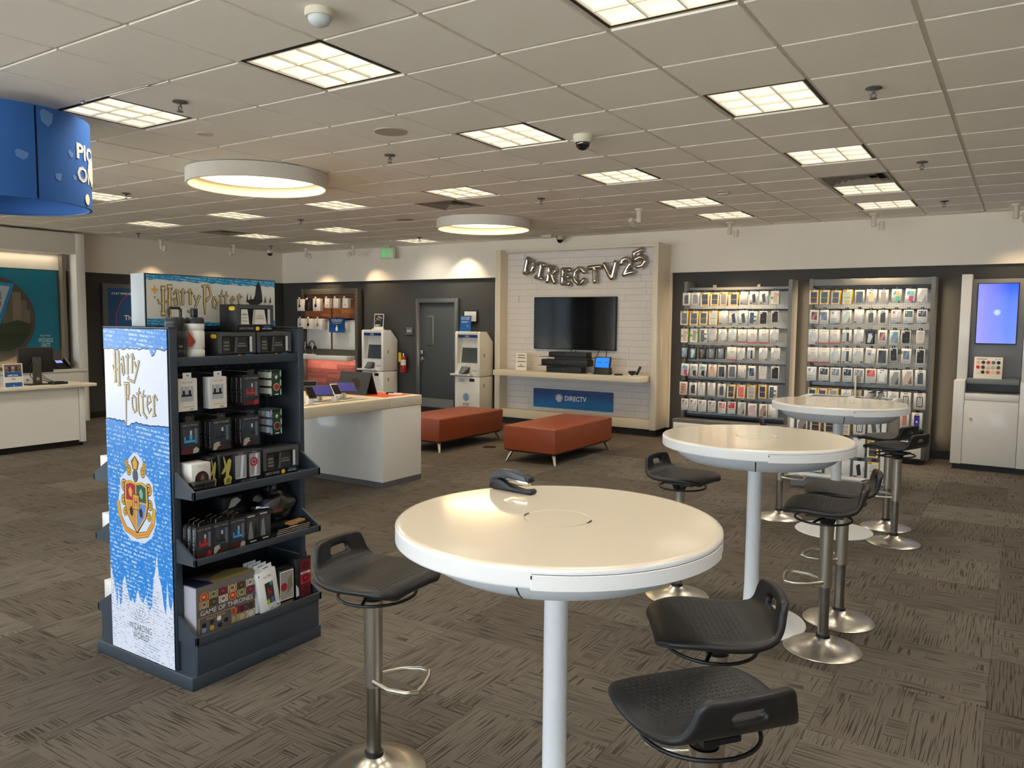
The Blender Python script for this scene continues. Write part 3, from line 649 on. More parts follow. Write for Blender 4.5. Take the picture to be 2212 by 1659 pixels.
# ------------------------------------------------------------------ accessory boards with hanging boxes
def peg_mat():
    m = bpy.data.materials.new('perforated_metal'); m.use_nodes = True; n = m.node_tree.nodes; L = m.node_tree.links; b = n['Principled BSDF']; b.inputs['Roughness'].default_value = .5
    tc = n.new('ShaderNodeTexCoord'); s = n.new('ShaderNodeSeparateXYZ'); L.new(tc.outputs['Object'], s.inputs[0])
    def M(op, a, c=0.):
        q = n.new('ShaderNodeMath'); q.operation = op
        for i, k in enumerate((a, c)):
            if isinstance(k, (int, float)): q.inputs[i].default_value = k
            else: L.new(k, q.inputs[i])
        return q.outputs[0]
    def c(o): return M('SUBTRACT', M('FRACT', M('DIVIDE', o, .0254)), .5)
    x, z = c(s.outputs[0]), c(s.outputs[2]); d = M('SQRT', M('ADD', M('MULTIPLY', x, x), M('MULTIPLY', z, z)))
    f = M('LESS_THAN', d, .17); mx = n.new('ShaderNodeMix'); mx.data_type = 'RGBA'; mx.inputs['A'].default_value = rgb((168, 174, 178)); mx.inputs['B'].default_value = rgb((60, 62, 64)); L.new(f, mx.inputs['Factor']); L.new(mx.outputs['Result'], b.inputs['Base Color'])
    return m
PEG = peg_mat(); UPR = mat((118, 119, 118), .5, name='grey_upright')
ROWZ = [1.975, 1.715, 1.475, 1.238, .995, .735, .5]
HOOK = MB().cyl((0, 0, 0), (0, -.225, 0), .003, CHROME, n=6).mesh('hook')
def board(name, x0, x1, header, lab):
    t = thing(name, lab, 'display board', ((x0+x1)/2, 7.95, 0), group='pegboard bays'); w2 = (x1-x0)/2
    for s in (-1, 1): part('upright', MB().box(s*(w2-.025)-.025, s*(w2-.025)+.025, -.10, .2, 0, 2.22, UPR), t, .003)
    if header: part('header', MB().box(-w2+.05, w2-.05, -.09, .2, 2.13, 2.215, UPR), t, .003)
    else:
        part('top_rail', MB().box(-w2+.05, w2-.05, -.03, .0, 2.10, 2.135, UPR), t)
        for x in (-.33, .28): part('bracket', MB().box(x-.02, x+.02, -.02, .02, 2.135, 2.17, UPR), t)
    part('backing', MB().box(-w2+.05, w2-.05, .02, .2, .33, 2.10 if not header else 2.13, mat((96, 98, 100), .6)), t)
    for s in (-1, 1): lamp('glow_strip', 'AREA', t, (s*(w2+.004), .17, 1.15), 1.3 if s < 0 and not header else 4.2, (1, .74, .45), (0, -s*PI/2, 0), shape='RECTANGLE', size=1.9, size_y=.04, spread=2.5)
    for z in ROWZ:
        part('peg_panel', MB().prism([(-.018, z-.135), (.02, z-.135), (.02, z+.10), (.0, z+.10)], 'x', -w2+.055, w2-.055, PEG), t)
    b = thing('base_cabinet', 'low grey base cabinet with white drawers under the %s accessory board' % ('right' if header else 'left'), 'cabinet', ((x0+x1)/2, 7.85, 0), group='low cabinets under the boards')
    part('carcass', MB().box(-w2-.0, w2, -.32, .3 if 0 else .0, .06, .32, GREYD), b, .004); part('plinth', MB().box(-w2+.02, w2-.02, -.28, 0, 0, .06, BASEB), b)
    for s in (-1, 1):
        d = part('drawer', MB().box(-w2/2+.012, w2/2-.03, -.335, -.318, .075, .275, WHITE), b, .003, (s*(w2/2-.01), 0, 0)); part('lock', MB().cyl((0, -.335, .25), (0, -.343, .25), .011, CHROME, n=12), d)
    return t
b1 = board('accessory_board', -1.745, -.272, False, 'left grey pegboard bay hung with rows of phone case boxes')
b2 = board('accessory_board', -.062, 1.376, True, 'right grey pegboard bay with header, hung with rows of phone case boxes')

CW = (228, 224, 216); YEL = (238, 186, 28); CB = (140, 190, 215)
def shade(c, k): return tuple(int(max(0, min(255, v*k))) for v in c)
def C(c, r=.45): return mat(c, r)
def front(kind, p, c, c2=None):
    """flat print of one box type on its front face"""
    blk = C((26, 27, 30), .3); gry = C((150, 150, 150))
    if kind == 'edge':
        p.rect(.16, .10, .82, .86, C(c, .25)); p.rect(.16, .44, .82, .49, C(shade(YEL, .8))); p.rect(.20, .18, .78, .22, C(shade(c, 1.6) if sum(c) < 250 else shade(c, .8)))
        p.poly([(.0, .88), (.40, .88), (.44, .985), (.0, .985)], C(YEL)); p.rect(.24, .02, .74, .10, C(YEL)); p.rect(.08, .91, .32, .95, C((120, 90, 20)))
    elif kind == 'phone':
        p.rr(.24, .14, .76, .84, .08, C(c, .3)); p.rr(.30, .73, .42, .81, .03, C(shade(c, .6) if sum(c) > 300 else (190, 190, 190))); p.rect(.3, .90, .7, .94, blk); p.rect(.08, .5, .13, .54, gry)
    elif kind == 'tilt':
        p.poly([(.40, .14), (.74, .20), (.60, .84), (.24, .78)], C(c, .3)); p.poly([(.28, .74), (.40, .76), (.38, .82), (.26, .80)], C((210, 210, 210))); p.poly([(1, .38), (.84, .46), (.84, .62), (1, .70)], C(CB)); p.rect(.06, .07, .36, .13, blk)
    elif kind == 'plain':
        p.poly([(1, .34), (.82, .44), (.82, .60), (1, .70)], C((190, 205, 212))); p.rect(.06, .08, .30, .15, blk); p.rect(.35, .90, .65, .93, gry)
    elif kind == 'eco':
        p.poly([(.30, .14), (.72, .10), (.74, .82), (.36, .88)], C(c, .35)); p.circ(.14, .48, .17, C((90, 190, 70))); p.rect(.8, .6, .9, .8, gry)
    elif kind == 'notch':
        p.poly([(.12, .06), (.60, .06), (.60, .22), (.88, .22), (.88, .34), (.60, .34), (.60, .56), (.90, .56), (.90, .66), (.60, .66), (.60, .9), (.12, .9)], C(c, .2)); p.circ(.4, .62, .13, C((50, 80, 120), .2))
    elif kind == 'case':
        p.rr(.10, .06, .90, .94, .12, C(c, .5)); p.rr(.16, .80, .36, .91, .05, C((205, 205, 200))); p.rect(.34, .36, .66, .40, C(shade(c, 3) if sum(c) < 200 else shade(c, .8)))
    elif kind == 'clear':
        p.poly([(.08, .55), (.5, .92), (.48, .6), (.2, .4)], C((178, 206, 220))); p.rr(.40, .18, .82, .80, .08, C((206, 204, 200), .3)); p.circ(.84, .09, .09, blk if c[0] < 100 else C(shade(c, .7))); p.rect(.28, .90, .76, .93, gry)
    elif kind == 'red':
        p.rect(0, 0, 1, .075, C((196, 44, 40))); p.rr(.32, .26, .72, .72, .06, C((212, 208, 200))); p.rect(.28, .86, .74, .885, C((190, 120, 110))); p.circ(.12, .5, .04, gry); p.circ(.12, .4, .04, gry)
    elif kind == 'blackbox':
        p.rr(.10, .06, .90, .90, .06, C((50, 52, 56), .12)); p.poly([(.2, .12), (.5, .1), (.8, .6), (.6, .86), (.3, .7)], C(c, .1)); p.poly([(.25, .6), (.45, .75), (.3, .85)], C((210, 220, 225), .1))
    elif kind == 'strip':
        p.rect(.05, .35, .40, .80, C((186, 208, 218))); p.rect(.46, .12, .72, .80, C((24, 25, 28), .3)); p.circ(.84, .10, .09, blk); p.rect(.06, .05, .35, .11, blk); p.rect(.3, .89, .75, .93, gry)
    elif kind == 'grad':
        p.poly([(.14, .74), (.42, .92), (.42, .66), (.2, .5)], C((110, 180, 210))); p.poly([(.40, .50), (.82, .50), (.82, .84), (.42, .84)], C(c)); p.poly([(.40, .12), (.78, .08), (.82, .50), (.40, .50)], C(c2)); p.circ(.78, .10, .10, blk)
    elif kind == 'half':
        p.rect(.12, .50, .88, .92, C(c, .15)); p.rr(.18, .74, .34, .88, .04, C(shade(c, .55) if sum(c) > 300 else (200, 205, 210))); p.poly([(.55, .92), (.80, .92), (.5, .58), (.42, .64)], C(shade(c, 1.25) if sum(c) > 200 else (120, 130, 138), .1))
        p.rect(0, 0, .45, .075, C((60, 150, 200))); p.rect(.45, 0, 1, .075, C((70, 78, 96))); p.rect(.12, .38, .6, .41, gry); p.rect(.12, .2, .4, .23, gry)
    elif kind == 'window':
        p.rect(.14, .10, .86, .90, C(c, .18)); p.poly([(.14, .5), (.45, .9), (.14, .9)], C(shade(c, 1.7), .1)); p.poly([(.5, .1), (.86, .1), (.86, .6)], C(shade(c, .6), .15)); p.rect(.2, .02, .6, .05, gry)
    elif kind == 'dots':
        p.rect(.16, .36, .84, .86, C((226, 200, 206))); p.rect(.16, .10, .84, .28, C((226, 200, 206)))
        for i in range(4):
            for j in (.15, .23, .42, .54, .66, .78): p.circ(.24+.17*i+(.05 if int(j*100) % 2 else 0), j, .035, C((200, 60, 110)))
        p.circ(.72, .8, .10, C((110, 190, 90)))
    elif kind == 'outline':
        p.rr(.26, .14, .78, .80, .1, C((34, 34, 36))); p.rr(.33, .18, .71, .76, .07, C(CW)); p.rr(.44, .18, .60, .76, .04, C((60, 60, 60))); p.rr(.475, .2, .565, .74, .03, C(CW)); p.rect(.3, .90, .72, .94, blk)
    elif kind == 'screen':
        p.rr(.20, .28, .80, .84, .05, C((30, 34, 48), .2)); p.poly([(.2, .3), (.5, .3), (.8, .7), (.8, .84), (.5, .8)], C(c, .2)); p.rect(.25, .13, .75, .16, gry)
        if c2: p.rect(0, .62, .16, .84, C(c2))
    elif kind == 'flower':
        p.rr(.14, .10, .86, .90, .06, C((196, 140, 118)))
        for i in range(14): p.circ(.22+.56*((i*37) % 10)/10, .16+.66*((i*53) % 14)/14, .07, C([(120, 60, 54), (226, 190, 168), (150, 88, 70)][i % 3]))
DESC = {'edge': 'yellow-cornered box', 'phone': 'box with case picture', 'tilt': 'pale box with a tilted phone', 'plain': 'plain pale box', 'eco': 'green-sided box', 'notch': 'notched window box',
        'case': 'slim framed case', 'clear': 'pale clear case box', 'red': 'pale box with red foot', 'blackbox': 'glossy black box', 'strip': 'black strip box', 'grad': 'box with two-tone case',
        'half': 'box with upper window', 'window': 'window box', 'dots': 'pink dotted window box', 'outline': 'black outline box', 'screen': 'phone screen box', 'flower': 'flower patterned box'}
K = (28, 28, 31)
def cn(c):
    r, g, b = c
    if max(c) < 75: return 'black'
    if max(c)-min(c) < 22: return 'white' if min(c) > 190 else 'grey'
    if r > 180 and g < 110: return 'red'
    if g >= r and g > b: return 'green'
    if b > r+20: return 'teal' if g > 140 else 'blue'
    return 'pink' if b > 110 else 'brown'
PEG1 = [['phone 50,40,40', 'phone 130,130,132', 'edge', 'edge 70,72,76', 'edge 150,140,140', 'edge', 'plain', 'tilt 40,40,42', 'tilt 60,60,62', 'eco 226,170,156'],
 ['edge 40,40,60', 'edge', 'edge 44,46,50', 'edge 196,206,204', 'plain', 'tilt', 'tilt 50,50,52', 'notch 30,44,70', 'case', 'case'],
 ['eco 226,160,140', 'eco 170,150,120', 'notch 26,34,30', 'clear 150,150,150', 'clear 160,160,160', 'clear 170,165,160', 'red', 'red', 'red', 'clear 150,155,160'],
 ['blackbox 60,110,140', 'blackbox 170,200,190', 'blackbox 120,116,112', 'blackbox 110,110,96', 'blackbox 100,110,120', 'red', 'clear', 'strip', 'clear 40,60,80', 'clear 160,160,160'],
 ['grad 110,190,200 220,60,130', 'grad 190,196,200 40,34,34', 'grad 170,180,190 30,28,30', 'phone 232,176,150', 'window 50,52,56', 'window 44,48,48', 'plain', 'screen 60,90,150 90,160,80', 'case 220,214,210', 'case'],
 ['flower', 'phone', 'phone 206,204,200', 'phone 212,208,204', 'phone 90,86,86', 'edge', 'edge 236,96,84', 'edge 190,190,184', 'edge 40,42,46', 'notch 40,42,44'],
 ['half 200,192,188', 'half 205,200,206', 'half 200,196,206', 'half 190,188,194', 'half 226,160,150', 'half 196,34,40', 'window 190,184,178', 'dots', 'window 184,150,140', 'plain']]
PEG2 = [['edge 50,40,44', 'edge 44,70,56', 'edge 40,48,52', 'edge 196,206,170', 'window 30,34,36', 'phone 226,206,160', 'phone 176,160,146', 'grad 226,206,150 110,190,160', 'grad 130,200,190 206,70,120', 'window 206,190,172'],
 ['screen 200,90,70', 'screen 60,90,150 90,160,80', 'half 222,220,216', 'window 190,206,180', 'plain', 'phone 70,80,66', 'phone 50,46,44', 'half 226,190,186', 'half 70,96,76', 'half'],
 ['clear', 'red', 'red', 'strip', 'clear 60,60,60', 'blackbox 214,220,230', 'screen 210,100,80', 'window 90,120,130', 'case', 'case 206,196,180'],
 ['red', 'red', 'clear', 'strip', 'clear 60,60,60', 'notch 196,196,184', 'window 26,28,30', 'case 34,34,36', 'screen 70,96,130 120,150,60', 'case'],
 ['half 190,184,182', 'half 44,46,54', 'half 34,40,42', 'half 50,54,62', 'half 70,56,52', 'half 226,120,110', 'phone 232,230,226', 'window 160,160,150', 'window 206,180,160', 'phone 70,72,80'],
 ['edge', 'edge 90,40,50', 'edge 160,156,150', 'clear 150,150,150', 'edge 36,30,30', 'clear', 'outline', 'clear 140,140,140', 'outline', 'outline'],
 [None]*8+['phone 206,140,124', 'phone 66,66,170']]
XY1 = [[(-1.658, 1.971, 0.109, 0.175), (-1.53, 1.971, 0.121, 0.176), (-1.39, 1.968, 0.124, 0.179), (-1.253, 1.969, 0.12, 0.177), (-1.133, 1.971, 0.103, 0.183), (-0.992, 1.969, 0.119, 0.175), (-0.86, 1.977, 0.088, 0.173), (-0.729, 1.978, 0.114, 0.175), (-0.599, 1.98, 0.114, 0.174), (-0.455, 1.983, 0.106, 0.175)], [(-1.676, 1.711, 0.114, 0.193), (-1.537, 1.709, 0.124, 0.192), (-1.402, 1.712, 0.119, 0.188), (-1.267, 1.716, 0.12, 0.194), (-1.132, 1.715, 0.125, 0.195), (-0.991, 1.713, 0.125, 0.195), (-0.86, 1.717, 0.124, 0.196), (-0.734, 1.718, 0.109, 0.176), (-0.6, 1.72, 0.104, 0.177), (-0.451, 1.734, 0.092, 0.157)], [(-1.67, 1.468, 0.107, 0.192), (-1.533, 1.472, 0.112, 0.193), (-1.4, 1.474, 0.109, 0.193), (-1.277, 1.483, 0.116, 0.172), (-1.136, 1.478, 0.115, 0.174), (-1.0, 1.483, 0.111, 0.173), (-0.868, 1.478, 0.117, 0.177), (-0.735, 1.474, 0.128, 0.188), (-0.585, 1.476, 0.124, 0.187), (-0.449, 1.487, 0.115, 0.169)], [(-1.666, 1.235, 0.102, 0.166), (-1.544, 1.228, 0.095, 0.161), (-1.409, 1.232, 0.1, 0.159), (-1.28, 1.236, 0.1, 0.158), (-1.153, 1.24, 0.102, 0.157), (-1.002, 1.238, 0.126, 0.177), (-0.876, 1.235, 0.101, 0.17), (-0.744, 1.24, 0.095, 0.167), (-0.583, 1.24, 0.11, 0.165), (-0.426, 1.245, 0.115, 0.17)], [(-1.653, 0.996, 0.108, 0.171), (-1.527, 0.991, 0.106, 0.172), (-1.401, 0.993, 0.111, 0.177), (-1.261, 0.993, 0.115, 0.172), (-1.131, 0.989, 0.106, 0.175), (-0.99, 0.996, 0.108, 0.174), (-0.857, 1.003, 0.105, 0.167), (-0.726, 0.99, 0.101, 0.184), (-0.583, 0.996, 0.102, 0.174), (-0.424, 1.002, 0.103, 0.167)], [(-1.669, 0.733, 0.11, 0.178), (-1.53, 0.732, 0.109, 0.175), (-1.409, 0.735, 0.103, 0.182), (-1.269, 0.739, 0.109, 0.183), (-1.125, 0.732, 0.109, 0.178), (-0.991, 0.729, 0.111, 0.185), (-0.857, 0.733, 0.114, 0.181), (-0.719, 0.735, 0.112, 0.184), (-0.571, 0.749, 0.109, 0.18), (-0.442, 0.747, 0.106, 0.173)], [(-1.642, 0.506, 0.101, 0.167), (-1.523, 0.504, 0.113, 0.181), (-1.392, 0.499, 0.114, 0.177), (-1.257, 0.5, 0.107, 0.17), (-1.113, 0.492, 0.108, 0.176), (-0.982, 0.5, 0.109, 0.173), (-0.845, 0.502, 0.11, 0.173), (-0.702, 0.495, 0.112, 0.176), (-0.56, 0.497, 0.103, 0.177), (-0.432, 0.499, 0.119, 0.174)]]
XY2 = [[(0.031, 1.983, 0.114, 0.18), (0.156, 1.982, 0.112, 0.179), (0.29, 1.98, 0.109, 0.177), (0.425, 1.983, 0.109, 0.18), (0.562, 1.98, 0.109, 0.173), (0.696, 1.985, 0.113, 0.175), (0.831, 1.982, 0.109, 0.17), (0.975, 1.988, 0.108, 0.17), (1.121, 1.989, 0.105, 0.171), (1.248, 1.991, 0.109, 0.172)], [(0.038, 1.737, 0.108, 0.176), (0.16, 1.734, 0.109, 0.182), (0.286, 1.73, 0.113, 0.174), (0.424, 1.734, 0.111, 0.177), (0.563, 1.741, 0.107, 0.183), (0.701, 1.731, 0.111, 0.176), (0.835, 1.732, 0.108, 0.178), (0.979, 1.742, 0.11, 0.169), (1.114, 1.738, 0.11, 0.174), (1.257, 1.742, 0.105, 0.171)], [(0.036, 1.483, 0.116, 0.192), (0.164, 1.488, 0.12, 0.18), (0.295, 1.489, 0.119, 0.175), (0.436, 1.493, 0.111, 0.171), (0.572, 1.495, 0.112, 0.174), (0.703, 1.485, 0.099, 0.159), (0.84, 1.493, 0.104, 0.173), (0.973, 1.492, 0.107, 0.176), (1.096, 1.496, 0.103, 0.163), (1.25, 1.5, 0.089, 0.159)], [(0.04, 1.253, 0.125, 0.195), (0.174, 1.251, 0.131, 0.193), (0.309, 1.255, 0.117, 0.191), (0.441, 1.256, 0.117, 0.19), (0.573, 1.259, 0.117, 0.19), (0.712, 1.26, 0.113, 0.195), (0.848, 1.255, 0.118, 0.189), (0.971, 1.284, 0.082, 0.16), (1.109, 1.272, 0.105, 0.18), (1.26, 1.27, 0.089, 0.173)], [(0.033, 1.008, 0.115, 0.186), (0.182, 1.009, 0.121, 0.181), (0.32, 1.005, 0.119, 0.192), (0.461, 1.009, 0.115, 0.186), (0.591, 1.004, 0.117, 0.191), (0.729, 1.009, 0.119, 0.19), (0.855, 1.016, 0.114, 0.176), (0.996, 1.001, 0.114, 0.191), (1.136, 1.013, 0.112, 0.195), (1.271, 1.014, 0.115, 0.195)], [(0.055, 0.743, 0.111, 0.185), (0.175, 0.742, 0.117, 0.186), (0.307, 0.746, 0.123, 0.184), (0.458, 0.743, 0.117, 0.183), (0.58, 0.742, 0.104, 0.182), (0.716, 0.74, 0.106, 0.184), (0.86, 0.741, 0.116, 0.183), (0.987, 0.743, 0.117, 0.185), (1.125, 0.736, 0.114, 0.199), (1.275, 0.736, 0.126, 0.194)], [None, None, None, None, None, None, None, None, (1.126, 0.501, 0.095, 0.184), (1.258, 0.505, 0.113, 0.187)]]
_pb = {}
TABM = MB().box(-.02, .02, -.004, .004, 0, .030, C((24, 24, 26))).mesh('hang_tab')
def peg_box(spec, w_, h_, d):
    w_ = round(w_/.006)*.006; h_ = round(h_/.006)*.006; key = (spec, w_, h_)
    if key not in _pb:
        s = spec.split(); kind = s[0]; c = tuple(map(int, s[1].split(','))) if len(s) > 1 else K; c2 = tuple(map(int, s[2].split(','))) if len(s) > 2 else None
        body = {'edge': shade(YEL, .95), 'eco': (120, 180, 80), 'blackbox': (22, 23, 26)}.get(kind, CW)
        q = MB(); q.box(-w_/2, w_/2, -d/2, d/2, -h_/2, h_/2, C(body)); bm_ = q.mesh('carton', .0015, 1)
        f = MB(); p = Pic(f, (-w_/2, -d/2-.0004, -h_/2), (w_, 0, 0), (0, 0, h_), (0, -1, 0), .0005)
        if kind in ('edge', 'eco'): p.rect(.01, .01, .93, .99, C(CW))
        front(kind, p, c, c2)
        if kind == 'phone' and c == (66, 66, 170):
            p.poly([(.42, .36), (.58, .36), (.6, .42), (.5, .5), (.4, .42)], INK)
        _pb[key] = (bm_, f.mesh('print'), kind, c)
    return _pb[key]
TILT = {(1, 0, 2): -3, (1, 0, 6): 3, (1, 0, 7): 3, (1, 1, 7): 2, (1, 4, 0): 3, (1, 4, 2): 5, (1, 6, 1): 4, (2, 0, 8): 4, (2, 1, 4): 3, (2, 3, 5): 5, (2, 3, 7): -3, (2, 4, 8): -3}
ROWW = ['top', 'second', 'third', 'fourth', 'fifth', 'sixth', 'bottom']
for bd, (specs, xy, side) in enumerate(((PEG1, XY1, 'left'), (PEG2, XY2, 'right'))):
    root = (b1, b2)[bd]
    for r in range(7):
        for k in range(10):
            if xy[r][k] is None: continue
            x, z, w_, h_ = xy[r][k]; d = .055 if specs[r][k].startswith('edge') else .03 if not specs[r][k].startswith('case') else .014
            bm_, pm_, kind, c = peg_box(specs[r][k], w_, h_, d)
            lab = '%s%s, %s from left in %s row of %s board' % (cn(c)+' ' if kind in ('case', 'window', 'half', 'phone') else '', DESC[kind], ORD[k], ROWW[r], side)
            t = thing('accessory_box', lab, 'box', (x, 7.735, z), group='phone case boxes on the %s board' % side)
            t.rotation_euler = (R_.uniform(-.03, .03), math.radians(TILT.get((bd+1, r, k), R_.uniform(-.7, .7))), R_.uniform(-.05, .05))
            link('carton', bm_, t); link('print', pm_, t); link('hang_tab', TABM, t, (0, 0, h_/2-.003))
            link('hook', HOOK, root, (x-root.location.x, -.018, z+h_/2+.012))
# ------------------------------------------------------------------ digital screen cabinet (right)
t = thing('screen_cabinet', 'tall white cabinet with grey back and upright digital screen at the right wall end', 'cabinet', (1.635, 7.53, 0))
def sc(x0, x1, y0, y1, z0, z1, m_): return MB().box(x0-1.635, x1-1.635, y0-7.53, y1-7.53, z0, z1, m_)
for x in (1.635, 2.275): part('lower_post', sc(x, x+.11, 7.53, 8.15, .065, 1.02, WHITE), t, .003); part('upper_post', sc(x+.003, x+.11, 7.88, 8.15, 1.02, 2.24, WHITE), t, .003)
part('toe_kick', sc(1.66, 2.36, 7.57, 8.1, 0, .065, BASEB), t)
part('back_panel', sc(1.745, 2.275, 7.95, 8.15, .88, 2.185, GREYM), t, .003)
part('carcass', sc(1.747, 2.273, 7.56, 7.95, .065, .875, WHITEM), t)
part('drawer', sc(1.749, 2.271, 7.532, 7.558, .803, .872, WHITE), t, .003)
d = part('door', sc(1.749, 2.271, 7.53, 7.558, .07, .797, WHITE), t, .003)
part('knob', MB().cyl((1.82-1.635, 0, .59), (1.82-1.635, -.012, .59), .012, CHROME, n=14), d)
part('ledge', sc(1.76, 2.262, 7.60, 7.95, .985, 1.04, GREYM), t, .004)
bz = part('screen_bezel', sc(1.80, 2.213, 7.935, 7.952, 1.43, 2.137, BLACK), t, .003)
SCRB = bpy.data.materials.new('screen_blue'); SCRB.use_nodes = True; grad_mat(SCRB, (140, 140, 245), (6, 84, 235), .22, .48, 0, .1, .95)
q = MB(); p = Pic(q, (1.81-1.635, 7.934-7.53, 1.44), (.393, 0, 0), (0, 0, .688), (0, -1, 0), .001); p.rect(0, 0, 1, 1, SCRB); globe(p, .5, .52, .10, emit((190, 215, 255), 1.0, 'screen_white'), 6); part('screen', q, bz)
t2 = thing('grip_display', 'white tilted board of round phone grips standing on the cabinet ledge', 'display board', (1.955, 7.72, 1.04)); 
part('board', MB().prism([(-.03, 0), (-.012, 0), (.045, .245), (.04, .247)], 'x', -.14, .14, mat((240, 230, 208), .4)), t2, .003)
cols = [(232, 190, 180), (60, 60, 64), (200, 70, 50), (90, 110, 140), (40, 40, 44), (226, 30, 40), (40, 60, 40), (230, 190, 190), (200, 190, 120), (80, 80, 120), (236, 216, 206), (34, 36, 40), (220, 90, 40), (236, 200, 180), (210, 80, 60)]
GM = {}
for i, c in enumerate(cols):
    g = part('grip', MB().lathe([(.0001, 0), (.019, 0), (.019, .007), (.0001, .008)], (0, 0, 0), C(c, .3), 16), t2, 0, (-.10+.05*(i % 5), -.012+.0725*.2+.012*0+(.245-.10-.055*(i//5))*.0, 0))
    hz = .185-.055*(i//5); g.location = (-.10+.05*(i % 5), -.030+hz*.286, hz); g.rotation_euler = (math.radians(74), 0, 0)
q = MB(); p = Pic(q, (-.14, -.030, 0), (.28, 0, 0), (0, .070, .245), (0, -1, .286), .001); p.text('AT&T', .82, .88, .93, .93, C((60, 90, 120)), .0); globe(p, .76, .90, .03, BLUES, 5); p.rect(.08, .89, .45, .92, C((90, 90, 90))); part('print', q, t2)

# ------------------------------------------------------------------ payment kiosks, door, wall items (back wall left)
SLATE = mat((70, 76, 80), .15, name='kiosk_screen', coat=.6)
def pay(x0, x1, lab):
    t = thing('payment_kiosk', lab, 'kiosk', ((x0+x1)/2, 7.79, 0), group='white payment kiosks'); w = (x1-x0)/2
    part('lower_cabinet', MB().box(-w, w, 0, .385, .03, .715, WHITE), t, .006)
    part('foot', MB().box(-w+.02, w-.02, .02, .36, 0, .03, BASEB), t)
    for s in (-1, 1):
        part('side_panel', MB().prism([(0, .725), (0, 1.44), (.02, 1.465), (.20, 1.465), (.385, 1.29), (.385, .725)], 'x', s*w-(.05 if s > 0 else 0), s*w+(.05 if s < 0 else 0), WHITE), t, .005)
    part('top_hood', MB().prism([(0, 1.415), (0, 1.455), (.02, 1.465), (.20, 1.465), (.385, 1.29), (.385, 1.24), (.20, 1.41)], 'x', -w+.05, w-.05, WHITE), t)
    part('lower_face', MB().box(-w+.05, w-.05, .005, .36, .725, .93, WHITE), t)
    part('recess_panel', MB().prism([(.06, .93), (.11, 1.23), (.14, 1.415), (.16, 1.415), (.16, .93)], 'x', -w+.05, w-.05, WHITEM), t)
    part('screen', MB().prism([(.052, .945), (.094, 1.195), (.11, 1.195), (.07, .945)], 'x', -w+.09, w-.06, SLATE), t)
    hd = part('header_strip', MB().box(-w+.06, w-.055, .003, .03, 1.365, 1.412, mat((26, 58, 120), .3)), t)
    q = MB(); Pic(q, (-w+.06, .003, 1.365), (2*w-.115, 0, 0), (0, 0, .047), (0, -1, 0)).text('125.', .38, .2, .60, .8, INK, .02); part('number', q, hd)
    part('terminal_shelf', MB().box(-w-.03, .12, -.10, .01, .735, .765, WHITE), t, .004)
    tm = part('card_terminal', MB().prism([(-.13, .775), (-.03, .775), (-.0, .87), (-.03, .885)], 'x', -.09, .06, DK), t, .004)
    part('keypad', MB().prism([(-.129, .782), (-.033, .884), (-.036, .888), (-.134, .786)], 'x', -.06, .03, mat((90, 94, 96), .4)), tm)
    part('receipt_slot', MB().box(.10, .20, .002, .01, .815, .822, BLACK), t)
    part('cash_slot', MB().box(-.17, -.05, -.003, .004, .625, .685, mat((190, 190, 185), .4)), t); part('card_slot', MB().box(.05, .15, -.002, .004, .635, .685, BLACK), t)
    for z in (1.07, .57): part('side_lock', MB().box(w-.001, w+.003, .12, .135, z-.03, z+.03, DARKF), t)
    q = MB(); p = Pic(q, (-w, -.0005, .03), (2*w, 0, 0), (0, 0, .685), (0, -1, 0), .001)
    globe(p, .46, .50, .155, mat((20, 130, 190), .4, name='emblem_blue'), 6); p.text('AT&T', .33, .29, .60, .36, C((30, 40, 50)), .01); part('lettering', q, t)
    return t
pay(-5.72, -5.21, 'white payment kiosk right of the grey door, under a blue card')
pay(-7.86, -7.335, 'white payment kiosk between headphone display and fire extinguisher')
t = thing('blue_card', 'small blue printed card standing on top of the right payment kiosk', 'sign', (-5.665, 8.0, 1.466)); part('card', MB().box(-.115, .115, -.003, .003, 0, .265, BLUES), t, rot=(-.08, 0, 0))
q = MB(); p = Pic(q, (-.115, -.004, 0), (.23, 0, 0), (0, 0, .265), (0, -1, 0)); p.text('BUY ANYWHERE', .12, .84, .88, .91, INK, .01); p.text('PICK UP HERE', .12, .74, .82, .81, INK, .01); p.rect(.12, .62, .78, .64, INK); p.rect(.12, .56, .66, .58, INK); p.circ(.72, .35, .12, C((70, 130, 190))); part('print', q, t, rot=(-.08, 0, 0))
t = thing('framed_notice', 'small black framed white notice on the wall behind the blue card', 'frame', (-5.70, 8.205, 1.72)); part('frame', MB().box(-.145, .145, -.012, .01, -.105, .105, BLACK), t, .003); part('paper', MB().box(-.125, .125, -.014, -.011, -.085, .085, mat((226, 224, 216), .6)), t)
t = thing('photo_card', 'small dark photo card standing on top of the left payment kiosk', 'sign', (-7.62, 7.98, 1.466)); part('card', MB().box(-.115, .115, -.003, .003, 0, .29, mat((232, 228, 218), .5)), t, rot=(-.08, 0, 0))
q = MB(); p = Pic(q, (-.115, -.004, 0), (.23, 0, 0), (0, 0, .29), (0, -1, 0)); p.rect(.06, .2, .94, .95, C((40, 40, 44)))
for i in range(12): p.circ(.2+.6*((i*7) % 12)/12, .55+.33*((i*5) % 7)/7, .07, C([(150, 140, 130), (80, 78, 80), (190, 180, 168)][i % 3]))
p.rect(.14, .3, .7, .33, INK); p.rect(.14, .24, .55, .27, INK); part('print', q, t, rot=(-.08, 0, 0)); part('card_foot', MB().box(-.1, .1, -.07, .05, 0, .02, WHITE), t, .003)

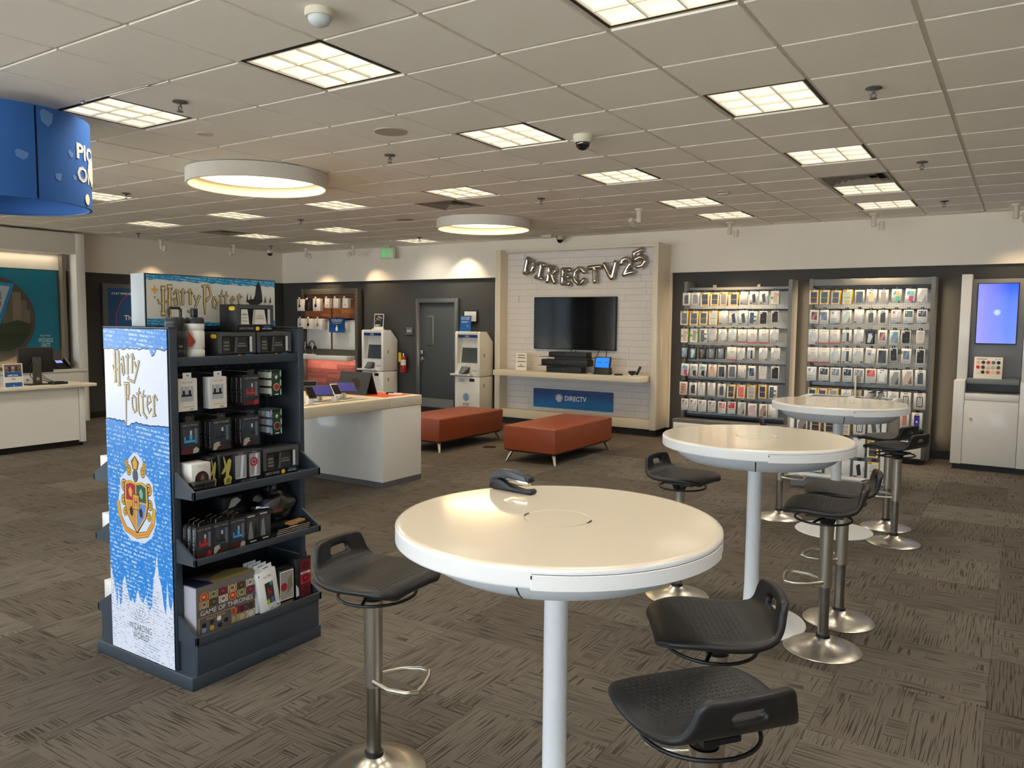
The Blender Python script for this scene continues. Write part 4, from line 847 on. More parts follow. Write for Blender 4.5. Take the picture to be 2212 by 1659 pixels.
GD = mat((70, 74, 76), .5, name='grey_door_paint', bump=.04, bscale=120)
t = struct('door_1', MB().box(-6.80, -6.04, 8.20, 8.235, .015, 1.94, GD), .003)
q = MB()
for x0, x1, z0, z1 in ((-6.90, -6.81, 0, 2.03), (-6.03, -5.94, 0, 2.03), (-6.81, -6.03, 1.95, 2.03)): q.box(x0, x1, 8.165, 8.22, z0, z1, GD)
part('door_frame', q, t, .004)
part('kick_plate', MB().box(-6.78, -6.06, 8.192, 8.201, .03, .255, mat((148, 150, 150), .35, .6, name='kick_plate')), t)
lt = part('vision_panel', MB().box(-6.645, -6.505, 8.19, 8.21, 1.21, 1.73, mat((150, 148, 140), .35, .8)), t, .003); part('pane', MB().box(-6.62, -6.53, 8.186, 8.191, 1.235, 1.705, mat((96, 100, 98), .1, .3, name='wired_glass', coat=.5)), lt)
lk = part('door_lock', MB().box(-6.79, -6.725, 8.15, 8.205, 1.02, 1.11, CHROME), t, .008); hd = part('lever_set', MB().box(-6.79, -6.73, 8.17, 8.205, .90, .99, CHROME), t, .008); part('lever', MB().tube([(-6.76, 8.16, .945), (-6.76, 8.13, .945), (-6.65, 8.13, .95)], .009, CHROME), hd)
t = thing('exit_plate', 'small grey plate with raised exit lettering left of the door', 'sign', (-7.075, 8.212, 1.45)); part('plate', MB().box(-.075, .075, -.012, .005, -.067, .067, mat((96, 98, 98), .5)), t, .003); q = MB(); Pic(q, (-.075, -.0125, -.067), (.15, 0, 0), (0, 0, .134), (0, -1, 0), .001).text('EXIT', .16, .38, .84, .64, INK, .01); part('lettering', q, t)
t = thing('fire_extinguisher', 'red fire extinguisher with yellow tag hanging on the dark wall by the door', 'fire extinguisher', (-7.15, 8.13, .70))
RED = mat((176, 24, 28), .3, name='extinguisher_red', coat=.5)
part('cylinder', MB().lathe([(.0001, 0), (.055, .0), (.058, .01), (.058, .26), (.045, .29), (.02, .305), (.0001, .306)], (0, 0, 0), RED, 24), t)
part('label', MB().lathe([(.0588, .13), (.0588, .23)], (0, 0, 0), mat((220, 214, 200), .5), 24), t)
vv = part('valve', MB().cyl((0, 0, .30), (0, 0, .345), .016, CHROME, n=12), t); part('lever', MB().box(-.075, .02, -.01, .01, .345, .356, BLACK), vv); part('hose', MB().tube([(.015, 0, .33), (.05, 0, .32), (.066, 0, .26), (.066, 0, .12)], .008, BLACK), t)
part('tag', MB().box(-.065, -.005, -.066, -.062, .19, .36, mat((236, 200, 30), .5)), t); part('bracket', MB().box(-.02, .02, .05, .085, .1, .28, BLACK), t)

# ------------------------------------------------------------------ headphone display on the back wall
WOODU = wood_mat('warm_wood', (96, 58, 38), (170, 108, 70), (1, 1, 9)); WOODL = wood_mat('rosy_wood', (112, 62, 54), (172, 108, 96), (1, 1, 9))
HF = mat((84, 80, 72), .5, name='bronze_grey')
t = thing('headphone_display', 'grey framed wall display with wood planks, hooks and a white counter', 'wall display', (-8.96, 8.1, 0))
def hp(x0, x1, y0, y1, z0, z1, m_): return MB().box(x0+8.96, x1+8.96, y0-8.1, y1-8.1, z0, z1, m_)
part('frame_post', hp(-9.72, -9.66, 8.03, 8.165, 0, 2.235, HF), t, .003); part('frame_post', hp(-8.265, -8.20, 8.03, 8.165, 0, 2.235, HF), t, .003); part('frame_header', hp(-9.66, -8.265, 8.03, 8.165, 2.125, 2.235, HF), t, .003)
part('backing', hp(-9.66, -8.265, 8.14, 8.165, .05, 2.125, DARKF), t)
for z0, z1, mt, nm in ((1.67, 2.125, WOODU, 'u'), (.05, .86, WOODL, 'l')):
    z = z0
    while z < z1-.02:
        x = -9.658
        while x < -8.268:
            L = R_.uniform(.35, .75)
            if -8.267-(x+L) < .15: L = -8.267-x
            part('plank', MB().box(0, L-.003, 0, .016, 0, min(.0905, z1-z)-.003, mt), t, 0, (x+8.96, .022+.002*R_.random(), z)); x += L
        z += .0905
for x0, x1 in ((-9.655, -8.975), (-8.945, -8.27)): part('white_panel', hp(x0, x1, 8.115, 8.14, 1.07, 1.66, WHITEM), t, .003)
part('divider', hp(-8.972, -8.948, 8.10, 8.14, 1.07, 2.125, HF), t); part('shelf_strip', hp(-9.66, -8.265, 8.06, 8.14, .955, 1.065, HF), t)
part('white_counter', hp(-9.66, -8.265, 7.80, 8.14, .875, .955, WHITE), t, .004)
lamp('under_glow', 'AREA', t, (0, -.12, .868), 4.5, (1, .66, .54), shape='RECTANGLE', size=1.3, size_y=.05)
part('light_strip', hp(-9.62, -8.30, 8.06, 8.09, .868, .874, emit((255, 190, 150), 3, 'strip_glow')), t)
for z in (2.035, 1.65): part('hook_rail', hp(-9.65, -8.275, 8.09, 8.105, z-.012, z+.012, CHROME), t)
def hook(x, z):
    h = part('hook', MB().cyl((x+8.96, 0, z), (x+8.96, -.24, z), .004, CHROME, n=8), t); part('hook_tip', MB().lathe([(.0001, -.006), (.018, -.006), (.018, .006), (.0001, .006)], (0, 0, 0), WHITE, 14), h, 0, (x+8.96, -.24, z), (PI/2, 0, 0))
HB = [(-9.59, 1.807, .17, .228, 'w', 'white headphone box with a black headphone print, first on the upper rail'), (-9.375, 1.807, .16, .215, 'k', 'black headphone box on the upper rail'), (-9.14, 1.807, .19, .237, 'w', 'white headphone box with a black headphone print, third on the upper rail'),
 (-8.85, 1.864, .125, .18, 'e', 'small white earphone box left of the three on the upper rail'), (-8.62, 1.864, .125, .18, 'n', 'small plain white box in the middle of the upper rail'), (-8.375, 1.864, .135, .18, 'e', 'small white earphone box at the right end of the upper rail'),
 (-9.575, 1.46, .19, .20, 'g', 'pale headphone box with a grey print, first on the lower rail'), (-9.35, 1.455, .19, .205, 'w', 'pale headphone box with a black print, second on the lower rail'), (-9.09, 1.45, .21, .21, 'g', 'pale headphone box with a grey print, third on the lower rail')]
for x, z, w_, h_, k, lab in HB:
    b = thing('headphone_box', lab, 'box', (x, 7.93, z), group='boxes on the headphone display'); c = (34, 33, 33) if k == 'k' else (226, 220, 212)
    part('carton', MB().box(-w_/2, w_/2, -.04, .04, 0, h_, C(c)), b, .002); q = MB(); p = Pic(q, (-w_/2, -.0405, 0), (w_, 0, 0), (0, 0, h_), (0, -1, 0))
    if k in 'wg': cc = C((30, 28, 28) if k == 'w' else (150, 146, 142)); p.ring(.38, .42, .10, .17, cc); p.circ(.38, .40, .12, cc); p.rect(.34, .5, .42, 1, cc); p.circ(.04, .88, .05, C((190, 50, 50)))
    if k == 'k': p.rr(.45, .1, .9, .85, .2, C((60, 58, 58)))
    if k == 'e': p.poly([(.3, .25), (.5, .35), (.8, .3), (.6, .22)], C((150, 140, 132))); p.circ(.1, .85, .06, C((190, 50, 50)))
    part('print', q, b); part('hang_tab', MB().box(-.03, .03, -.004, .004, h_, h_+.03, BLACK), b); hook(x+.01, z+h_+.018)
s = thing('hanging_sign', 'blue hanging sign with a white earphone case print on the headphone display', 'sign', (-8.66, 7.95, 1.40)); part('card', MB().box(-.205, .205, -.003, .003, 0, .275, SB2), s, rot=(-.05, 0, 0)); q = MB(); p = Pic(q, (-.205, -.004, 0), (.41, 0, 0), (0, 0, .275), (0, -1, 0))
p.text('GET APPLE AIRPODS', .14, .82, .86, .90, INK, .01); p.text('NOW, PAY LATER', .2, .70, .8, .78, INK, .01); p.rect(.25, .62, .75, .635, INK); p.rr(.43, .10, .57, .38, .05, INK); p.rect(.48, .38, .52, .5, INK); part('print', q, s, rot=(-.05, 0, 0)); part('clip', MB().box(-.01, .01, -.005, .15, .25, .27, BLACK), s)
hd = thing('headphones', 'black on-ear headphones on a small stand on the white counter', 'headphones', (-9.315, 7.93, .955))
part('headband', MB().tube([(-.085+.0*i, 0, .15) if i == 0 else (-.085*math.cos(PI*i/12), 0, .17+.1*math.sin(PI*i/12)) for i in range(13)], .009, BLACK), hd)
for s_ in (-1, 1): part('ear_cup', MB().lathe([(.0001, -.018), (.035, -.018), (.04, 0), (.035, .018), (.0001, .018)], (0, 0, 0), BLACK, 18), hd, 0, (s_*.075, 0, .14), (0, PI/2, 0))
part('stand', MB().box(-.06, .06, -.05, .05, 0, .02, WHITE).cyl((0, .02, .0), (0, .02, .262), .008, CHROME, n=10), hd, .002)
hd = thing('headphones', 'second black headphones on the white counter, half hidden by the merchandise stand', 'headphones', (-9.53, 7.93, .955))
part('headband', MB().tube([(-.085*math.cos(PI*i/12), 0, .17+.1*math.sin(PI*i/12)) for i in range(13)], .009, BLACK), hd)
for s_ in (-1, 1): part('ear_cup', MB().lathe([(.0001, -.018), (.035, -.018), (.04, 0), (.035, .018), (.0001, .018)], (0, 0, 0), BLACK, 18), hd, 0, (s_*.075, 0, .14), (0, PI/2, 0))
part('stand', MB().box(-.06, .06, -.05, .05, 0, .02, WHITE).cyl((0, .02, .0), (0, .02, .262), .008, CHROME, n=10), hd, .002)

# ------------------------------------------------------------------ left wall: cashier niche, poster, desk
t = thing('cashier_wall_unit', 'large white portal frame with back counter behind the cashier desk', 'wall unit', (-10.3, 2.2, 0))
def cw(x0, x1, y0, y1, z0, z1, m_): return MB().box(x0+10.3, x1+10.3, y0-2.2, y1-2.2, z0, z1, m_)
part('frame_post', cw(-10.41, -10.15, 3.875, 4.015, 0, 2.94, WHITEM), t, .004); part('frame_post', cw(-10.41, -10.15, -.6, -.46, 0, 2.94, WHITEM), t, .004); part('frame_header', cw(-10.41, -10.15, -.46, 3.875, 2.62, 2.94, WHITEM), t, .004)
part('back_panel', cw(-10.445, -10.42, -.46, 3.875, .85, 2.62, mat((110, 100, 88), .7, name='taupe_panel')), t)
part('side_fin', cw(-10.42, -10.30, 3.74, 3.79, .85, 2.62, mat((120, 112, 100), .6, name='taupe_fin')), t)
part('counter_top', cw(-10.41, -9.92, -.46, 3.875, .81, .848, WHITE), t, .004)
part('carcass', cw(-10.41, -9.95, -.46, 3.875, .06, .81, WHITEM), t)
for y0, y1 in ((2.55, 3.83), (1.25, 2.53), (-.05, 1.23)):
    d = part('drawer', cw(-9.95, -9.93, y0+.01, y1-.01, .60, .79, WHITE), t, .003); part('lock', MB().cyl((.37, (y0+y1)/2-2.2-.2, .72), (.38, (y0+y1)/2-2.2-.2, .72), .012, CHROME, n=10), d)
lamp('niche_glow', 'AREA', t, (-.03, -.3, 2.60), 4, (1, .82, .55), shape='RECTANGLE', size=.05, size_y=3.6); lamp('niche_glow', 'AREA', t, (-.04, -.5, .875), 5, (1, .78, .45), (PI, 0, 0), shape='RECTANGLE', size=.04, size_y=3.0)
ps = thing('wall_poster', 'large teal poster with a round photo in the cashier niche', 'poster', (-10.40, 2.35, 1.13)); part('board', MB().box(0, .012, -1.35, 1.35, 0, 1.225, mat((0, 112, 140), .45, name='poster_teal')), ps)
q = MB(); p = Pic(q, (.0125, -1.35, 0), (0, 2.7, 0), (0, 0, 1.225), (1, 0, 0), .0012)
cx, cy, rr = .633, .39, .24
asp = 2.7/1.225
p.circ(cx, cy, rr, C((70, 68, 64), .6), 48)
for i, (a, b0, w_, h_, c) in enumerate([(.70, .30, .05, .30, (96, 90, 82)), (.755, .30, .045, .42, (120, 108, 92)), (.80, .28, .03, .34, (104, 96, 84)), (.725, .30, .03, .50, (90, 84, 76)), (.815, .28, .03, .22, (110, 100, 88))]): p.rect(a, b0, a+w_, b0+h_, C(c, .6))
p.poly([(.47, .22), (.845, .22), (.85, .33), (.78, .38), (.7, .33), (.6, .35), (.46, .30)], C((46, 58, 40), .6)); p.poly([(.46, .22), (.845, .22), (.79, .06), (.73, .0), (.55, .0)], C((36, 48, 34), .6))
p.poly([(.56, .86), (.767, .82), (.655, .10), (.47, .12)], C((20, 130, 190))); p.poly([(.56, .82), (.745, .785), (.64, .14), (.48, .16)], C((168, 180, 188))); p.poly([(.58, .55), (.70, .60), (.68, .42), (.60, .36)], C((170, 60, 60))); p.rect(.58, .62, .70, .72, C((120, 132, 140)))
p.text('WIZARDS', .885, .10, .965, .155, C((190, 220, 226)), .012); p.text('UNITE', .90, .035, .95, .09, C((190, 220, 226)), .012); p.text('Harry Potter', .895, .165, .955, .20, C((190, 220, 226)), .0); part('print', q, ps)
ps = thing('framed_poster', 'dark framed blue poster with white lettering on the left wall', 'poster', (-10.43, 4.95, .66)); part('frame', MB().box(0, .04, -.53, .53, 0, 1.545, GREYD), ps, .003); part('sheet', MB().box(.04, .045, -.445, .445, .08, 1.47, mat((16, 74, 124), .35, name='poster_blue')), ps)
q = MB(); p = Pic(q, (.0455, -.445, .08), (0, .89, 0), (0, 0, 1.39), (1, 0, 0), .001); p.ring(.75, .62, .60, .615, C((200, 60, 90)), 40); p.circ(.75, .62, .595, C((22, 84, 140)), 40); p.text('AT&T PREPAID', .06, .925, .48, .95, INK, .01); p.text('The', .30, .62, .50, .68, INK, .02); part('print', q, ps)
t = thing('cashier_desk', 'white cashier desk with an overhanging top at the left of the view', 'desk', (-8.1, 2.0, 0))
def dk(x0, x1, y0, y1, z0, z1, m_): return MB().box(x0+8.1, x1+8.1, y0-2.0, y1-2.0, z0, z1, m_)
q = MB(); q.prism([(-8.55+8.1, 2.80-2), (-8.55+8.1, 1.5-2), (-7.80+8.1, 1.5-2), (-7.755+8.1, 1.515-2), (-7.73+8.1, 1.54-2), (-7.72+8.1, 1.59-2), (-7.72+8.1, 2.80-2)], 'z', .762, .80, IV); part('desk_top', q, t, .004)
part('front_panel', dk(-7.82, -7.80, .9, 2.60, .08, .762, WHITEM), t); part('end_panel', dk(-8.45, -7.795, 2.61, 2.68, .05, .762, WHITEM), t, .003); part('side_panel', dk(-8.45, -7.82, .9, 2.60, .08, .10, WHITEM), t); part('toe_kick', dk(-8.4, -7.84, .92, 2.66, 0, .08, BASEB), t)
part('end_panel', dk(-8.45, -7.82, .9, .95, .08, .762, WHITEM), t)
mo = thing('monitor', 'black computer monitor seen from behind on the cashier desk', 'monitor', (-8.0, 2.2, .80)); part('monitor_back', MB().box(-.035, .0, -.21, .21, .15, .47, DK2), mo, .012)
st = part('stand_column', MB().prism([(-.05, .0), (.05, .0), (.05, .345), (-.05, .345)], 'x', .0, .03, mat((70, 68, 64), .4, name='monitor_stand')), mo, .004); part('cable_hole', MB().cyl((.028, 0, .075), (.032, 0, .075), .022, mat((150, 144, 130), .5), n=16), st); part('stand_foot', MB().box(-.10, .06, -.12, .12, 0, .012, DK2), mo, .003)
part('cable', MB().tube([(.02, -.03, .3), (.05, -.09, .24), (.05, -.1, .12), (.04, -.04, .05)], .005, BLACK), mo)
for k in range(3): part('cable', MB().tube([(.03, .05, .12-.03*k), (.05, .12, .06-.015*k), (.06, .2, .02)], .004, BLACK), mo)
cdv = thing('card_sign', 'upright blue and white printed card on the cashier desk', 'sign', (-7.84, 1.86, .80)); part('card', MB().box(-.004, .004, -.108, .108, 0, .285, mat((232, 226, 214), .5)), cdv, rot=(0, -.06, 0))
q = MB(); p = Pic(q, (.0045, -.108, 0), (0, .216, 0), (0, 0, .285), (1, 0, 0)); p.rect(.06, .66, .94, .95, C((110, 92, 90)))
for i, c in enumerate([(160, 130, 120), (70, 56, 54), (196, 170, 160), (60, 60, 70), (150, 110, 96)]): p.circ(.16+.17*i, .82, .075, C(c)); p.poly([(.09+.17*i, .66), (.23+.17*i, .66), (.2+.17*i, .76), (.12+.17*i, .76)], C(shade(c, .7)))
p.rect(.06, .44, .94, .65, BLUES); p.text('SAME DEAL.', .2, .46, .78, .54, INK, .012); p.rect(.06, .02, .94, .20, BLUES); p.rect(.4, .33, .6, .36, GI); p.circ(.5, .07, .03, INK); part('print', q, cdv, rot=(0, -.06, 0))
pd = thing('payment_terminal', 'flat black device with cables lying on the cashier desk', 'terminal', (-7.93, 2.42, .80)); part('body', MB().prism(rrect(-.07, .07, -.10, .10, .03), 'z', .0, .03, DK), pd, .004); part('pad', MB().prism(rrect(-.04, .04, -.06, .06, .02), 'z', .03, .036, DK2), pd)
ph = thing('desk_phone', 'black office phone with a lit display on the back counter', 'phone', (-10.18, 3.62, .848)); part('phone_body', MB().prism([(.09, 0), (.09, .025), (-.06, .13), (-.09, .13), (-.09, 0)], 'y', -.10, .10, DK), ph, .004)
part('handset', MB().prism([(.10, .03), (.10, .055), (-.06, .165), (-.08, .15)], 'y', .055, .10, DK2), ph, .008); q = MB(); p = Pic(q, (.0, -.08, .0905), (0, .10, 0), (-.05, 0, .035), (.57, 0, .82), .001); p.rect(0, 0, 1, 1, emit((150, 160, 255), 1.0, 'phone_display')); part('display', q, ph); part('grip_strip', MB().prism([(.085, .066), (.09, .07), (-.05, .166), (-.055, .162)], 'y', .07, .085, mat((170, 164, 150), .4)), ph)
# ------------------------------------------------------------------ demo table
t = thing('demo_table', 'long white demo table with an orange inset top and panel base', 'table', (-3.5, 2.2, 0))
def dt(x0, x1, y0, y1, z0, z1, m_): return MB().box(x0+3.5, x1+3.5, y0-2.2, y1-2.2, z0, z1, m_)
part('table_top', dt(-4.15, -2.90, .95, 3.028, .782, .88, IV), t, .004); part('end_top', dt(-4.15, -2.90, 3.032, 3.52, .782, .88, IV), t, .004)
part('orange_inset', dt(-4.05, -2.985, 3.06, 3.46, .879, .8815, ORANGE), t)
for y0, y1 in ((2.93, 3.515), (.98, 1.5)): part('pedestal', dt(-4.10, -2.905, y0, y1, .055, .778, WHITE), t, .003); part('toe_kick', dt(-4.10, -2.905, y0, y1, 0, .055, GREYD), t)
part('shadow_gap', dt(-4.08, -2.92, 2.95, 3.50, .776, .784, DARKF), t)
for x in (-3.04, -3.24, -3.5): part('cable_slot', dt(x-.012, x+.012, 1.9, 2.86, .879, .8812, DARKF), t)
SCRN = emit((58, 54, 150), .55, 'tablet_screen'); SCRK = mat((14, 14, 16), .1, name='dark_screen', coat=.5)
def stand_dev(name, lab, cat, x, y, w_, h_, body, scr, tilt=50, rz=40, hgt=.10, group=None):
    o = thing(name, lab, cat, (x, y, .8815), math.radians(rz), group)
    part('stand', MB().cyl((0, .02, 0), (0, -.01, hgt), .034, WHITE, .026, 18), o); part('stand_foot', MB().lathe([(.0001, 0), (.05, 0), (.05, .008), (.0001, .008)], (0, .02, 0), WHITE, 20), o)
    b = part('slab', MB().box(-w_/2, w_/2, -h_/2, h_/2, -.004, .004, body), o, .003, (0, -.015, hgt+.02), (math.radians(90-tilt), 0, 0))
    q = MB(); q.box(-w_/2*.92, w_/2*.92, -h_/2*.86, h_/2*.86, .0035, .0052, scr); part('screen', q, b)
    part('tether', MB().tube([(.03, .03, .01), (.05, .06, .02), (.05, .1, .005)], .004, BLACK), o)
stand_dev('tablet', 'black tablet with violet screen on a white stand, next to the dark tent card', 'tablet', -3.23, 2.72, .25, .17, BLACK, SCRN, 62, 60, .09, 'tablets on the demo table')
stand_dev('tablet', 'black tablet with violet screen on a white stand, partly behind a phone', 'tablet', -3.22, 2.40, .25, .17, BLACK, SCRN, 60, 60, .08, 'tablets on the demo table')
stand_dev('smartphone', 'white phone with dark screen leaning on a white stand of the demo table', 'phone', -3.10, 2.50, .075, .15, WHITE, SCRK, 50, 70, .09, 'phones on the demo table')
stand_dev('smartphone', 'black phone leaning on a white stand at the visible end of the demo table', 'phone', -3.07, 2.16, .075, .15, BLACK, SCRK, 50, 70, .09, 'phones on the demo table')
stand_dev('smartphone', 'grey phone on a stand behind the violet tablets of the demo table', 'phone', -3.42, 2.47, .15, .08, GREYM, SCRK, 20, 40, .12, 'phones on the demo table')
tc = thing('tent_display', 'dark folded tent display with a round disc print on the demo table', 'display', (-3.27, 3.17, .8815))
TD = mat((48, 50, 53), .5, name='tent_grey')
part('front_panel', MB().prism([(-.085, 0), (-.078, 0), (.006, .225), (-.002, .228)], 'x', -.43, 0, TD), tc); part('rear_panel', MB().prism([(.085, 0), (.078, 0), (-.004, .225), (.004, .228)], 'x', -.43, 0, TD), tc)
q = MB(); p = Pic(q, (-.43, -.086, 0), (.43, 0, 0), (0, .083, .226), (0, -1, .37), .001); p.circ(.56, .42, .17, C((44, 22, 14), .3), 28); part('disc_print', q, tc)
t = thing('remote_control', 'white remote with a black grip lying on the orange end of the demo table', 'remote', (-3.07, 3.30, .8815), .5); part('handset', MB().prism(rrect(-.075, .075, -.022, .022, .02), 'z', 0, .022, WHITE), t, .004); part('grip', MB().prism(rrect(-.095, -.01, -.02, .02, .015), 'z', .012, .03, BLACK), t, .004)

# ------------------------------------------------------------------ benches
def bench(x0, x1, y0, y1, lab):
    t = thing('leather_bench', lab, 'bench', ((x0+x1)/2, (y0+y1)/2, 0), group='rust leather benches'); w, l = (x1-x0)/2, (y1-y0)/2
    part('cushion', MB().box(-w, w, -l, l, .135, .428, LEATH), t, .018, seg=3)
    part('piping', MB().tube([(-w+.006, -l+.006, .412), (w-.006, -l+.006, .412), (w-.006, l-.006, .412), (-w+.006, l-.006, .412)], .007, LEATH, 6, True), t)
    part('base_frame', MB().box(-w+.03, w-.03, -l+.03, l-.03, .12, .138, BLACK), t)
    for sx in (-1, 1):
        for sy in (-1, 1):
            part('leg', MB().cyl((sx*(w-.07), sy*(l-.08), .125), (sx*(w-.02), sy*(l-.03), 0), .024, STEEL, .015, 14), t)
bench(-2.80, -2.095, 4.90, 6.36, 'rust leather bench, the nearer one right of the other bench')
bench(-4.42, -3.715, 4.84, 6.26, 'rust leather bench behind the white demo table')
t = thing('floor_outlet', 'dark round floor outlet cover in the carpet between the two benches', 'outlet', (-3.5, 5.62, 0)); part('cover', MB().lathe([(.0001, 0), (.09, 0), (.085, .006), (.0001, .007)], (0, 0, 0), mat((36, 24, 18), .4), 24), t); part('flap', MB().box(-.04, .04, -.03, .03, .006, .011, mat((48, 34, 26), .4)), t, .002)

# ------------------------------------------------------------------ gondola of accessories behind the farthest round table
go = thing('accessory_gondola', 'white display counter with a glass lid and hung accessories behind the farthest table', 'display counter', (.785, 5.45, 0))
def gd(x0, x1, y0, y1, z0, z1, m_): return MB().box(x0-.785, x1-.785, y0-5.45, y1-5.45, z0, z1, m_)
part('base', gd(.35, 1.24, 5.47, 6.2, 0, .10, GREYM), go, .006); bar_ = MB().cyl((.335-.785, .0, .13), (1.22-.785, 0, .13), .03, mat((216, 212, 202), .3, .3), n=14); part('bottom_bar', bar_, go)
for x in (.335, 1.185): part('post', gd(x, x+.04, 5.43, 5.47, .12, .80, WHITE), go, .003)
part('rear_board', gd(.375, 1.185, 5.52, 5.54, .10, .80, PEG), go)
for z in (.36, .57): part('cross_rail', gd(.375, 1.185, 5.50, 5.515, z, z+.03, GREYM), go)
for x in (.355, 1.225): part('side_panel', gd(x, x+.02, 5.50, 6.2, .10, .80, mat((150, 146, 138), .5, name='grey_side')), go, .003)
q = MB()
for x0, x1, y0, y1 in ((.33, 1.26, 5.43, 5.49), (.33, 1.26, 6.18, 6.25), (.33, .40, 5.49, 6.18), (1.19, 1.26, 5.49, 6.18), (.76, .83, 5.49, 6.18)): q.box(x0-.785, x1-.785, y0-5.45, y1-5.45, .80, .885, WHITE)
part('lid_frame', q, go, .003); part('tray', gd(.36, 1.23, 5.47, 6.2, .78, .80, WHITEM), go)
for x0, x1 in ((.40, .76), (.83, 1.19)): part('glass_lid', gd(x0, x1, 5.49, 6.18, .872, .878, GLASS), go)
ac = part('acrylic_divider', gd(.885, .893, 5.72, 6.02, .885, 1.13, glass('acrylic_sheet', (.93, .92, .88), .05, .35)), go); part('edge_strip', gd(.882, .896, 5.714, 5.724, .885, 1.135, mat((226, 222, 208), .3)), ac)
for i, (x, y, c, r_, lab) in enumerate([(.52, 5.8, (40, 40, 44), .1, 'dark tablet lying in the left half of the glass counter lid'), (.60, 6.03, (230, 226, 216), -.1, 'white tablet lying behind the dark one in the glass counter lid')]):
    o = thing('tablet', lab, 'tablet', (x, y, .801), r_); part('slab', MB().box(-.11, .11, -.08, .08, 0, .012, C(c, .2)), o, .003); part('screen', MB().box(-.10, .10, -.07, .07, .0115, .0125, SCRK), o)
for i, (x, y) in enumerate([(1.03, 5.62), (1.10, 5.66)]):
    o = thing('phone_stand', 'grey cylindrical phone holder on the counter lid, %s of the pair' % ('left' if i == 0 else 'right'), 'stand', (x, y, .886), -.4, 'phone holders on the counter'); part('cylinder', MB().cyl((0, 0, 0), (.05, 0, .10), .022, mat((170, 170, 172), .35), n=18), o); part('slab', MB().box(-.035, .035, -.06, .06, 0, .01, mat((74, 78, 92), .3)), o, .003, (.055, 0, .105), (0, -.45, .3))
GX = [(.453, .651, .10, .15, 'window 150,140,130'), (.583, .651, .10, .155, 'edge 60,52,54'), (.716, .651, .10, .16, 'edge 50,46,52'), (.856, .651, .104, .172, 'edge 196,196,190'), (.986, .66, .108, .17, 'outline'), (1.115, .665, .108, .17, 'tilt 84,76,76'),
 (.453, .45, .10, .17, 'half 190,188,194'), (.583, .45, .10, .17, 'plain'), (.716, .45, .10, .17, 'edge'), (.856, .45, .104, .17, 'clear'), (.99, .45, .106, .185, 'plain'), (1.118, .45, .10, .165, 'edge 60,62,64'),
 (.468, .24, .11, .165, 'plain'), (.603, .24, .11, .17, 'half 80,130,180'), (.736, .24, .104, .17, 'clear'), (.867, .24, .103, .17, 'plain'), (.997, .235, .104, .17, 'tilt 30,30,32'), (1.128, .24, .104, .168, 'edge 206,206,200')]
for i, (x, z, w_, h_, sp) in enumerate(GX):
    bm_, pm_, kind, c = peg_box(sp, w_, h_, .05 if sp.startswith('edge') else .03)
    o = thing('accessory_box', '%s, %s from left in %s row of the white gondola' % (DESC[kind], ORD[i % 6], ('top', 'middle', 'bottom')[i//6]), 'box', (x, 5.455, z), group='boxes on the white gondola'); link('carton', bm_, o); link('print', pm_, o); link('hang_tab', TABM, o, (0, 0, h_/2-.003)); link('hook', MB().cyl((x-.785, .06, z+h_/2+.012), (x-.785, -.03, z+h_/2+.012), .003, CHROME, n=6).mesh('hook'), go)

# ------------------------------------------------------------------ round tables
TTOP = mat((226, 214, 194), .12, name='gloss_white_top', coat=.4); TRIM_ = mat((232, 232, 232), .3, name='white_edge'); TUND = mat((206, 212, 218), .45, name='under_disc'); TPOST = mat((228, 230, 232), .35, name='white_post', var=.05, vscale=25)
TZ = 1.033; RT = .503
top = MB().lathe([(.0001, TZ), (RT-.02, TZ), (RT-.012, TZ), (RT-.004, TZ-.003), (RT-.003, TZ-.004)], (0, 0, 0), TTOP, 96)
rim = MB().lathe([(RT-.003, TZ-.004), (RT, TZ-.008), (RT, TZ-.012), (RT, TZ-.049), (RT, TZ-.053), (RT-.003, TZ-.056), (RT-.01, TZ-.056), (.40, TZ-.056)], (0, 0, 0), TRIM_, 96)
und = MB().lathe([(.44, TZ-.055), (.437, TZ-.066), (.428, TZ-.085), (.405, TZ-.108), (.375, TZ-.126), (.355, TZ-.13), (.0001, TZ-.13)], (0, 0, 0), TUND, 72)
pst = MB().lathe([(.0385, TZ-.129), (.0385, .20), (.042, .12), (.05, .06), (.066, .025), (.085, .014)], (0, 0, 0), TPOST, 28)
bse = MB().lathe([(.0001, 0), (.27, 0), (.288, 0), (.292, .005), (.288, .011), (.20, .014), (.0001, .016)], (0, 0, 0), TRIM_, 72)
lid = MB().lathe([(.0001, .0008), (.1035, .0008), (.1036, .0)], (0, 0, TZ), TTOP, 48, False); lid.lathe([(.1045, .0003), (.1065, .0006), (.108, .0003)], (0, 0, TZ), mat((226, 212, 184), .3), 48)
slot = MB(); 
for a in (.0, PI): slot.lathe([(.1035, .0016), (.110, .0016)], (0, 0, TZ), DARKF, 4, False, a+.15-.18, a+.15+.18)
door_a = (-1.18, .15)
cdr = MB().lathe([(RT+.0004, TZ-.018), (RT+.003, TZ-.02), (RT+.003, TZ-.058), (RT-.01, TZ-.061)], (0, 0, 0), TRIM_, 40, True, *door_a)
cdr.lathe([(RT+.0015, TZ-.0165), (RT+.0015, TZ-.018)], (0, 0, 0), DARKF, 40, False, *door_a)
a0 = door_a[0]; cdr.lathe([(RT+.002, TZ-.058), (RT+.002, TZ-.018)], (0, 0, 0), mat((250, 248, 240), .3), 1, False, a0-.004, a0+.001); cdr.lathe([(RT+.0035, TZ-.030), (RT+.0035, TZ-.020)], (0, 0, 0), BLACK, 1, False, a0-.004, a0+.004)
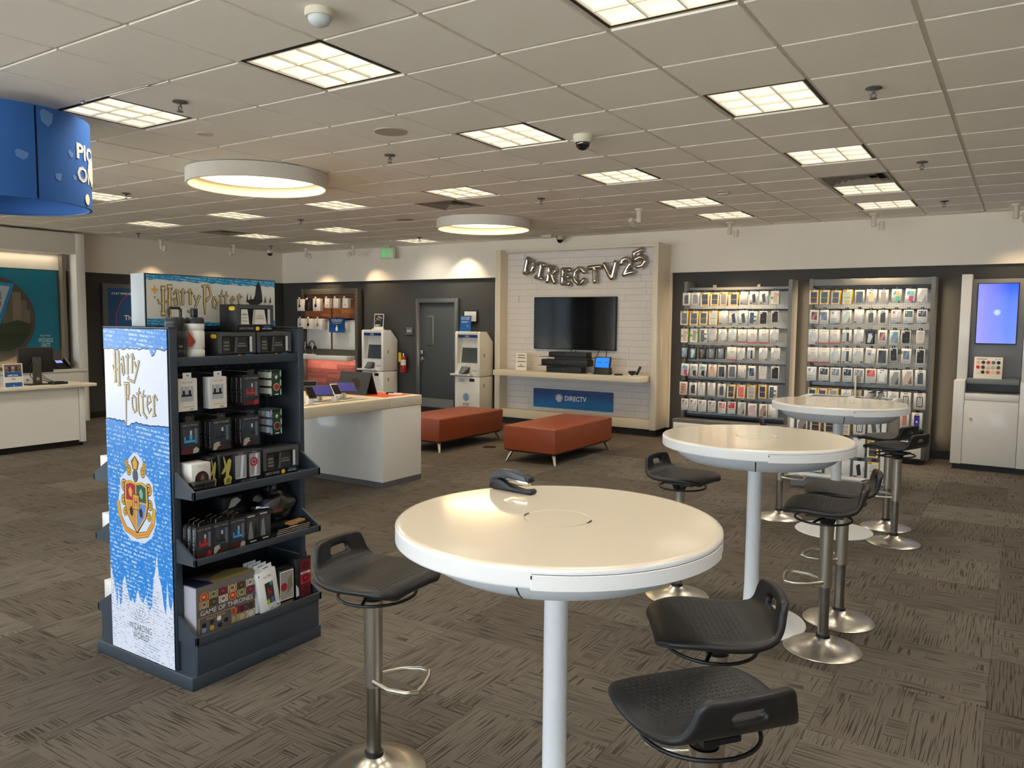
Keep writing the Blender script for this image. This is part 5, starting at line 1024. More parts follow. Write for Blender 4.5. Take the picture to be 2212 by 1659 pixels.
udr = MB(); udr.lathe([(.4385, TZ-.060), (.4295, TZ-.086), (.4065, TZ-.109), (.3765, TZ-.1275)], (0, 0, 0), DARKF, 2, False, a0-.125, a0-.11); udr.lathe([(.442, TZ-.058), (.4395, TZ-.066), (.4305, TZ-.086), (.4075, TZ-.109), (.3775, TZ-.1275)], (0, 0, 0), TUND, 30, True, a0-.11, .05)
parts = [(n, m_.mesh(n)) for n, m_ in (('table_top', top), ('edge_band', rim), ('under_disc', und), ('post', pst), ('base_disc', bse), ('center_lid', lid), ('lid_slots', slot), ('cable_door', cdr), ('under_door', udr))]
for y, lab in ((-.625, 'white round bar table nearest the camera, carrying the stapler'), (1.555, 'white round bar table in the middle of the row of three'), (3.835, 'white round bar table farthest back, before the accessory gondola')):
    t = thing('round_table', lab, 'table', (1.085, y, 0), group='white round bar tables')
    for n, m_ in parts: link(n, m_, t)
st = thing('stapler', 'black desk stapler lying on the nearest round table', 'stapler', (.66, -.367, TZ+.0005), -.10)
STB = mat((52, 58, 66), .35, name='stapler_grey')
part('stapler_base', MB().prism([(.0, .004), (.0, .03), (.02, .042), (.06, .036), (.10, .018), (.15, .012), (.185, .020), (.196, .012), (.19, .0), (.02, 0)], 'y', -.018, .018, mat((26, 28, 32), .35)), st, .004)
part('magazine', MB().prism([(.075, .035), (.09, .030), (.172, .028), (.172, .044), (.075, .046)], 'y', -.010, .010, CHROME), st, .0015)
part('stapler_head', MB().prism([(-.004, .022), (.004, .048), (.045, .075), (.10, .077), (.16, .066), (.172, .05), (.172, .043), (.07, .046), (.04, .042)], 'y', -.017, .017, STB), st, .006)
part('head_tip', MB().prism([(.155, .068), (.178, .058), (.184, .043), (.172, .043), (.166, .055)], 'y', -.018, .018, BLACK), st, .002)

# ------------------------------------------------------------------ bar stools
def seat_mesh():
    prof = [(.186, -.016), (.180, -.004), (.160, .002), (.11, .004), (.05, .001), (-.01, -.004), (-.07, -.004), (-.115, .004), (-.146, .020), (-.166, .042), (-.176, .060), (-.184, .088), (-.190, .108), (-.193, .126)]
    wid = [.120, .152, .180, .198, .205, .202, .192, .176, .160, .148, .142, .134, .128, .112]
    NV = 12; vs = []; fs = []
    for i, ((x, z), w_) in enumerate(zip(prof, wid)):
        for j in range(NV+1):
            t = -1+2*j/NV; lipk = max(0, min(1, (i-7)/4))
            zz = z-(.006*abs(t)**4)*(1-lipk)+.006*abs(t)**2.5*(1 if 2 < i < 8 else 0)
            xx = x+lipk*.018*t*t
            vs.append((xx, w_*t, zz))
    for i in range(len(prof)-1):
        for j in range(NV):
            if i == 10 and 4 <= j <= 7: continue
            k = i*(NV+1)+j; fs.append((k, k+NV+1, k+NV+2, k+1))
    me = bpy.data.meshes.new('seat'); me.from_pydata(vs, [], fs); me.materials.append(SEATM)
    uv = me.uv_layers.new(name='UVMap')
    for lp in me.loops: v = me.vertices[lp.vertex_index].co; uv.data[lp.index].uv = (v.x, v.y)
    for f in me.polygons: f.use_smooth = True
    o = bpy.data.objects.new('tmp', me); COL.objects.link(o)
    s = o.modifiers.new('s', 'SOLIDIFY'); s.thickness = .026; s.offset = -1
    b = o.modifiers.new('b', 'SUBSURF'); b.levels = 2; b.render_levels = 2
    dg = bpy.context.evaluated_depsgraph_get(); out = bpy.data.meshes.new_from_object(o.evaluated_get(dg)); bpy.data.objects.remove(o)
    out.name = 'seat'; return out
def seat_mat():
    m = SEATB.copy(); m.name = 'dimpled_seat'; n = m.node_tree.nodes; L = m.node_tree.links; b = n['Principled BSDF']
    uv = n.new('ShaderNodeUVMap'); s = n.new('ShaderNodeSeparateXYZ'); L.new(uv.outputs[0], s.inputs[0])
    def M(op, a, c=0.):
        q = n.new('ShaderNodeMath'); q.operation = op
        for i, k in enumerate((a, c)):
            if isinstance(k, (int, float)): q.inputs[i].default_value = k
            else: L.new(k, q.inputs[i])
        return q.outputs[0]
    u = M('DIVIDE', s.outputs[0], .017); v = M('DIVIDE', s.outputs[1], .017)
    v = M('ADD', v, M('MULTIPLY', M('FRACT', M('MULTIPLY', M('FLOOR', u), .5)), 1.0))
    a = M('SUBTRACT', M('FRACT', u), .5); c = M('SUBTRACT', M('FRACT', v), .5); d = M('SQRT', M('ADD', M('MULTIPLY', a, a), M('MULTIPLY', c, c)))
    r = n.new('ShaderNodeMapRange'); r.inputs[1].default_value = .22; r.inputs[2].default_value = .34; r.inputs[3].default_value = 1; r.inputs[4].default_value = 0; L.new(d, r.inputs[0])
    msk = M('MULTIPLY', M('MULTIPLY', M('LESS_THAN', M('ABSOLUTE', M('ADD', s.outputs[0], -.045)), .108), M('LESS_THAN', M('ABSOLUTE', s.outputs[1]), .155)), r.outputs[0])
    bp = n.new('ShaderNodeBump'); bp.inputs['Strength'].default_value = 1; bp.inputs['Distance'].default_value = .0035; L.new(msk, bp.inputs['Height']); L.new(bp.outputs[0], b.inputs['Normal']); return m
SEATM = seat_mat(); SEAT = seat_mesh()
ringm = MB(); ringm.tube([(.02+.135*math.cos(a*PI/16), .145*math.sin(a*PI/16), -.052) for a in range(32)], .0055, BLACK, 8, True); RING = ringm.mesh('lift_ring')
plm = MB(); plm.box(-.075, .10, -.05, .05, -.040, -.026, BLACK); plm.cyl((0, 0, -.075), (0, 0, -.036), .034, BLACK, .05, 18)
for s_ in (-1, 1): plm.tube([(.0, s_*.03, -.04), (.04, s_*.09, -.045), (.06, s_*.135, -.052)], .006, BLACK, 6)
PLATE = plm.mesh('seat_plate')
SLEEVE = MB().lathe([(.036, .645), (.034, .62), (.033, .60), (.033, .325), (.0001, .325)], (0, 0, 0), STEEL, 24).mesh('upper_column')
POLE = MB().lathe([(.026, .33), (.026, .05)], (0, 0, 0), STEELD, 20).mesh('lower_column')
CLR = MB().lathe([(.026, .078), (.034, .076), (.035, .052), (.03, .05)], (0, 0, 0), BLACK, 20).mesh('collar')
BASE = MB().lathe([(.0001, 0), (.188, 0), (.190, .004), (.186, .008), (.13, .018), (.08, .032), (.05, .048), (.036, .062), (.0001, .063)], (0, 0, 0), STEEL, 48).mesh('base_disc')
FOOT = MB().tube([(.01, .033, .352), (.08, .085, .352), (.15, .10, .352), (.185, .085, .352), (.195, .04, .352), (.195, -.04, .352), (.185, -.085, .352), (.15, -.10, .352), (.08, -.085, .352), (.01, -.033, .352)], .0085, STEEL, 8).mesh('footrest')
for x, y, a, fa, lab in [(.365, -.69, 4, 25, 'black bar stool left of the nearest round table'), (1.69, -.97, 142, 125, 'black bar stool nearest the camera, its handle facing the viewer'), (1.545, -.44, -150, 185, 'black bar stool right of the nearest table, behind the nearest stool'),
    (.597, 1.708, -8, -10, 'black bar stool left of the middle round table'), (1.50, 1.385, 187, 190, 'black bar stool right of the middle table, the nearer of two'), (1.493, 1.84, 194, 173, 'black bar stool right of the middle table, the farther of two'),
    (.605, 4.03, 20, 20, 'black bar stool left of the farthest round table, mostly hidden behind it'), (1.531, 3.728, 158, 160, 'black bar stool right of the farthest table, the nearer of two'), (1.414, 4.194, 158, 165, 'black bar stool right of the farthest table, the farther of two')]:
    t = thing('bar_stool', lab, 'stool', (x, y, 0), math.radians(a), 'black bar stools'); z = .725
    link('seat', SEAT, t, (0, 0, z)); link('seat_plate', PLATE, t, (0, 0, z)); link('lift_ring', RING, t, (0, 0, z))
    link('upper_column', SLEEVE, t); link('lower_column', POLE, t); link('collar', CLR, t); link('base_disc', BASE, t); link('footrest', FOOT, t, (0, 0, 0), (0, 0, math.radians(fa-a)))
PANEL_LETTERS= [[(-1.2424, 1.4842, 0.0081), (-1.2424, 1.3497, 0.0081)], [(-1.2448, 1.4825, 0.0115), (-1.2379, 1.4834, 0.0115)], [(-1.2426, 1.3579, 0.0058), (-1.2415, 1.3465, 0.0127)], [(-1.2134, 1.4922, 0.0086), (-1.2116, 1.3367, 0.0086)], [(-1.2128, 1.3464, 0.0057), (-1.2113, 1.3328, 0.0137)], [(-1.2602, 1.4253, 0.0038), (-1.2548, 1.4077, 0.0038), (-1.2407, 1.4018, 0.0037), (-1.2217, 1.4139, 0.0037), (-1.2036, 1.4307, 0.0037), (-1.1865, 1.4323, 0.0037)], [(-1.1764, 1.4638, 0.0068), (-1.1689, 1.392, 0.0068)], [(-1.1927, 1.4536, 0.004), (-1.1807, 1.4669, 0.004), (-1.1697, 1.4624, 0.0039)], [(-1.1868, 1.4281, 0.0045), (-1.1857, 1.396, 0.0045), (-1.174, 1.3821, 0.0045)], [(-1.1393, 1.4762, 0.0067), (-1.1421, 1.3899, 0.0067)], [(-1.1526, 1.4678, 0.0036), (-1.1374, 1.4804, 0.0036), (-1.1281, 1.4654, 0.0036)], [(-1.1024, 1.4821, 0.0066), (-1.1062, 1.3963, 0.0066)], [(-1.1133, 1.4738, 0.0036), (-1.0973, 1.4838, 0.0036), (-1.0854, 1.4589, 0.0036)], [(-1.0856, 1.4453, 0.0055), (-1.0671, 1.4091, 0.0055)], [(-1.0497, 1.4523, 0.0071), (-1.0683, 1.4074, 0.006), (-1.0912, 1.3557, 0.005)], [(-1.0903, 1.3532, 0.0044), (-1.123, 1.3611, 0.0045), (-1.1449, 1.3697, 0.0045), (-1.1348, 1.3807, 0.0045)], [(-1.1602, 1.3442, 0.0096), (-1.1616, 1.2653, 0.0055), (-1.1644, 1.1584, 0.0014)], [(-1.1743, 1.3451, 0.0051), (-1.1349, 1.3471, 0.005)], [(-1.1367, 1.3438, 0.0056), (-1.1357, 1.299, 0.0056), (-1.1536, 1.2787, 0.0056)], [(-1.1523, 1.282, 0.0045), (-1.1384, 1.2796, 0.0045), (-1.1416, 1.2714, 0.0045)], [(-1.1006, 1.2915, 0.005), (-1.1133, 1.2812, 0.005), (-1.11, 1.2366, 0.005), (-1.0944, 1.2169, 0.005), (-1.0802, 1.2259, 0.005), (-1.0828, 1.283, 0.005), (-1.1006, 1.2915, 0.005)], [(-1.0525, 1.3308, 0.0014), (-1.0628, 1.3001, 0.0034), (-1.0631, 1.2398, 0.0055)], [(-1.0631, 1.2398, 0.0055), (-1.0604, 1.2177, 0.0036), (-1.0474, 1.2043, 0.0016)], [(-1.0763, 1.3025, 0.0033), (-1.0433, 1.3092, 0.0033)], [(-1.0178, 1.3217, 0.0013), (-1.0295, 1.2926, 0.0039), (-1.0276, 1.2201, 0.0065)], [(-1.0276, 1.2201, 0.0049), (-1.0002, 1.1968, 0.0048)], [(-1.0397, 1.2936, 0.0033), (-1.0061, 1.2981, 0.0032)], [(-0.9918, 1.2933, 0.0048), (-0.9976, 1.2505, 0.0048), (-0.9814, 1.2209, 0.0048), (-0.9655, 1.2417, 0.0048)], [(-0.9918, 1.2933, 0.0038), (-0.974, 1.2991, 0.0037), (-0.9656, 1.2746, 0.0037), (-0.9945, 1.2602, 0.0038)], [(-0.9423, 1.2979, 0.0063), (-0.9434, 1.2167, 0.0063)], [(-0.9516, 1.2911, 0.0037), (-0.9352, 1.3052, 0.0037), (-0.9168, 1.2824, 0.0037)], [(-0.9437, 1.223, 0.0063), (-0.9411, 1.21, 0.0158)]]
BANNER_LETTERS= [[(-0.5671, 1.7834, 0.0065), (-0.5688, 1.6672, 0.0065)], [(-0.5764, 1.7815, 0.0099), (-0.5573, 1.7823, 0.01)], [(-0.5781, 1.6661, 0.01), (-0.5595, 1.6663, 0.01)], [(-0.5323, 1.7898, 0.007), (-0.5389, 1.6565, 0.007)], [(-0.5439, 1.7893, 0.0105), (-0.5207, 1.7902, 0.0106)], [(-0.5488, 1.6564, 0.01), (-0.5289, 1.6566, 0.0101)], [(-0.5941, 1.7304, 0.0025), (-0.5865, 1.7132, 0.0025), (-0.5703, 1.7111, 0.0025), (-0.548, 1.7241, 0.0025), (-0.5284, 1.7312, 0.0025), (-0.5031, 1.7379, 0.0025)], [(-0.4953, 1.7761, 0.0051), (-0.4872, 1.7029, 0.0051)], [(-0.5127, 1.7578, 0.003), (-0.4975, 1.7786, 0.003)], [(-0.5089, 1.7327, 0.0035), (-0.5085, 1.7075, 0.0035), (-0.4872, 1.7029, 0.0036)], [(-0.4653, 1.7772, 0.0051), (-0.4671, 1.7084, 0.0051)], [(-0.4769, 1.7667, 0.0031), (-0.4634, 1.7824, 0.0031), (-0.4524, 1.765, 0.0031)], [(-0.4278, 1.7812, 0.0051), (-0.4279, 1.7118, 0.0052)], [(-0.4397, 1.768, 0.0031), (-0.4247, 1.7855, 0.0031), (-0.4137, 1.7612, 0.0031)], [(-0.4052, 1.7537, 0.0041), (-0.3929, 1.7256, 0.0042)], [(-0.3756, 1.7546, 0.0052), (-0.3913, 1.7204, 0.0044), (-0.412, 1.6734, 0.0036)], [(-0.412, 1.6719, 0.0034), (-0.4421, 1.6792, 0.0033)], [(-0.3475, 1.8026, 0.0073), (-0.3498, 1.711, 0.0047), (-0.3479, 1.6664, 0.0021)], [(-0.3625, 1.8009, 0.0042), (-0.3233, 1.8025, 0.0042)], [(-0.3234, 1.801, 0.0047), (-0.3122, 1.7593, 0.0047), (-0.3328, 1.7403, 0.0047), (-0.3403, 1.7296, 0.0047)], [(-0.2971, 1.7492, 0.004), (-0.305, 1.7278, 0.004), (-0.3014, 1.7015, 0.004), (-0.2862, 1.6911, 0.004), (-0.278, 1.7232, 0.004), (-0.291, 1.7494, 0.004), (-0.2984, 1.7481, 0.004)], [(-0.2484, 1.7854, 0.0013), (-0.2586, 1.7504, 0.0028), (-0.2572, 1.7077, 0.0043)], [(-0.2572, 1.7077, 0.0043), (-0.255, 1.6944, 0.0028), (-0.244, 1.6801, 0.0013)], [(-0.2691, 1.7554, 0.0024), (-0.244, 1.7605, 0.0024)], [(-0.2227, 1.7783, 0.0013), (-0.2316, 1.7512, 0.0031), (-0.2305, 1.7163, 0.0048)], [(-0.241, 1.7536, 0.0027), (-0.2123, 1.7599, 0.0027)], [(-0.1867, 1.7553, 0.0035), (-0.202, 1.7359, 0.0035), (-0.1941, 1.7171, 0.0035), (-0.1715, 1.7122, 0.0035)], [(-0.1867, 1.7553, 0.003), (-0.1733, 1.7475, 0.003), (-0.1982, 1.7306, 0.003)], [(-0.1508, 1.7645, 0.0044), (-0.1504, 1.7209, 0.0044)], [(-0.1588, 1.7561, 0.003), (-0.1474, 1.769, 0.003), (-0.1339, 1.7541, 0.003)]]
# ------------------------------------------------------------------ merchandise stand with backlit panels
KX, KY = -1.095, -.315
ks = thing('merchandise_stand', 'tall dark merchandise stand with a backlit blue and white end panel', 'display stand', (KX, KY, 0))
def kb(x0, x1, y0, y1, z0, z1, m_): return MB().box(x0-KX, x1-KX, y0-KY, y1-KY, z0, z1, m_)
def kp(mb): mb.v = [(x-KX, y-KY, z) for x, y, z in mb.v]; return mb
part('plinth', kb(-1.478, -.712, -.692, .065, 0, .062, NAVY), ks, .004)
YA, YB_ = -.645, .04
part('core_board', kb(-1.10, -1.085, YA, YB_, .062, 1.60, NAVYD), ks)
for y0, y1 in ((-.688, YA), (YB_, .075)):
    part('end_frame', kb(-1.345, -.832, y0+.004, y1, .062, 1.60, NAVY), ks, .003)
for y0, y1 in ((-.688, YA), (YB_, .075)): part('top_cap', kb(-1.345, -.832, y0, y1, 1.60, 1.606, NAVY), ks)
part('core_cap', kb(-1.165, -1.05, YA, YB_, 1.594, 1.606, NAVY), ks)
# backlit panel on the end facing the shop front
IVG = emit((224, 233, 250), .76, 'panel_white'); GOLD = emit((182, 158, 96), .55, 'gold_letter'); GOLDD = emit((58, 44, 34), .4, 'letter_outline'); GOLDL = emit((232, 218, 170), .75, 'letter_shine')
SCRB2 = script_mat('blue_handwriting', (0, 134, 226), (190, 222, 246), .72, thr=.535); SCRW = script_mat('pale_handwriting', (220, 230, 248), (150, 164, 184), .76, .0135, thr=.53)
lp = part('light_panel', kb(-1.335, -.838, -.690, -.684, .068, 1.596, NAVYD), ks)
q = MB(); q.add([(-1.332, -.6903, .071), (-.841, -.6903, .071), (-.841, -.6903, 1.593), (-1.332, -.6903, 1.593)], [[0, 1, 2, 3]], IVG); part('lit_face', kp(q), lp)
def W(mb, pts, mt): mb.add(pts, [list(range(len(pts)))], mt)
yy = -.6908; RB = random.Random(3)
def torn(x0, x1, za, zb, amp, n=26): return [(x0+(x1-x0)*i/n, za+(zb-za)*i/n+RB.uniform(-amp, amp)) for i in range(n+1)]
q = MB()
te = torn(-1.335, -.838, 1.505, 1.512, .006); te[20] = (te[20][0], 1.480); te[21] = (te[21][0], 1.486)
def vband(q, e, zc, mt, y):
    for i in range(len(e)-1):
        a, b = e[i], e[i+1]; P = [(a[0], y, a[1]), (b[0], y, b[1]), (b[0], y, zc), (a[0], y, zc)]
        if zc < a[1]: P = P[::-1]
        q.add(P, [[0, 1, 2, 3]], mt)
vband(q, [(x, z-.006) for x, z in te], 1.55, emit((6, 60, 120), .5, 'torn_edge'), yy); vband(q, te, 1.596, SCRB2, yy-.0006)
be = torn(-1.335, -.838, 1.168, 1.160, .006); be[9] = (be[9][0], 1.145); be[10] = (be[10][0], 1.146)
vband(q, [(x, z+.006) for x, z in be], 1.10, emit((6, 60, 120), .5, 'torn_edge'), yy); vband(q, be, .24, SCRB2, yy-.0006)
# pale pointed spires rising at the foot
sp = [(-1.335, .47), (-1.31, .40), (-1.295, .34), (-1.285, .27), (-1.272, .385), (-1.262, .27), (-1.245, .31), (-1.235, .40), (-1.215, .435), (-1.2, .38), (-1.185, .33), (-1.17, .315), (-1.155, .335), (-1.14, .31), (-1.12, .37), (-1.11, .385), (-1.095, .345), (-1.07, .33), (-1.05, .37), (-1.035, .33), (-1.02, .305), (-1.0, .335), (-.985, .45), (-.97, .50), (-.955, .575), (-.942, .48), (-.925, .44), (-.91, .35), (-.895, .31), (-.88, .47), (-.87, .36), (-.855, .34), (-.838, .40)]
vband(q, sp, .068, SCRW, yy-.0012)
e2 = [(sp[0][0], .46)]+[(x, z) for x, z in sp[1:]]
part('print', kp(q), lp)
q = MB(); p = Pic(q, (0, yy-.001, 0), (1, 0, 0), (0, 0, 1), (0, -1, 0), .0004); p.auto = False
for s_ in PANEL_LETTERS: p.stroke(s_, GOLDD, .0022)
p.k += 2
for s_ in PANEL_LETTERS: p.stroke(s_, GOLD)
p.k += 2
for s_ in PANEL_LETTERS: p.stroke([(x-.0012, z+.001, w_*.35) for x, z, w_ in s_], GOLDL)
INKP = emit((90, 92, 100), .6, 'panel_ink')
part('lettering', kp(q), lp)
q = MB(); p = Pic(q, (0, yy-.001, 0), (1, 0, 0), (0, 0, 1), (0, -1, 0), .0004); p.auto = False; p.k = 4
for i in range(9):
    a = math.radians(15+150*i/8); p.stroke([(-1.100+.02*math.cos(a), .232+.014*math.sin(a), .0007), (-1.100+.082*math.cos(a), .232+.066*math.sin(a), .0012)], INKP)
part('fan_mark', kp(q), lp)
for s_, a, b, c, d in (('WIZARDING', -1.188, .190, -1.008, .222), ('WORLD', -1.160, .150, -1.035, .182)): q = MB(); p = Pic(q, (0, yy-.001, 0), (1, 0, 0), (0, 0, 1), (0, -1, 0), .0016); p.text(s_, a, b, c, d, INKP, .0); part('lettering', kp(q), lp)
# heraldic shield emblem
q = MB(); p = Pic(q, (0, yy-.002, 0), (1, 0, 0), (0, 0, 1), (0, -1, 0), .0004)
HAL = emit((206, 220, 240), .8, 'emblem_halo'); GO = emit((214, 168, 58), .75, 'emblem_gold'); GD2 = emit((120, 84, 30), .5, 'emblem_shade'); RD = emit((176, 34, 56), .65, 'emblem_red'); GN = emit((14, 96, 76), .6, 'emblem_green'); BU = emit((104, 136, 208), .75, 'emblem_blue'); TA = emit((206, 150, 60), .7, 'emblem_tan'); IK = emit((26, 22, 26), .4, 'emblem_ink'); OR = emit((226, 130, 50), .75, 'emblem_ribbon'); GR = emit((120, 124, 130), .6, 'emblem_helm')
def ell(cx, cz, rx, rz, mt, n=24): p.poly([(cx+rx*math.cos(2*PI*i/n), cz+rz*math.sin(2*PI*i/n)) for i in range(n)], mt)
cx = -1.098
p.poly([(cx+(.148 if z < .86 else .13 if z < .92 else .075 if z < .99 else .04)*s_*k_, z) for s_, zs in ((1, (.615, .65, .72, .80, .86, .90, .94, .98, 1.01, 1.03)), (-1, (1.03, 1.01, .98, .94, .90, .86, .80, .72, .65, .615))) for z in zs for k_ in [(.35 if z in (.615, 1.03) else .75 if z == .65 else 1)]], HAL)
shd = lambda k: [(cx-.088*k, .885), (cx-.045*k, .90), (cx, .893), (cx+.045*k, .90), (cx+.088*k, .885), (cx+.092*k, .80), (cx+.07*k, .735), (cx, .798-.125*k-.012), (cx-.07*k, .735), (cx-.092*k, .80)]
for s_ in (-1, 1):      # side scrolls
    for (ox, oz, r0) in ((.098, .87, .030), (.105, .80, .026), (.095, .745, .022), (.055, .945, .026), (.07, .975, .020)):
        for rr_, mt in ((r0, IK), (r0*.86, GO), (r0*.50, IK), (r0*.36, GO)): ell(cx+s_*ox, oz, rr_*.8, rr_, mt, 16)
p.poly([(x, z) for x, z in shd(1.08)], IK); p.poly(shd(1.0), GO)
mz = .802
p.poly([(cx-.078, .876), (cx-.043, .888), (cx-.004, .882), (cx-.004, mz+.004), (cx-.080, mz+.004)], RD); p.poly([(cx+.078, .876), (cx+.043, .888), (cx+.004, .882), (cx+.004, mz+.004), (cx+.080, mz+.004)], GN)
p.poly([(cx-.080, mz-.004), (cx-.004, mz-.004), (cx-.004, .675), (cx-.06, .738)], TA); p.poly([(cx+.080, mz-.004), (cx+.004, mz-.004), (cx+.004, .675), (cx+.06, .738)], BU)
for ox, oz, mt in ((-.042, .845, GO), (.042, .845, emit((150, 190, 170), .6, 'emblem_mint')), (-.038, .755, IK), (.038, .755, IK)): p.poly([(cx+ox, oz+.026), (cx+ox+.014, oz+.004), (cx+ox+.008, oz-.024), (cx+ox-.010, oz-.016), (cx+ox-.016, oz+.008)], mt)
p.used.append((cx-.05, mz-.05, cx+.05, mz+.05, 9)); p.rect(cx-.026, mz-.036, cx+.026, mz+.036, GD2); p.rect(cx-.022, mz-.032, cx+.022, mz+.032, GO); p.text('H', cx-.013, mz-.023, cx+.013, mz+.023, RD, .02)
ell(cx, .925, .022, .030, IK); ell(cx, .925, .018, .026, GR)
for k in (-.009, 0, .009): p.rect(cx+k-.0015, .905, cx+k+.0015, .945, IK)
p.poly([(cx-.02, .952), (cx+.02, .952), (cx+.032, .99), (cx+.015, 1.005), (cx, 1.018), (cx-.015, 1.005), (cx-.032, .99)], GD2); p.poly([(cx-.012, .955), (cx+.012, .955), (cx+.02, .985), (cx, 1.012), (cx-.02, .985)], GO)
rb = [(cx-.145, .79), (cx-.13, .72), (cx-.085, .665), (cx, .645), (cx+.085, .665), (cx+.13, .72), (cx+.145, .79)]
p.k = 12; p.stroke([(x, z, .0145) for x, z in rb], IK); p.k += 1; p.stroke([(x, z, .012) for x, z in rb], GO); p.k += 1; p.stroke([(x, z, .0045) for x, z in rb[1:-1]], OR)
part('emblem', kp(q), lp)
# top sign facing the round tables
sg = part('top_sign', kb(-1.162, -1.054, -.654, .082, 1.606, 1.848, mat((150, 156, 162), .5, name='sign_grey')), ks, .003)
fr_ = part('sign_frame', kb(-1.056, -1.050, -.654, .082, 1.606, 1.848, BLACK), sg)
SB3 = script_mat('teal_handwriting', (20, 136, 190), (150, 200, 225), .85, .012, (1, 2), .47); SW = mat((206, 204, 196), .45, name='sign_paper')
SB4 = script_mat('teal_handwriting_print', (22, 120, 168), (130, 190, 215), 1, .012, (1, 2), .47, emis=False)
q = MB(); p = Pic(q, (-1.0495, 0, 0), (0, 1, 0), (0, 0, 1), (1, 0, 0), .0005); p.auto = False
p.rect(-.648, 1.610, .077, 1.844, SW)
def hband(e, zc, mt):
    for i in range(len(e)-1): p.poly([(e[i][0], e[i][1]), (e[i+1][0], e[i+1][1]), (e[i+1][0], zc), (e[i][0], zc)], mt, False)
    p.k += 1
hband(torn(-.648, .077, 1.820, 1.812, .004, 30), 1.844, SB4); hband([(-.648, 1.643), (-.53, 1.645), (-.529, 1.61)], 1.610, SB4); hband(torn(-.36, .077, 1.628, 1.640, .004, 16), 1.610, SB4)
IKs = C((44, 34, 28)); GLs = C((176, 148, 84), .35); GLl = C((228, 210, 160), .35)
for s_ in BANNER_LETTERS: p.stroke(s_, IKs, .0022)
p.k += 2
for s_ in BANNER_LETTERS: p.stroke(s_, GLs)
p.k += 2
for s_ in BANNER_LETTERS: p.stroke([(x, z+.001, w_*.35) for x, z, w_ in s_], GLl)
p.k = 4; p.poly([(-.108, 1.74), (-.06, 1.748), (-.05, 1.77), (-.043, 1.815), (-.028, 1.842), (-.014, 1.812), (-.006, 1.77), (-.004, 1.735), (-.06, 1.70)], C((34, 32, 34)))
for a, h_ in ((-.10, .05), (-.078, .045), (.012, .04), (.045, .035)): p.poly([(a-.006, 1.73), (a+.006, 1.73), (a+.001, 1.73+h_)], C((34, 32, 34)))
p.poly([(-.63, 1.775), (-.615, 1.782), (-.61, 1.80), (-.603, 1.782), (-.59, 1.776), (-.603, 1.768), (-.612, 1.752), (-.616, 1.768)], C((206, 150, 50))); p.circ(-.61, 1.74, .006, C((206, 150, 50)), 8)
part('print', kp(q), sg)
# shelves on both long sides: tray floor, lip and two side brackets each
for sx in (1, -1):
    def X(x): return KX+sx*(x-KX)
    def sb(x0, x1, y0, y1, z0, z1, m_): return kb(min(X(x0), X(x1)), max(X(x0), X(x1)), y0, y1, z0, z1, m_)
    s_ = part('shelf', sb(-1.08, -.85, YA, YB_, 1.440, 1.450, NAVY), ks); part('shelf_lip', sb(-.85, -.842, YA-.02, YB_+.012, 1.432, 1.473, NAVY), s_, .002)
    for zt, zb in ((.892, .856), (.592, .562), (.242, .205)):
        s_ = part('shelf', sb(-1.08, -.705, YA-.02, YB_+.012, zb+.006, zb+.018, NAVY), ks); part('shelf_lip', sb(-.712, -.700, YA-.03, YB_+.018, zb, zt, NAVY), s_, .002)
        for y0 in (YA-.03, YB_+.006):
            q = MB(); q.prism([(X(-.834), zb-.003), (X(-.70), zb), (X(-.70), zt), (X(-.834), zt+.075)], 'y', y0, y0+.012, NAVY); part('bracket', kp(q), s_)
    part('bin_front', sb(-.725, -.712, YA-.02, YB_+.01, .062, .205, NAVY), ks, .002)
    for y0 in (YA-.02, YB_+.0): part('bin_side', sb(-.834, -.725, y0, y0+.01, .062, .205, NAVY), ks)
    for k in range(10): part('peg_hole', sb(-1.085, -1.0835, YA+.05+.065*k, YA+.06+.065*k, 1.40, 1.406, C((90, 98, 108))), ks)

# --- goods on the stand. fx: x of the front face; goods face +X
def carton(name, lab, cat, fx, y0, y1, z0, h_, dep, body, draw=None, group=None, side=None, tab=False, lean=0, front_m=None):
    w_ = y1-y0; t = thing(name, lab, cat, (fx-dep/2, (y0+y1)/2, z0), PI/2, group)
    if lean: t.rotation_euler = (0, 0, PI/2+lean)
    part('carton', MB().box(-w_/2, w_/2, -dep/2, dep/2, 0, h_, C(body)), t, .0015, seg=1)
    if draw:
        q = MB(); p = Pic(q, (-w_/2, -dep/2-.0003, 0), (w_, 0, 0), (0, 0, h_), (0, -1, 0), .0005); draw(p); part('print', q, t)
    if side:
        q = MB(); p = Pic(q, (-w_/2-.0003, dep/2, 0), (0, -dep, 0), (0, 0, h_), (-1, 0, 0), .0005); side(p); part('side_print', q, t)
    if tab:
        part('hang_tab', MB().box(-w_*.22, w_*.22, -dep/2, -dep/2+.003, h_, h_+.026, C(tab)), t); part('hook', MB().cyl((fx+.008-KX, (y0+y1)/2-KY, z0+h_+.014), (-1.084-KX, (y0+y1)/2-KY, z0+h_+.014), .003, GREYD, n=6), ks)
    return t
def GT(p, a, b, c, d, m_=None): p.text('GAME OF THRONES', a, b, c, d, m_ or C((170, 168, 164)), .0)
KB = (24, 25, 28); DG = C((74, 76, 78)); YL = C((232, 196, 40)); SILV = C((196, 198, 204), .25); GLS = C((60, 66, 76), .1); GLS2 = C((98, 108, 122), .1)
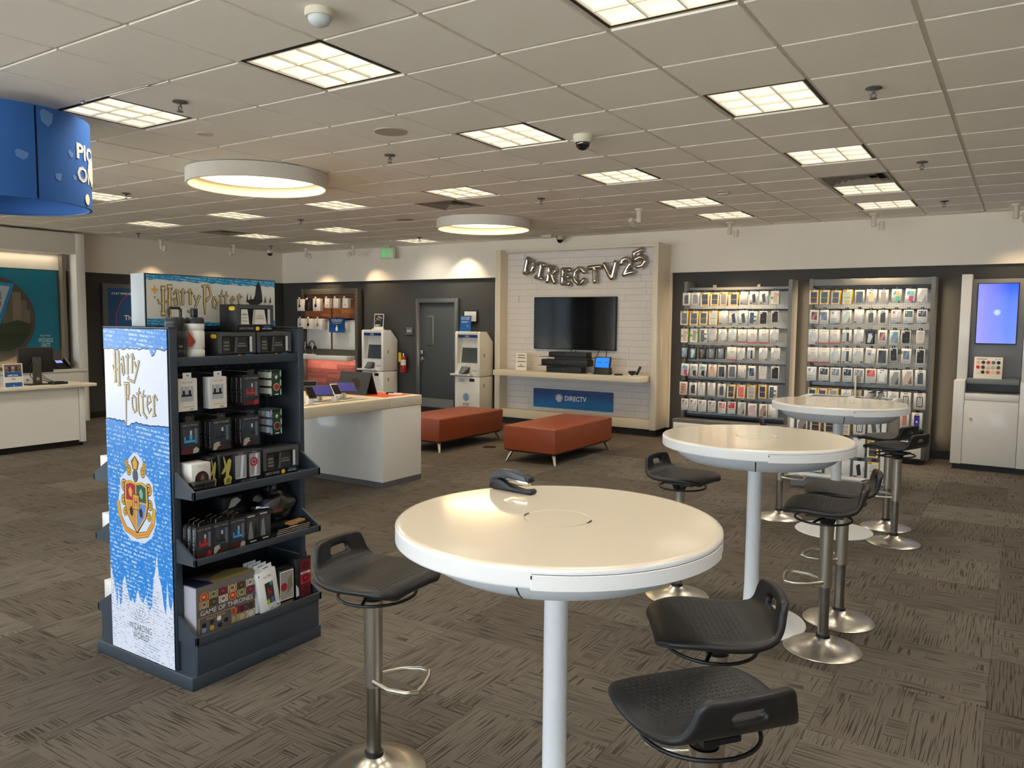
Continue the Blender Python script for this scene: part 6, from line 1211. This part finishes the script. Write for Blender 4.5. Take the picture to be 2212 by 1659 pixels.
def tumbler(cup, txt):
    def f(p):
        p.rect(.0, .25, 1, 1, DG); p.rect(.09, .27, .91, .86, C((14, 14, 16), .2)); p.rect(.83, .28, .90, .84, SILV)
        cc = C(cup, .35); p.poly([(.10, .28), (.32, .28), (.28, .82), (.11, .82)], cc); p.poly([(.40, .28), (.80, .28), (.74, .82), (.44, .82)], cc); p.poly([(.44, .82), (.5, .82), (.47, .28), (.41, .28)], C(shade(cup, .8) if sum(cup) > 300 else (80, 84, 92), .3))
        k = C(txt)
        for i, s in enumerate(('I DRINK', 'I KNOW', 'THINGS')): p.text(s, .12, .60-.12*i, .27, .67-.12*i, k)
        p.text('MOTHER OF', .52, .56, .70, .61, k); p.text('DRAGONS', .50, .47, .73, .53, k)
        GT(p, .06, .09, .44, .17); p.rr(.50, .05, .60, .19, .03, YL); p.text('WINE TUMBLER', .68, .09, .94, .14, INK); p.rect(.72, .17, .90, .20, C((40, 130, 200)))
    return f
def tside(p): p.rr(.55, .78, .9, .92, .08, YL)
WC = (222, 218, 210); BC = (36, 37, 40)
G1 = 'tumbler gift boxes on the top shelf'
carton('tumbler_box', 'black window box with two black tumblers, left of the pair on the top shelf', 'box', -.858, -.415, -.205, 1.4505, .132, .13, KB, tumbler(BC, (190, 182, 160)), G1, tside)
carton('tumbler_box', 'black window box with two black tumblers, right of the pair on the top shelf', 'box', -.858, -.195, .015, 1.4505, .132, .13, KB, tumbler(BC, (190, 182, 160)), G1, tside)
carton('tumbler_box', 'black window box with two white tumblers, stacked on the other tumbler boxes', 'box', -.865, -.305, -.088, 1.583, .132, .13, KB, tumbler(WC, (60, 58, 56)), G1, tside)
def bottle(lab, y, c, x=-.915):
    t = thing('drink_bottle', lab, 'bottle', (x, y, 1.4505), 0, 'bottles on the top shelf'); m_ = mat(c, .35, name='bottle_paint')
    part('flask', MB().lathe([(.0001, 0), (.040, 0), (.040, .012), (.043, .016), (.043, .05), (.0405, .053), (.0405, .056), (.043, .06), (.043, .135), (.0405, .138), (.0405, .142), (.043, .146), (.043, .165), (.040, .175), (.0001, .176)], (0, 0, 0), m_, 32), t)
    part('foot_ring', MB().lathe([(.0441, .0), (.0441, .012), (.04, .013)], (0, 0, 0), BLACK, 32), t)
    lid_ = part('lid', MB().lathe([(.0425, .172), (.0425, .19), (.036, .20), (.0001, .201)], (0, 0, 0), mat((34, 38, 42), .4), 32), t)
    return t, lid_
bt, ld = bottle('black insulated bottle with a loop lid at the left end of the top shelf', -.600, (30, 32, 36))
part('loop', MB().tube([(0, -.03, .198), (0, -.03, .235), (0, -.022, .242), (0, .022, .242), (0, .03, .235), (0, .03, .198)], .007, mat((34, 38, 42), .4), 8), ld)
part('hang_card', MB().prism([(-.006, .145), (.032, .09), (.012, .065), (-.008, .075)], 'x', .044, .0455, C((150, 60, 40))), bt, 0, (0, .040, 0))
q = MB(); p = Pic(q, (.0445, -.012, .0), (0, .02, 0), (0, 0, .2), (1, 0, 0)); p.rect(.0, .33, 1, .37, C((150, 140, 120))); part('print', q, bt)
bt, ld = bottle('white insulated bottle with a black spout lid on the top shelf', -.500, (226, 224, 218))
part('spout', MB().box(-.012, .012, -.013, .013, .2, .242, mat((34, 38, 42), .4)), ld, .004)
# hanging cable boxes
def hpcable(p):
    p.rect(.0, .0, 1, 1, C((214, 210, 202))); p.text('Harry Potter', .22, .84, .80, .91, C((150, 120, 80))); p.rect(.14, .30, .80, .76, C((168, 172, 180), .12)); p.rect(.18, .45, .72, .51, C((30, 30, 32)))
    for a in (.24, .55): p.rr(a, .46, a+.12, .64, .03, C((30, 30, 32))); p.rect(a+.03, .64, a+.10, .74, SILV)
    for i in range(5): p.rect(.05, .12+.16*i, .13, .123+.16*i, C((150, 146, 140)))
    p.rect(.25, .12, .85, .145, C((206, 170, 110))); p.rect(.6, .04, .8, .07, C((120, 116, 110)))
def gotcable(c, sig):
    def f(p):
        p.rect(.0, .0, 1, 1, C((44, 45, 48))); GT(p, .08, .86, .90, .92); p.rect(.12, .28, .90, .80, GLS); p.rect(.72, .30, .88, .78, GLS2); k = C(c, .3)
        p.rect(.18, .36, .74, .43, k); p.rr(.46, .44, .60, .60, .03, k); p.rect(.49, .60, .59, .72, SILV); p.rr(.18, .44, .26, .54, .02, k)
        p.rect(.0, .02, .60, .15, C((86, 26, 30))); p.poly(sig, C((170, 164, 150) if c[0] < 120 else (150, 36, 40)))
    return f
SIGA = [(.02, .02), (.06, .22), (.22, .27), (.42, .26), (.36, .20), (.44, .15), (.30, .12), (.18, .02)]; SIGB = [(.62, .0), (.66, .14), (.80, .20), (.96, .12), (.90, .02)]
def gside(p): p.rect(.25, .1, .75, .9, C((34, 36, 40))); p.text('GAME OF THRONES', .1, .48, .9, .53, C((150, 150, 150)))
def gsidev(p):
    vs, fs, _ = text_mesh('GAME OF THRONES', 0.)
    p.mb.add([p.P(.68-.36*y, .08+.84*x) for x, y in vs], fs, C((180, 182, 184)))
G2 = 'boxed cables hanging on the stand'
carton('cable_box', 'white boxed cable hanging at the left of the upper hook row', 'box', -.845, -.640, -.543, 1.231, .146, .035, (214, 210, 202), hpcable, G2, None, (214, 214, 220))
carton('cable_box', 'white boxed cable hanging second from the left in the upper hook row', 'box', -.845, -.478, -.386, 1.231, .146, .05, (206, 204, 210), hpcable, G2, None, (214, 214, 220))
for k in range(4): carton('cable_box', ('black boxed red cable hanging foremost in the upper hook row' if k == 0 else 'black boxed cable queued %s behind the red one' % ORD[k-1]), 'box', -.845-.034*k, -.292, -.198, 1.230, .146, .032, KB, gotcable((196, 34, 36), SIGB), G2, gsidev, (40, 41, 44) if k == 0 else False)
def pack(c):
    def f(p):
        for yv in (.15, .5, .85):
            for xv in (.0, 1.0): p.poly([(xv+(-1 if xv else 1)*.13*math.cos(a_)*1., yv+.13*math.sin(a_)) for a_ in [-PI/2+PI*i/8 for i in range(9)]], C((140, 206, 176)))
        p.rect(.12, .88, .88, .97, C((20, 20, 22))); p.circ(.56, .34, .30, C((196, 190, 180))); p.circ(.56, .34, .26, C(c)); p.circ(.56, .34, .12, C(shade(c, .7))); p.poly([(.4, .72), (.55, .80), (.68, .74), (.55, .62)], C((206, 206, 200))); p.rect(.4, .05, .75, .08, INK)
    return f
for zz, c, lab in ((1.262, (190, 66, 50), 'upper'), (1.066, (120, 26, 26), 'lower')):
    for k in range(8):
        t = carton('grip_pack', ('dark green carded phone grip foremost in the %s hanging stack' % lab) if k == 0 else 'carded phone grip with pale scalloped edges in the %s hanging stack, %s behind the front' % (lab, ORD[k-1]), 'card', -.845-.012*k, -.130, -.062, zz, .132, .005, (36, 58, 44) if k == 0 else (60, 66, 64), pack(c) if k == 0 else None, 'carded phone grips on the stand')
        for j in (.2, .5, .8): part('bead', MB().box(-.0345-.004, -.028, -.004, .004, .132*j-.014, .132*j+.014, C((206, 206, 198) if zz > 1.2 or k % 3 else (130, 150, 196))), t)
for y0, y1, z0, c, sig, n, lab in ((-.632, -.535, 1.036, (60, 160, 220), SIGB, 1, 'black boxed blue cable'), (-.468, -.368, 1.034, (30, 30, 32), SIGA, 4, 'black boxed black cable, left of two'), (-.300, -.200, 1.034, (40, 44, 44), SIGA, 4, 'black boxed black cable, right of two')):
    for k in range(n): carton('cable_box', (lab+' hanging in the lower hook row') if k == 0 else 'black cable box queued %s behind the %s' % (ORD[k-1], 'left black cable' if y0 < -.4 else 'right black cable'), 'box', -.845-.034*k, y0, y1, z0, .146, .032, KB, gotcable(c, sig), G2, gsidev, (40, 41, 44) if k == 0 else False)
# upper deep shelf
Z2 = .8745
def whitec(p):
    p.text('Harry Potter', .3, .86, .72, .92, C((140, 110, 80))); p.circ(.52, .44, .36, C((70, 40, 38))); p.circ(.52, .44, .33, C((20, 16, 18))); p.circ(.52, .44, .29, C((66, 36, 34))); p.poly([(.4, .36), (.5, .58), (.62, .54), (.66, .36), (.52, .3)], C((120, 96, 76)))
    for i in range(4): p.rect(.04, .16+.22*i, .96, .163+.22*i, C((176, 172, 164)))
carton('speaker_box', 'white cube box with a dark round window on the upper deep shelf', 'box', -.775, -.628, -.530, Z2, .125, .10, (206, 204, 198), whitec, None, None)
for k, (y0, y1, lab) in enumerate(((-.672, -.625, 'left'), (-.622, -.568, 'right'))):
    for j in range(3): carton('small_box', 'tiny black box before the white cube box, %s stack, %s from below' % (lab, ORD[j]), 'box', -.722, y0+.02, y1+.02, Z2+.017*j, .016, .045, (18, 18, 20), None, 'tiny black boxes on the stand')
def goldfig(p):
    p.rect(.08, .04, .92, .94, C((12, 12, 13), .2)); k = C((176, 166, 84), .4)
    p.poly([(.35, .05), (.85, .05), (.95, .25), (.70, .35), (.85, .55), (.92, .78), (.80, .86), (.62, .80), (.55, .66), (.35, .95), (.28, .92), (.40, .62), (.20, .48), (.12, .40), (.30, .40), (.50, .48), (.45, .30), (.30, .22)], k); p.poly([(.5, .1), (.75, .1), (.8, .24), (.55, .24)], C((120, 112, 50)))
carton('figure_box', 'black box with a golden figure, right of two on the upper deep shelf', 'box', -.775, -.485, -.415, Z2, .148, .085, KB, goldfig, 'golden figure boxes')
carton('figure_box', 'black box with a golden figure, left of two on the upper deep shelf', 'box', -.79, -.528, -.489, Z2, .140, .08, KB, goldfig, 'golden figure boxes')
def glasses(p):
    for a in (.07, .54): p.rr(a, .14, a+.38, .90, .04, C((150, 152, 158), .15)); p.poly([(a+.16, .15), (a+.24, .15), (a+.30, .88), (a+.22, .88)], C((216, 218, 224), .1)); p.rect(a+.04, .16, a+.34, .19, SILV); p.rect(a+.1, .93, a+.28, .955, C((130, 130, 130)))
    p.circ(.70, .62, .13, C((176, 28, 34))); p.circ(.70, .62, .08, C((150, 150, 156))); p.circ(.70, .62, .05, C((176, 28, 34))); GT(p, .25, .03, .78, .09)
carton('glass_set_box', 'black box with two clear glasses, one with a red emblem, on the upper deep shelf', 'box', -.775, -.412, -.243, Z2, .148, .10, KB, glasses)
carton('tumbler_box', 'black window box with two black tumblers on the upper deep shelf', 'box', -.775, -.238, -.018, Z2, .140, .12, KB, tumbler(BC, (190, 182, 160)), None, tside)
# lower deep shelf
Z3 = .5805
for y0, y1, c, sig, lab in ((-.635, -.551, (200, 34, 36), SIGB, 'red'), (-.549, -.460, (30, 30, 32), SIGA, 'black'), (-.458, -.370, (60, 160, 220), SIGB, 'blue')):
    for k in range(3): carton('cable_box', ('black boxed %s cable standing in front on the lower deep shelf' % lab) if k == 0 else 'black cable box standing %s behind the %s cable box' % (ORD[k-1], lab), 'box', -.745-.036*k, y0, y1, Z3, .142, .033, KB, gotcable(c, sig), 'boxed cables standing on the stand', gsidev)
    for k in range(3): part('wire_hook', MB().tube([(-.755-.036*k-KX, (y0+y1)/2-.02-KY, Z3+.142), (-.755-.036*k-KX, (y0+y1)/2-.02-KY, Z3+.158), (-.755-.036*k-KX, (y0+y1)/2+.01-KY, Z3+.165)], .0016, CHROME, 5), ks)
def clearp(p): p.rect(.04, .16, .96, .86, C((52, 56, 60), .1)); p.poly([(.15, .16), (.55, .16), (.42, .78), (.25, .70)], C((120, 124, 126), .15)); p.poly([(.6, .2), (.9, .2), (.8, .7), (.7, .6)], C((30, 30, 32), .1)); p.rect(.12, .90, .7, .95, C((170, 168, 160))); p.rect(.3, .05, .8, .09, C((200, 190, 160)))
for k, (y0, y1) in enumerate(((-.366, -.292), (-.289, -.215))): carton('earphone_pack', 'clear fronted black pack on the lower deep shelf, %s of the pair' % ('left' if k == 0 else 'right'), 'box', -.748-.006*k, y0, y1, Z3, .142, .04, KB, clearp, 'clear packs on the stand')
carton('print_box', 'black box with a pale scribble lying behind the clear packs', 'box', -.86, -.40, -.30, .735, .06, .10, KB, lambda p: p.poly([(.2, .1), (.4, .8), (.7, .9), (.95, .6), (.6, .2)], C((170, 166, 156))))
carton('support_box', 'plain black box under the scribble box behind the clear packs', 'box', -.862, -.41, -.29, Z3, .154, .10, (20, 20, 22))
q = MB(); 
for k in range(4): q.tube([(-.03, -.11+.004*k, .004+.009*k), (.055, -.11+.004*k, .004+.009*k), (.06, .09+.004*k, .004+.009*k), (-.03, .095+.004*k, .004+.009*k)], .003, CHROME, 6, True)
single('wire_hooks', q, 'bundle of bent steel display wires lying at the right of the lower deep shelf', 'wire', 0, (-.79, -.09, Z3))
t = single('cardboard_scrap', MB().box(-.02, .02, -.05, .06, 0, .012, C((170, 124, 70), .8)), 'brown cardboard scrap lying on the steel wires', 'cardboard', .002, (-.775, -.05, Z3+.036), (.0, 0, .15))
bg_ = MB(); NB = 14; RBG = random.Random(11); vs = []; fs = []
for i in range(NB+1):
    for j in range(NB+1):
        a, b = 2*PI*i/NB, PI*j/NB; r_ = 1+.16*math.sin(3*a+2*b)+.10*math.sin(7*a-5*b)+RBG.uniform(-.05, .05) if 0 < i < NB else 1+.16*math.sin(2*b)+.1*math.sin(-5*b)
        vs.append((.06*math.sin(b)*math.cos(a)*r_, .115*math.sin(b)*math.sin(a)*r_, .085*math.cos(b)*r_))
for i in range(NB):
    for j in range(NB): k = i*(NB+1)+j; fs.append((k, k+1, k+NB+2, k+NB+1))
bg_.add(vs, fs, glass('plastic_film', (.92, .93, .95), .12, .28), True)
t = thing('plastic_bag', 'crumpled clear plastic bag with dark goods on the lower deep shelf', 'bag', (-.855, -.125, Z3+.132)); part('film', bg_, t)
part('contents', MB().lathe([(.0001, -.05), (.04, -.045), (.05, 0), (.04, .04), (.0001, .05)], (0, 0, 0), mat((24, 28, 44), .5), 14, sy=1.5), t); part('label', MB().box(.041, .046, -.03, .03, -.03, .0, C((150, 40, 60))), t)
single('bag_support', MB().box(-.05, .05, -.08, .08, 0, .045, C((18, 18, 20))), 'flat black box under the clear plastic bag', 'box', .002, (-.865, -.13, Z3))
# bottom bin
Z4 = .2235
def game(p):
    p.rect(.0, .0, 1, 1, C((110, 104, 100))); pal = [(148, 74, 52), (164, 160, 112), (80, 34, 42), (190, 166, 128), (60, 52, 36), (206, 200, 184)]
    for r in range(2):
        for k in range(6):
            c = pal[(k+r*3) % 6]; a, b = .04+.16*k, .70-.155*r; p.rect(a, b, a+.155, b+.15, C(c)); m_ = C(shade(c, .6) if sum(c) > 330 else shade(c, 1.8)); p.ring(a+.0775, b+.075, .055, .066, m_, 14); p.poly([(a+.05, b+.05), (a+.10, b+.05), (a+.11, b+.10), (a+.0775, b+.12), (a+.045, b+.10)], m_)
    for r in range(2):
        for k in range(2, 6): c = pal[(k*2+r) % 6]; a, b = .04+.16*k, .20-.17*r; p.rect(a, b, a+.155, b+.155, C(c)); m_ = C(shade(c, .6) if sum(c) > 330 else shade(c, 1.8)); p.ring(a+.0775, b+.075, .055, .066, m_, 14)
    p.rect(.0, .39, 1, .535, C((92, 86, 88))); p.text('GAME OF THRONES', .05, .41, .95, .51, C((206, 202, 196)), .01)
    p.rect(.02, .03, .58, .37, C((196, 160, 60))); p.rect(.03, .04, .57, .36, C((92, 88, 90))); p.text("WHAT'S INSIDE?", .14, .29, .46, .335, C((206, 176, 80)))
    for a, b, c in ((.07, .16, (30, 30, 34)), (.2, .18, (40, 40, 44)), (.32, .2, (220, 214, 200)), (.44, .12, (28, 28, 34)), (.07, .06, (120, 160, 200)), (.2, .06, (190, 160, 60)), (.33, .06, (30, 34, 50))): p.rr(a, b, a+.07, b+.09, .02, C(c))
t = carton('gift_set_box', 'large patterned gift set box with emblem squares in the bottom bin', 'box', -.745, -.640, -.325, Z4, .225, .16, (104, 98, 96), game, None, lambda p: p.rect(.02, .02, .98, .98, C((176, 174, 184))))
q = MB(); p = Pic(q, (-.1575, -.08, .225), (.315, 0, 0), (0, .16, 0), (0, 0, 1)); p.poly([(.25, .0), (1, .0), (1, .55), (.75, .75), (.4, .5)], C((150, 136, 80))); p.poly([(0, 0), (.3, 0), (.2, .9), (0, .9)], C((28, 34, 60))); part('top_print', q, t)
def hwhite(p):
    p.text('Harry Potter', .3, .80, .72, .88, C((150, 130, 100))); p.poly([(.30, .18), (.74, .18), (.74, .70), (.30, .70)], C((48, 46, 52))); p.text('H', .44, .36, .60, .56, C((170, 44, 40)), .02); p.poly([(.30, .18), (.48, .18), (.42, .32), (.30, .28)], C((150, 180, 40))); p.poly([(.56, .62), (.70, .60), (.70, .70), (.58, .70)], C((60, 160, 160))); p.poly([(.52, .18), (.70, .18), (.70, .32), (.55, .32)], C((70, 100, 150)))
    p.circ(.06, .93, .035, BLUES); p.circ(.86, .10, .08, C((60, 140, 200))); p.poly([(.78, .10), (.94, .10), (.92, .15), (.80, .15)], INK); p.rect(.4, .05, .6, .075, C((130, 126, 120)))
for k in range(4):
    t = carton('case_box', ('white box with a dark crested case leaning in front in the bottom bin' if k == 0 else 'white box with hang tab leaning %s behind the front white box' % ORD[k-1]), 'box', -.712-.032*k, -.312-.010*k, -.190-.012*k, Z4+.012, .200, .022, (232, 230, 228), hwhite if k == 0 else None, 'white boxes leaning in the bottom bin', None, False)
    t.rotation_euler = (-.10, -.08+.03*k, PI/2+.12); part('hang_tab', MB().box(-.04, .04, -.009, -.006, .200, .228, C((226, 228, 234))), t); part('tab_slot', MB().box(-.016, .016, -.0095, -.0085, .212, .216, BLACK), t)
def pic(p): p.rect(.05, .16, .95, .95, INK); p.rect(.08, .18, .92, .93, C((150, 146, 140))); p.circ(.3, .52, .22, C((150, 32, 40))); p.poly([(.5, .3), (.9, .5), (.8, .8), (.6, .7)], C((120, 116, 90))); p.rect(.1, .04, .9, .1, C((130, 110, 60)))
for k in range(2): carton('picture_pack', ('black pack with a grey and red picture beside the leaning white boxes' if k == 0 else 'black pack just behind the grey and red picture pack'), 'box', -.735-.03*k, -.186+.004*k, -.092+.004*k, Z4, .185, .025, KB, pic, 'picture packs in the bottom bin')
def mother(p):
    for b, c in ((.66, (110, 20, 30)), (.36, (168, 26, 44)), (.06, (96, 18, 26))): p.rect(.30, b, .95, b+.28, C(c)); p.circ(.62, b+.14, .22, C(shade(c, .6))); p.circ(.62, b+.14, .12, C(shade(c, .9)))
    p.text('MOTHER', .30, .60, .96, .66, INK, .01); p.poly([(.0, .1), (.2, .12), (.16, .3), (.0, .4)], C((200, 200, 200)))
carton('bottle_box', 'tall black and red box at the right end of the bottom bin', 'box', -.735, -.080, .020, Z4, .215, .05, KB, mother, None, None, (30, 30, 33))
# goods showing past the far side of the stand
for k, (y, z, h_) in enumerate(((-.60, .8745, .10), (-.60, .5805, .11), (-.60, .2235, .13), (-.60, 1.05, .05))):
    if k == 3: continue
    carton('side_box', 'white box on the far side of the stand, on the %s shelf' % ('upper', 'middle', 'lower')[k], 'box', -1.36, y-.05, y+.06, z, h_, .11, (226, 224, 218), lambda p: p.rect(.2, .3, .8, .6, YL), 'boxes on the far side of the stand')

# ------------------------------------------------------------------ hanging blue drum sign
DX, DY, DR, DZ0, DZ1 = -3.236, -.262, .520, 2.352, 2.905
FAB = mat((34, 92, 166), .75, name='blue_fabric', bump=.15, bscale=300, var=.10, vscale=3)
t = thing('drum_banner', 'large hanging blue fabric drum sign with white lettering', 'sign', (DX, DY, 2.6))
SEAM = math.radians(-2.2)
part('fabric', MB().lathe([(DR, DZ0-2.6), (DR, DZ1-2.6), (DR-.006, DZ1-2.6), (DR-.006, DZ0-2.6), (DR, DZ0-2.6)], (0, 0, 0), FAB, 88, True, SEAM+.012, SEAM+2*PI-.012), t)
part('seam_strip', MB().lathe([(DR-.008, DZ0-2.6), (DR-.008, DZ1-2.6)], (0, 0, 0), mat((10, 26, 60), .7), 4, True, SEAM-.02, SEAM+.02), t)
for z in (DZ0+.004, DZ1-.004): part('hoop', MB().tube([((DR-.012)*math.cos(2*PI*i/64), (DR-.012)*math.sin(2*PI*i/64), z-2.6) for i in range(64)], .006, mat((40, 90, 150), .5), 6, True), t)
def curved(pts, mt, off, q):
    bm = bmesh.new(); f = bm.faces.new([bm.verts.new((a, z, 0)) for a, z in pts]); bmesh.ops.triangulate(bm, faces=[f])
    for _ in range(2): bmesh.ops.subdivide_edges(bm, edges=[e for e in bm.edges if abs(e.verts[0].co.x-e.verts[1].co.x) > .05], cuts=1, use_grid_fill=False); bmesh.ops.triangulate(bm, faces=bm.faces)
    vs = [((DR+off)*math.cos(v.co.x), (DR+off)*math.sin(v.co.x), v.co.y-2.6) for v in bm.verts]; bm.verts.index_update(); q.add(vs, [[v.index for v in f.verts] for f in bm.faces], mt); bm.free()
def ctext(s, a0, a1, z0, z1, mt, q, bold=.03):
    vs, fs, _ = text_mesh(s, bold); q.add([((DR+.004)*math.cos(a0+(a1-a0)*x), (DR+.004)*math.sin(a0+(a1-a0)*x), z0+(z1-z0)*y-2.6) for x, y in vs], fs, mt)
q = MB(); D2 = math.radians; PW = mat((206, 204, 200), .6, name='banner_white')
ctext('PICK UP', D2(28.5), D2(92), 2.645, 2.745, PW, q, .035); part('lettering', q, t); q = MB(); ctext('ORDERS', D2(28.5), D2(92), 2.503, 2.606, PW, q, .035); part('lettering', q, t)
q = MB(); PB = mat((92, 132, 190), .7, name='banner_pale')
for a, z, w_, h_, k in ((5, 2.84, 9, .10, .2), (-11, 2.60, 8, .06, .3), (23, 2.66, 5, .05, .5), (12, 2.50, 5, .045, -.4), (26, 2.52, 4, .035, .4)):
    pts = [(D2(a-w_/2), z+h_/2*(.6)), (D2(a-w_/4), z+h_/2), (D2(a+w_/2), z+h_/2*(.8-k)), (D2(a+w_/2*.8), z-h_/2*.4), (D2(a+w_*.1), z-h_/2), (D2(a-w_/2*.8), z-h_/2*.5)]; q = MB(); curved(pts[::1], PB, .002, q); part('paper_print', q, t)
WB = mat((250, 236, 205), .5, name='banner_spot')
for a, z, r_ in ((53, 2.60, .085), (41, 2.405, .034)): q = MB(); curved([(D2(a)+r_/DR*math.cos(2*PI*i/20), z+r_*math.sin(2*PI*i/20)) for i in range(20)], WB, .006, q); part('spot_print', q, t)
for a, c in ((12, (-1.97, -.01)), (132, (-4.1, .6)), (250, (-3.7, -1.4))):
    p0 = Vector((DR*math.cos(D2(a)), DR*math.sin(D2(a)), DZ1-2.6)); p1 = Vector((c[0]-DX, c[1]-DY, H-.004-2.6)); wr = part('hang_wire', MB().cyl(p0, p1, .0016, STEELD, n=6), t)
    for f in (.3, .97): v = p0.lerp(p1, f); part('gripper', MB().box(-.012, .012, -.008, .008, -.008, .008, STEELD), wr, .002, v, (0, -.2, .4))
